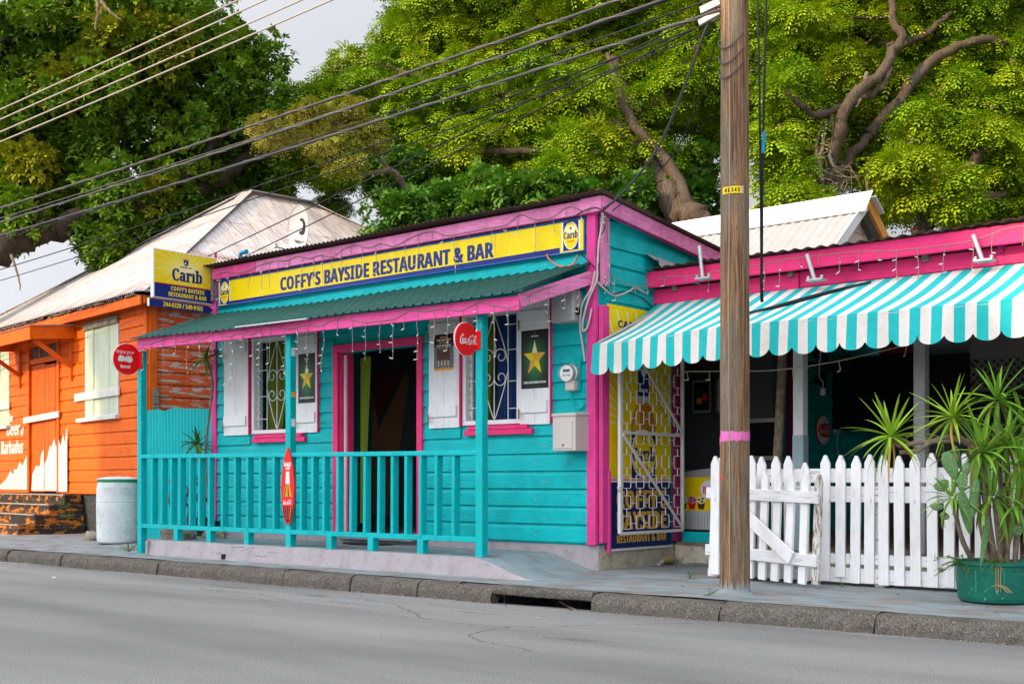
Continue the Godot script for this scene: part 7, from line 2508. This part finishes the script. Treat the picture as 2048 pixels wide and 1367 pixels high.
func planter():
	var r := RandomNumberGenerator.new()
	r.seed = 55
	var C := Vector3(4.13, -0.02, 0.39)
	var o := thing("planter_tub", "large round dark green tub holding yuccas and cactus by the fence", "tub", "", C)
	var b := MB.new()
	b.lathe([Vector2(0.001, 0.0), Vector2(0.27, 0.0), Vector2(0.295, 0.012), Vector2(0.305, 0.04), Vector2(0.318, 0.16), Vector2(0.325, 0.285), Vector2(0.337, 0.292), Vector2(0.338, 0.312), Vector2(0.325, 0.318), Vector2(0.318, 0.31), Vector2(0.31, 0.25), Vector2(0.30, 0.1)], 56)
	put(o, "tub", b, M.tub_green)
	b = MB.new()
	b.lathe([Vector2(0.318, 0.255), Vector2(0.2, 0.275), Vector2(0.001, 0.285)], 30)
	put(o, "soil", b, M.earth)
	b = MB.new()
	for q in [[0.62, 0.05, 0.27, 0.004], [1.28, 0.09, 0.25, 0.007], [0.78, 0.08, 0.11, 0.016], [0.66, 0.04, 0.055, 0.014], [1.05, 0.03, 0.045, 0.02], [1.4, 0.1, 0.12, 0.01]]:
		var a: float = q[0]
		# paint dribbles on the side towards the street
		var pts := []
		for i in 6:
			var y := lerpf(q[1], q[2], i / 5.0)
			var rr := lerpf(0.307, 0.327, y / 0.3)
			var aa := PI * 0.5 - 0.3 + a - 0.75 + r.randfn(0, 0.006)
			pts.append(Vector3(cos(aa) * rr, y, sin(aa) * rr))
		var dr := MB.new()
		dr.tube(pts, q[3] * 0.4, 4)
		put(o, "paint_dribble", dr, plain("aqua_drip", Color(0.06, 0.35, 0.38), 0.5))
	b = MB.new()
	for k in 3:
		var pts := []
		var aa := PI * 0.5 - 0.35 + k * 0.05
		for i in 5:
			var y := 0.29 - i * 0.035
			var rr := 0.336 if i == 0 else lerpf(0.31, 0.33, y / 0.3)
			pts.append(Vector3(cos(aa) * rr, y, sin(aa) * rr))
		b.tube(spline(pts, 3), 0.004, 4)
		for s in [-1, 0, 1]:
			b.tube([pts[4], pts[4] + Vector3(0.05 * s, -0.02, 0.0), pts[4] + Vector3(0.085 * s, -0.055, 0.0)], 0.003, 4)
	put(o, "dry_root", b, M.pipe_brown)
	# the yucca clump
	var y := thing("yucca", "tall many-headed yucca with spiky heads leaning over the white fence", "plant", "", Vector3(4.13, 0.24, 0.45))
	var bright := Color(0.26, 0.42, 0.03)
	var mid := Color(0.16, 0.32, 0.03)
	var deep := Color(0.10, 0.22, 0.025)
	var dry := Color(0.42, 0.30, 0.06)
	var brown := Color(0.38, 0.22, 0.10)
	var K1 := [strap(1.0, 0.085, 0.15, bright, bright), strap(1.0, 0.085, 0.5, bright, Color(0.3, 0.3, 0.08)), strap(1.0, 0.058, 0.8, mid, brown), strap(1.0, 0.06, 1.0, dry, brown)]
	var K2 := [strap(1.0, 0.10, 0.2, mid, mid), strap(1.0, 0.10, 0.75, mid, mid), strap(1.0, 0.10, 1.2, deep, Color(0.25, 0.2, 0.06)), strap(1.0, 0.10, 1.4, Color(0.28, 0.27, 0.04), dry)]
	var heads := [[3.51, 1.26, 0.99, 46, 0.40, 0], [3.87, 1.41, 0.68, 40, 0.39, 0], [4.09, 1.55, 0.31, 34, 0.37, 1], [4.10, 1.13, 0.69, 42, 0.40, 1], [4.21, 1.19, 0.47, 38, 0.40, 1], [4.32, 1.04, 0.50, 30, 0.38, 1], [3.97, 0.79, 0.95, 28, 0.27, 1], [4.18, 0.80, 0.66, 32, 0.38, 1], [4.25, 1.35, 0.17, 26, 0.38, 1], [4.32, 0.73, 0.60, 24, 0.34, 1]]
	for h in heads:
		rosette(y, Vector3(h[0], h[1], h[2]) - y.position, h[3] * 87 / 100, h[4], r, K1 if h[5] == 0 else K2, 1.0, -0.95 if h[5] == 0 else -1.15)
	var stems := [[[4.1, 0.25, 0.5], [4.04, 0.6, 0.55], [3.99, 1.16, 0.52], [3.94, 1.23, 0.56], [3.86, 1.23, 0.65], [3.76, 1.22, 0.76], [3.65, 1.21, 0.87], [3.56, 1.19, 0.94], [3.51, 1.25, 0.98]],
		[[4.12, 0.25, 0.45], [4.02, 0.96, 0.5], [3.96, 1.19, 0.55], [3.92, 1.24, 0.60], [3.89, 1.31, 0.66], [3.87, 1.4, 0.68]],
		[[3.96, 1.19, 0.54], [3.85, 1.26, 0.67], [3.73, 1.21, 0.79], [3.67, 1.15, 0.87], [3.56, 1.14, 0.95]],
		[[4.15, 0.25, 0.35], [4.12, 0.9, 0.33], [4.09, 1.54, 0.31]], [[4.15, 0.25, 0.5], [4.12, 0.7, 0.62], [4.10, 1.12, 0.69]], [[4.2, 0.25, 0.42], [4.22, 0.8, 0.44], [4.21, 1.18, 0.47]], [[4.0, 0.25, 0.55], [3.98, 0.5, 0.8], [3.97, 0.78, 0.94]], [[4.22, 0.25, 0.3], [4.25, 0.9, 0.2], [4.25, 1.34, 0.17]], [[4.25, 0.25, 0.4], [4.3, 0.7, 0.5], [4.32, 1.03, 0.50]], [[4.18, 0.25, 0.5], [4.18, 0.78, 0.65]]]
	for q in stems:
		var pts := []
		for p in q:
			pts.append(Vector3(p[0], p[1], p[2]) - y.position)
		b = MB.new()
		var s := spline(pts, 5)
		b.tube(s, 0.019, 8, true, 0.12)
		put(y, "stem", b, M.bark_pale)
	b = MB.new()
	b.tube([Vector3(3.97, 1.13, 0.53) - y.position, Vector3(3.965, 1.19, 0.54) - y.position], 0.024, 8)
	put(y, "tie", b, M.gold)
	# prickly pear
	var c := thing("prickly_pear", "prickly pear cactus with flat oval pads growing from the green tub", "cactus", "", Vector3(4.12, 0.24, 0.62))
	var pads := [[3.96, 1.03, 0.96, 0.060, 0.112, -20], [3.92, 1.10, 0.71, 0.039, 0.101, -20], [4.06, 0.99, 0.93, 0.034, 0.068, 10], [4.04, 0.90, 0.94, 0.044, 0.076, 5], [4.07, 0.68, 0.95, 0.052, 0.174, -14], [4.11, 0.77, 0.90, 0.041, 0.169, 8], [3.89, 0.88, 0.95, 0.066, 0.044, -25], [3.87, 0.72, 1.0, 0.058, 0.027, 5], [3.92, 0.65, 0.98, 0.041, 0.030, 30], [4.34, 0.54, 0.62, 0.052, 0.044, -20], [4.13, 0.45, 0.72, 0.028, 0.2, 8]]
	var turn := Basis(Vector3(0.82, 0, -0.57), Vector3.UP, Vector3(0.57, 0, 0.82))
	for i in pads.size():
		var q = pads[i]
		var B := turn * ry(r.randf_range(-0.5, 0.5)) * rz(deg_to_rad(-q[5]))
		b = MB.new()
		b.sheet(22, 14, func(u: float, v: float):
			var a: float = TAU * u
			var e: float = PI * (v - 0.5)
			var wide: float = 0.85 + 0.25 * sin(e)
			return Vector3(cos(a) * cos(e) * q[3] * wide, sin(e) * q[4], sin(a) * cos(e) * 0.016), true)
		var pad := put(c, "pad", b, M.cactus, Transform3D(B, Vector3(q[0], q[1], q[2]) - c.position))
		b = MB.new()
		for k in 36:
			var px: float = r.randf_range(-0.8, 0.8)
			var py: float = r.randf_range(-0.85, 0.85)
			if px * px + py * py > 0.75:
				continue
			var z := 0.016 * sqrt(1.0 - px * px - py * py)
			b.bbox(Vector3(px * q[3], py * q[4], z), Vector3(0.004, 0.004, 0.004), 0.001)
			b.bbox(Vector3(px * q[3], py * q[4], -z), Vector3(0.004, 0.004, 0.004), 0.001)
		put(pad, "spines", b, M.spine, Transform3D.IDENTITY, true)
	# weeds spilling over the rim and at the foot of things
	weed("trailing_weed", "leafy green weed spilling over the left rim of the tub", Vector3(3.93, 0.28, 0.62), 0.17, 240, Vector3(-0.2, -0.15, 0.35), 3)
	weed("trailing_weed", "feathery grass weed along the front rim of the tub", Vector3(4.17, 0.29, 0.64), 0.13, 240, Vector3(0.1, 0.0, 0.15), 4)
	weed("weed", "green weed sprouting at the foot of the left veranda post", Vector3(-6.98, -0.02, 1.02), 0.17, 150, Vector3(-0.05, 0.1, 0.1), 5)
	weed("weed", "bright green weed on the right end of the top orange step", Vector3(-11.98, 0.46, -0.86), 0.14, 120, Vector3(0.1, 0.0, 0.2), 6)
	weed("weed", "bright green weed lower down beside the orange steps", Vector3(-11.55, 0.30, -0.72), 0.17, 150, Vector3(0.1, 0.0, 0.2), 7)
	weed("weed", "low grass tuft on the lowest orange step", Vector3(-13.4, 0.12, -0.42), 0.15, 110, Vector3(0, 0.2, 0.1), 8)
	weed("weed", "small green weed at the foot of the fence beside the gate", Vector3(2.73, 0.0, 0.16), 0.06, 60, Vector3(0, 0.1, 0.1), 9)
	weed("weed", "thin grass in the pavement crack left of the pole", Vector3(1.22, 0.0, 0.22), 0.1, 70, Vector3(0.1, 0.0, 0.1), 10)
	weed("weed", "grass blades flattened on the pavement below the pole", Vector3(2.0, -0.045, 1.2), 0.09, 50, Vector3(0.2, 0.0, 0.0), 11)
	# the pot plants behind the railing
	var dark := Color(0.045, 0.13, 0.02)
	var K3 := [strap(1.0, 0.16, 0.5, dark, dark), strap(1.0, 0.17, 1.0, Color(0.08, 0.18, 0.02), Color(0.08, 0.18, 0.02)), strap(1.0, 0.17, 1.4, Color(0.16, 0.2, 0.02), Color(0.3, 0.22, 0.03)), strap(1.0, 0.15, 1.5, dry, brown)]
	o = thing("dracaena", "short dark green dracaena behind the veranda railing", "plant", "", Vector3(-6.55, 0.17, 0.12))
	rosette(o, Vector3(-0.08, 1.24, 0.06), 24, 0.30, r, K3, 1.0, -0.5)
	b = MB.new()
	b.tube(spline([Vector3(0, 0.2, 0), Vector3(0.02, 0.7, 0.02), Vector3(-0.06, 1.0, 0.05), Vector3(-0.08, 1.24, 0.06)], 4), 0.02, 7, true, 0.15)
	put(o, "stem", b, M.bark_pale)
	b = MB.new()
	b.lathe([Vector2(0.001, 0), Vector2(0.1, 0), Vector2(0.14, 0.24), Vector2(0.15, 0.25), Vector2(0.13, 0.25), Vector2(0.001, 0.22)], 20)
	put(o, "pot", b, M.rubber)
	o = thing("tall_dracaena", "tall thin dracaena stem with a leafy head against the pink corner post", "plant", "", Vector3(-6.36, 0.17, 0.10))
	rosette(o, Vector3(-0.12, 2.40, 0.04), 15, 0.30, r, K3, 1.0, -0.8)
	b = MB.new()
	b.tube(spline([Vector3(-0.06, 0.2, 0.02), Vector3(-0.12, 1.1, 0.05), Vector3(-0.04, 1.75, 0.03), Vector3(0.0, 2.1, 0.02), Vector3(-0.12, 2.40, 0.04)], 6), 0.016, 7, true, 0.25)
	put(o, "stem", b, M.bark_pale)
	b = MB.new()
	b.lathe([Vector2(0.001, 0), Vector2(0.09, 0), Vector2(0.12, 0.2), Vector2(0.13, 0.21), Vector2(0.11, 0.21), Vector2(0.001, 0.19)], 20, Vector3(-0.06, 0, 0.02))
	put(o, "pot", b, M.rubber)


func weed(called: String, label: String, where: Vector3, size: float, n: int, lean: Vector3, sd: int):
	var r := RandomNumberGenerator.new()
	r.seed = sd
	var o := thing(called, label, "weed", "", where)
	var b := MB.new()
	var st := MB.new()
	for k in n / 10:
		var d := (Vector3(r.randfn(0, 0.7), r.randf_range(0.1, 1.0), r.randfn(0, 0.7)) + lean).normalized()
		var L := size * r.randf_range(0.5, 1.5)
		var pts := []
		for i in 5:
			var u := i / 4.0
			pts.append(d * L * u + Vector3(lean.x, -0.6 * (1.0 if called == "trailing_weed" else 0.15), lean.z) * L * u * u)
		st.tube(pts, 0.0022, 4, false)
		for i in 10:
			var u := r.randf_range(0.2, 1.0)
			var p: Vector3 = pts[int(u * 3.99)].lerp(pts[mini(int(u * 3.99) + 1, 4)], fposmod(u * 3.99, 1.0))
			var ld := Vector3(r.randfn(0, 1), r.randfn(0.2, 0.5), r.randfn(0, 1)).normalized()
			var s := r.randf_range(0.012, 0.03) * (size / 0.15) * 0.9
			var side := ld.cross(Vector3.UP).normalized() * s * 0.38
			var g := r.randf_range(0.7, 1.3)
			b.ink = Color(0.10 * g, 0.24 * g, 0.03 * g)
			b.tri(p, p + ld * s * 0.5 + side, p + ld * s)
			b.tri(p, p + ld * s, p + ld * s * 0.5 - side)
	put(o, "leaves", b, M.strap_leaf, Transform3D.IDENTITY, true)
	put(o, "stems", st, plain("weed_stem", Color(0.12, 0.18, 0.04), 0.7))


# ---------------------------------------------------------------- trees
func sprig_fine() -> ArrayMesh:
	# a feathery drooping frond: paired leaflets on four side ribs; starts at the origin, runs along +Z
	var b := MB.new()
	for k in 3:
		var a := (k - 1.0) * 0.75
		var d := Vector3(sin(a), 0.0, cos(a)).normalized()
		var side := Vector3(d.z, 0, -d.x).normalized()
		for i in 5:
			var u := 0.22 + i * 0.19
			var p := d * u * (1.0 - 0.18 * u) + Vector3(0, 0.12 * u - 0.72 * u * u, 0)
			var along := (d + Vector3(0, 0.12 - 1.44 * u, 0)).normalized()
			for s in [-1.0, 1.0]:
				var q: Vector3 = (side * s * 0.85 + along * 0.55 + Vector3(0, -0.12, 0)).normalized()
				var w: Vector3 = along * 0.075
				var g: float = 0.82 + 0.12 * ((i + k) % 3)
				b.ink = Color(g, g, g)
				var L := 0.30 - 0.02 * i
				b.quad(p, p + q * L * 0.55 - w, p + q * L, p + q * L * 0.55 + w)
	return b.mesh()


func sprig_broad() -> ArrayMesh:
	# a twig end with eight glossy pointed leaves
	var b := MB.new()
	for i in 8:
		var az := i * 2.4
		var el: float = 0.75 - 0.16 * i
		var d := Vector3(cos(az) * cos(el), sin(el), sin(az) * cos(el))
		d = (d + Vector3(0, 0.0, 0.4)).normalized()
		var s := d.cross(Vector3.UP).normalized()
		var up := s.cross(d)
		var p := Vector3(0, 0, 0.05 * i)
		var L := 0.62
		var w := 0.17
		var g: float = 0.85 + 0.1 * (i % 4)
		b.ink = Color(g, g, g)
		var m1 := p + d * L * 0.5 + up * 0.03
		var tip := p + d * L - up * 0.10
		b.tri(p, m1 + s * w, m1)
		b.tri(p, m1, m1 - s * w)
		b.tri(m1, m1 + s * w, tip)
		b.tri(m1, tip, m1 - s * w)
	return b.mesh()


func crown(o: Node3D, lobes: Array, sprig: ArrayMesh, mat: Material, size: float, tints: Array, density: float, dome: bool, r: RandomNumberGenerator, called := "crown") -> Array:
	# fills the lobes with clumps of sprigs; returns the clump centres
	var xf := []
	var cols := PackedColorArray()
	var clumps := []
	for L in lobes:
		var c := Vector3(L[0], L[1], L[2]) - o.position
		var R: float = maxf(L[3] - 0.2, 0.3)
		var n := int((17.0 if dome else 11.0) * R * R * density) + 6
		var lt: Color = tints[r.randi() % tints.size()]
		for i in n:
			var d := Vector3(r.randfn(0, 1), r.randfn(0, 1), r.randfn(0, 1)).normalized()
			var rad: float = R * (r.randf_range(0.72, 1.08) if r.randf() < 0.72 else r.randf_range(0.1, 0.7))
			var q := c + Vector3(d.x, d.y * 0.85, d.z) * rad
			clumps.append(q)
			var cr := r.randf_range(0.22, 0.5) if dome else r.randf_range(0.26, 0.55)
			var m := int(r.randf_range(14, 30) if dome else r.randf_range(26, 52))
			var tint := lt.lerp(tints[r.randi() % tints.size()], 0.6)
			for k in m:
				var az := r.randf() * TAU
				var hgt := r.randf_range(-0.25, 1.0) if dome else r.randf_range(-1.0, 1.0)
				var ring := sqrt(maxf(1.0 - hgt * hgt, 0.0))
				var od := Vector3(cos(az) * ring, hgt, sin(az) * ring)
				var rr := cr * pow(r.randf(), 0.33)
				var p := q + (Vector3(od.x, od.y * 0.6, od.z) * 0.6 if dome else od) * rr
				var outd: Vector3 = (Vector3(od.x, od.y * 0.7 - 0.05, od.z) if dome else od + Vector3(0, -0.2, 0)).normalized()
				if outd.length() < 0.1:
					outd = Vector3.RIGHT
				var s := size * r.randf_range(0.7, 1.25)
				xf.append(Transform3D((facing(outd, r.randfn(0, 0.4))).scaled_local(Vector3(s, s, s)), p))
				var g := r.randf_range(0.75, 1.25)
				cols.append(Color(tint.r * g, tint.g * g, tint.b * g))
	var mm := MultiMesh.new()
	mm.transform_format = MultiMesh.TRANSFORM_3D
	mm.use_colors = true
	mm.mesh = sprig
	mm.instance_count = xf.size()
	for i in xf.size():
		mm.set_instance_transform(i, xf[i])
		mm.set_instance_color(i, cols[i])
	var mi := MultiMeshInstance3D.new()
	mi.multimesh = mm
	mi.material_override = mat
	mi.name = called
	mi.set_meta("kind", "stuff")
	o.add_child(mi, true)
	return clumps


func limbs(o: Node3D, list: Array, mat: Material, r: RandomNumberGenerator) -> Array:
	# list: [name, radius at the start, radius at the end, points]; returns points along them for the twigs
	var nodes := []
	for q in list:
		var pts := []
		for p in q[3]:
			pts.append(Vector3(p[0], p[1], p[2]) - o.position)
		var s := spline(pts, 6)
		for i in range(1, s.size() - 1):
			s[i] += Vector3(r.randfn(0, 1), r.randfn(0, 1), r.randfn(0, 1)) * q[1] * 0.18
		var rad := []
		for i in s.size():
			rad.append(lerpf(q[1], q[2], pow(float(i) / (s.size() - 1), 0.8)))
			if i % 2 == 0:
				nodes.append([s[i], rad[i]])
		var b := MB.new()
		b.tube(s, rad, 9 if q[1] > 0.08 else 6, true, 0.16)
		put(o, q[0], b, mat)
	return nodes


func twigs(o: Node3D, nodes: Array, clumps: Array, mat: Material, r: RandomNumberGenerator, every := 2):
	var b := MB.new()
	var pool := nodes.duplicate()
	for i in range(0, clumps.size(), every):
		var c: Vector3 = clumps[i]
		var best := 1e9
		var from: Vector3 = c
		var fr := 0.02
		for q in pool:
			var d: float = q[0].distance_squared_to(c)
			if d < best:
				best = d
				from = q[0]
				fr = q[1]
		if best < 0.01:
			continue
		var L := sqrt(best)
		var rad := minf(fr * 0.6, 0.012 + 0.014 * L)
		var mid := from.lerp(c, 0.5) + Vector3(r.randfn(0, 0.12), r.randf_range(-0.05, 0.2), r.randfn(0, 0.12)) * L
		var pts := spline([from, mid, c], 4)
		var rs := []
		for k in pts.size():
			rs.append(lerpf(rad, 0.006, float(k) / (pts.size() - 1)))
		b.tube(pts, rs, 5, false)
		pool.append([pts[5], rs[5]])
		pool.append([c, 0.008])
	put(o, "twigs", b, mat, Transform3D.IDENTITY, true)


func nearer(pts: Array) -> Array:
	# the outer limbs ride on the street side of the crown
	var o := []
	for i in pts.size():
		var k := minf(i, 1.5) * 0.6
		o.append([pts[i][0] + 0.5 * k, pts[i][1] - 0.12 * k, pts[i][2] + 0.6 * k])
	return o


func deeper(lobes: Array, off: Vector3, k: float) -> Array:
	var o := lobes.duplicate()
	for L in lobes:
		o.append([L[0] + off.x, L[1] + off.y, L[2] + off.z, L[3] * k])
	return o


func trees():
	var r := RandomNumberGenerator.new()
	r.seed = 101
	var fine := sprig_fine()
	var broad := sprig_broad()
	# the broad-leaved tree whose limb leans over the orange house
	var o := thing("broadleaf_tree", "huge dark green broad-leaved tree leaning over the orange house from the left", "tree", "", Vector3(-18.6, -0.2, 0.3))
	var lobes := FIG_LOBES
	var cl := crown(o, deeper(lobes, Vector3(-2.4, 0.5, -1.5), 0.9), broad, M.leaf_broad, 0.24, [Color(0.13, 0.25, 0.015), Color(0.19, 0.30, 0.014), Color(0.10, 0.21, 0.018)], 0.9, false, r)
	crown(o, [[-15.9, 9.9, -3.9, 0.45], [-15.7, 10.3, -4.1, 0.4], [-15.8, 9.5, -3.8, 0.45], [-15.3, 10.0, -4.9, 0.4], [-15.1, 10.5, -5.0, 0.35], [-16.3, 9.2, -3.2, 0.5], [-16.5, 7.6, -2.8, 0.5], [-15.6, 7.0, -5.1, 0.4]], broad, M.leaf_broad, 0.22, [Color(0.26, 0.29, 0.015), Color(0.34, 0.33, 0.02), Color(0.18, 0.24, 0.02)], 0.9, false, r, "yellow_leaves")
	var nodes := limbs(o, [["trunk", 0.52, 0.42, FIG_TRUNK], ["limb", 0.32, 0.13, FIG_BIG], ["limb", 0.2, 0.09, FIG_UP], ["limb", 0.16, 0.05, FIG_UP2], ["limb", 0.15, 0.05, FIG_R]], M.bark_dark, r)
	limbs(o, [["bare_branch", 0.05, 0.02, [[-15.22, 11.09, -3.42], [-15.15, 10.58, -3.45], [-15.17, 10.17, -3.42]]], ["bare_branch", 0.045, 0.015, [[-15.15, 10.89, -3.45], [-14.95, 10.58, -3.56], [-14.7, 10.35, -3.7]]], ["bare_branch", 0.03, 0.01, [[-15.73, 5.42, -1.9], [-15.62, 4.95, -2.0], [-15.60, 4.70, -2.02]]]], M.bark_pale, r)
	twigs(o, nodes, cl, M.bark_dark, r, 3)
	# the raintree over the restaurant
	o = thing("rain_tree", "wide feathery rain tree with yellow-green domes above the restaurant roof", "tree", "", Vector3(-5.2, -0.2, -11.4))
	var green := [Color(0.25, 0.40, 0.008), Color(0.31, 0.44, 0.008), Color(0.19, 0.34, 0.01), Color(0.36, 0.43, 0.01)]
	cl = crown(o, deeper(SAMAN_LOBES, Vector3(-1.2, 0.4, -2.6), 0.9), fine, M.leaf_fine, 0.38, green, 1.0, true, r)
	nodes = limbs(o, [["trunk", 0.46, 0.16, SAMAN_TRUNK], ["limb", 0.19, 0.06, nearer(SAMAN_L1)], ["limb", 0.18, 0.07, nearer(SAMAN_L2)], ["limb", 0.18, 0.06, nearer(SAMAN_L3)], ["limb", 0.12, 0.05, nearer(SAMAN_L4)], ["limb", 0.22, 0.1, SAMAN_R1]], M.bark_limb, r)
	twigs(o, nodes, cl, M.bark_dark, r, 3)
	blossoms(o, cl, r)
	# the second raintree on the right
	o = thing("rain_tree", "feathery rain tree with twisting bare limbs behind the white-roofed house", "tree", "", Vector3(-1.7, -0.2, -15.0))
	cl = crown(o, deeper(RIGHT_LOBES, Vector3(-0.9, 0.4, -3.0), 0.8), fine, M.leaf_fine, 0.38, green, 1.0, true, r)
	nodes = limbs(o, [["trunk", 0.3, 0.12, [[-1.75, -0.1, -14.9], [-1.85, 2.5, -14.9], [-2.05, 5.2, -14.85], [-2.25, 6.22, -14.61], [-2.09, 6.64, -14.75], [-1.61, 6.79, -15.14], [-1.14, 6.88, -16.19]]], ["limb", 0.18, 0.1, [[-1.6, 3.0, -15.1], [-1.61, 5.09, -15.14], [-1.76, 6.29, -15.41], [-1.92, 6.58, -15.14]]],
		["limb", 0.17, 0.07, nearer(SR_A)], ["limb", 0.12, 0.05, nearer(SR_B)], ["limb", 0.10, 0.05, nearer(SR_C)], ["limb", 0.15, 0.06, nearer(SR_D)], ["limb", 0.15, 0.07, nearer(SR_E)], ["limb", 0.11, 0.05, nearer(SR_F)]], M.bark_limb, r)
	limbs(o, [["dead_branch", 0.055, 0.035, SR_D1], ["dead_branch", 0.06, 0.04, SR_D2], ["dead_branch", 0.055, 0.035, SR_D3], ["dead_branch", 0.05, 0.03, SR_D4], ["dead_branch", 0.05, 0.03, SR_D5]], M.bark_pale, r)
	var db := MB.new()
	for i in 90:
		var p := Vector3(-4.05 + r.randfn(0, 0.25), 7.25 + r.randfn(0, 0.2), -13.7 + r.randfn(0, 0.2)) - o.position
		var d := Vector3(r.randfn(0.3, 1), r.randfn(-0.3, 0.6), r.randfn(0, 0.6)).normalized()
		var k := r.randf_range(0.25, 0.7)
		db.tube([p, p + d * k * 0.5 + Vector3(0, r.randfn(0, 0.06), 0), p + d * k], [0.014, 0.011, 0.006], 4, false)
	put(o, "dead_twigs", db, M.bark_pale, Transform3D.IDENTITY, true)
	twigs(o, nodes, cl, M.bark_dark, r, 3)
	blossoms(o, cl, r)
	# lower bushes and the sparse yellow tree between
	o = thing("bush", "bright green leafy bush just behind the restaurant's rusty roof edge", "bush", "", Vector3(-9.2, -0.2, -8.9))
	cl = crown(o, BRIGHT_LOBES, broad, M.leaf_broad, 0.26, [Color(0.09, 0.23, 0.03), Color(0.13, 0.28, 0.03), Color(0.07, 0.17, 0.025)], 1.3, false, r)
	nodes = limbs(o, [["stem", 0.09, 0.03, [[-9.2, -0.1, -8.9], [-9.3, 3.5, -8.8], [-9.3, 6.5, -8.7]]], ["stem", 0.08, 0.03, [[-9.2, 0.5, -8.9], [-10.3, 4.0, -8.4], [-10.5, 6.6, -8.0]]], ["stem", 0.08, 0.03, [[-9.1, 0.5, -8.9], [-8.2, 4.0, -9.2], [-8.0, 6.8, -9.8]]], ["stem", 0.08, 0.03, [[-9.0, 0.5, -9.0], [-11.0, 5.0, -9.5], [-12.3, 7.8, -10.0]]], ["stem", 0.07, 0.03, [[-9.0, 0.5, -9.0], [-8.2, 4.0, -11.0], [-7.6, 6.9, -12.2]]]], M.bark_dark, r)
	twigs(o, nodes, cl, M.bark_dark, r, 3)
	o = thing("sparse_tree", "thin half-bare tree with pale yellow leaves above the orange house roof", "tree", "", Vector3(-11.6, -0.2, -9.4))
	cl = crown(o, YELLOW_LOBES, fine, M.leaf_fine, 0.24, [Color(0.34, 0.33, 0.05), Color(0.40, 0.34, 0.07), Color(0.24, 0.28, 0.03)], 1.1, true, r)
	nodes = limbs(o, [["trunk", 0.12, 0.09, [[-11.6, -0.1, -9.4], [-11.6, 3.5, -9.5], [-11.58, 6.76, -9.39], [-11.53, 7.31, -8.78]]], ["limb", 0.08, 0.03, YEL_A], ["limb", 0.05, 0.02, YEL_B]], M.bark_pale, r)
	twigs(o, nodes, cl, M.bark_pale, r, 1)


func blossoms(o: Node3D, clumps: Array, r: RandomNumberGenerator):
	var b := MB.new()
	for i in 10:
		var a := TAU * i / 10.0
		b.tri(Vector3.ZERO, Vector3(cos(a), 0.5, sin(a)), Vector3(cos(a + 0.5), 0.6, sin(a + 0.5)))
	var xf := []
	for c in clumps:
		if r.randf() < 0.55:
			for k in int(r.randf_range(1, 4)):
				xf.append(Transform3D(Basis.from_scale(Vector3.ONE * r.randf_range(0.035, 0.06)), c + Vector3(r.randfn(0, 0.2), 0.22 + r.randfn(0, 0.06), r.randfn(0, 0.2))))
	var mm := MultiMesh.new()
	mm.transform_format = MultiMesh.TRANSFORM_3D
	mm.mesh = b.mesh()
	mm.instance_count = xf.size()
	for i in xf.size():
		mm.set_instance_transform(i, xf[i])
	var mi := MultiMeshInstance3D.new()
	mi.multimesh = mm
	mi.material_override = plain("blossom", Color(0.72, 0.36, 0.36), 0.7)
	mi.name = "blossoms"
	mi.set_meta("kind", "stuff")
	o.add_child(mi, true)


func _ready():
	rng.seed = 1
	view()
	materials()
	setting()
	restaurant()
	orange_house()
	dining_shed()
	other_buildings()
	trees()
	beside_the_house()
	awning()
	fences()
	utility_pole()
	wires()
	signs()
	lights_on_strings()
	planter()
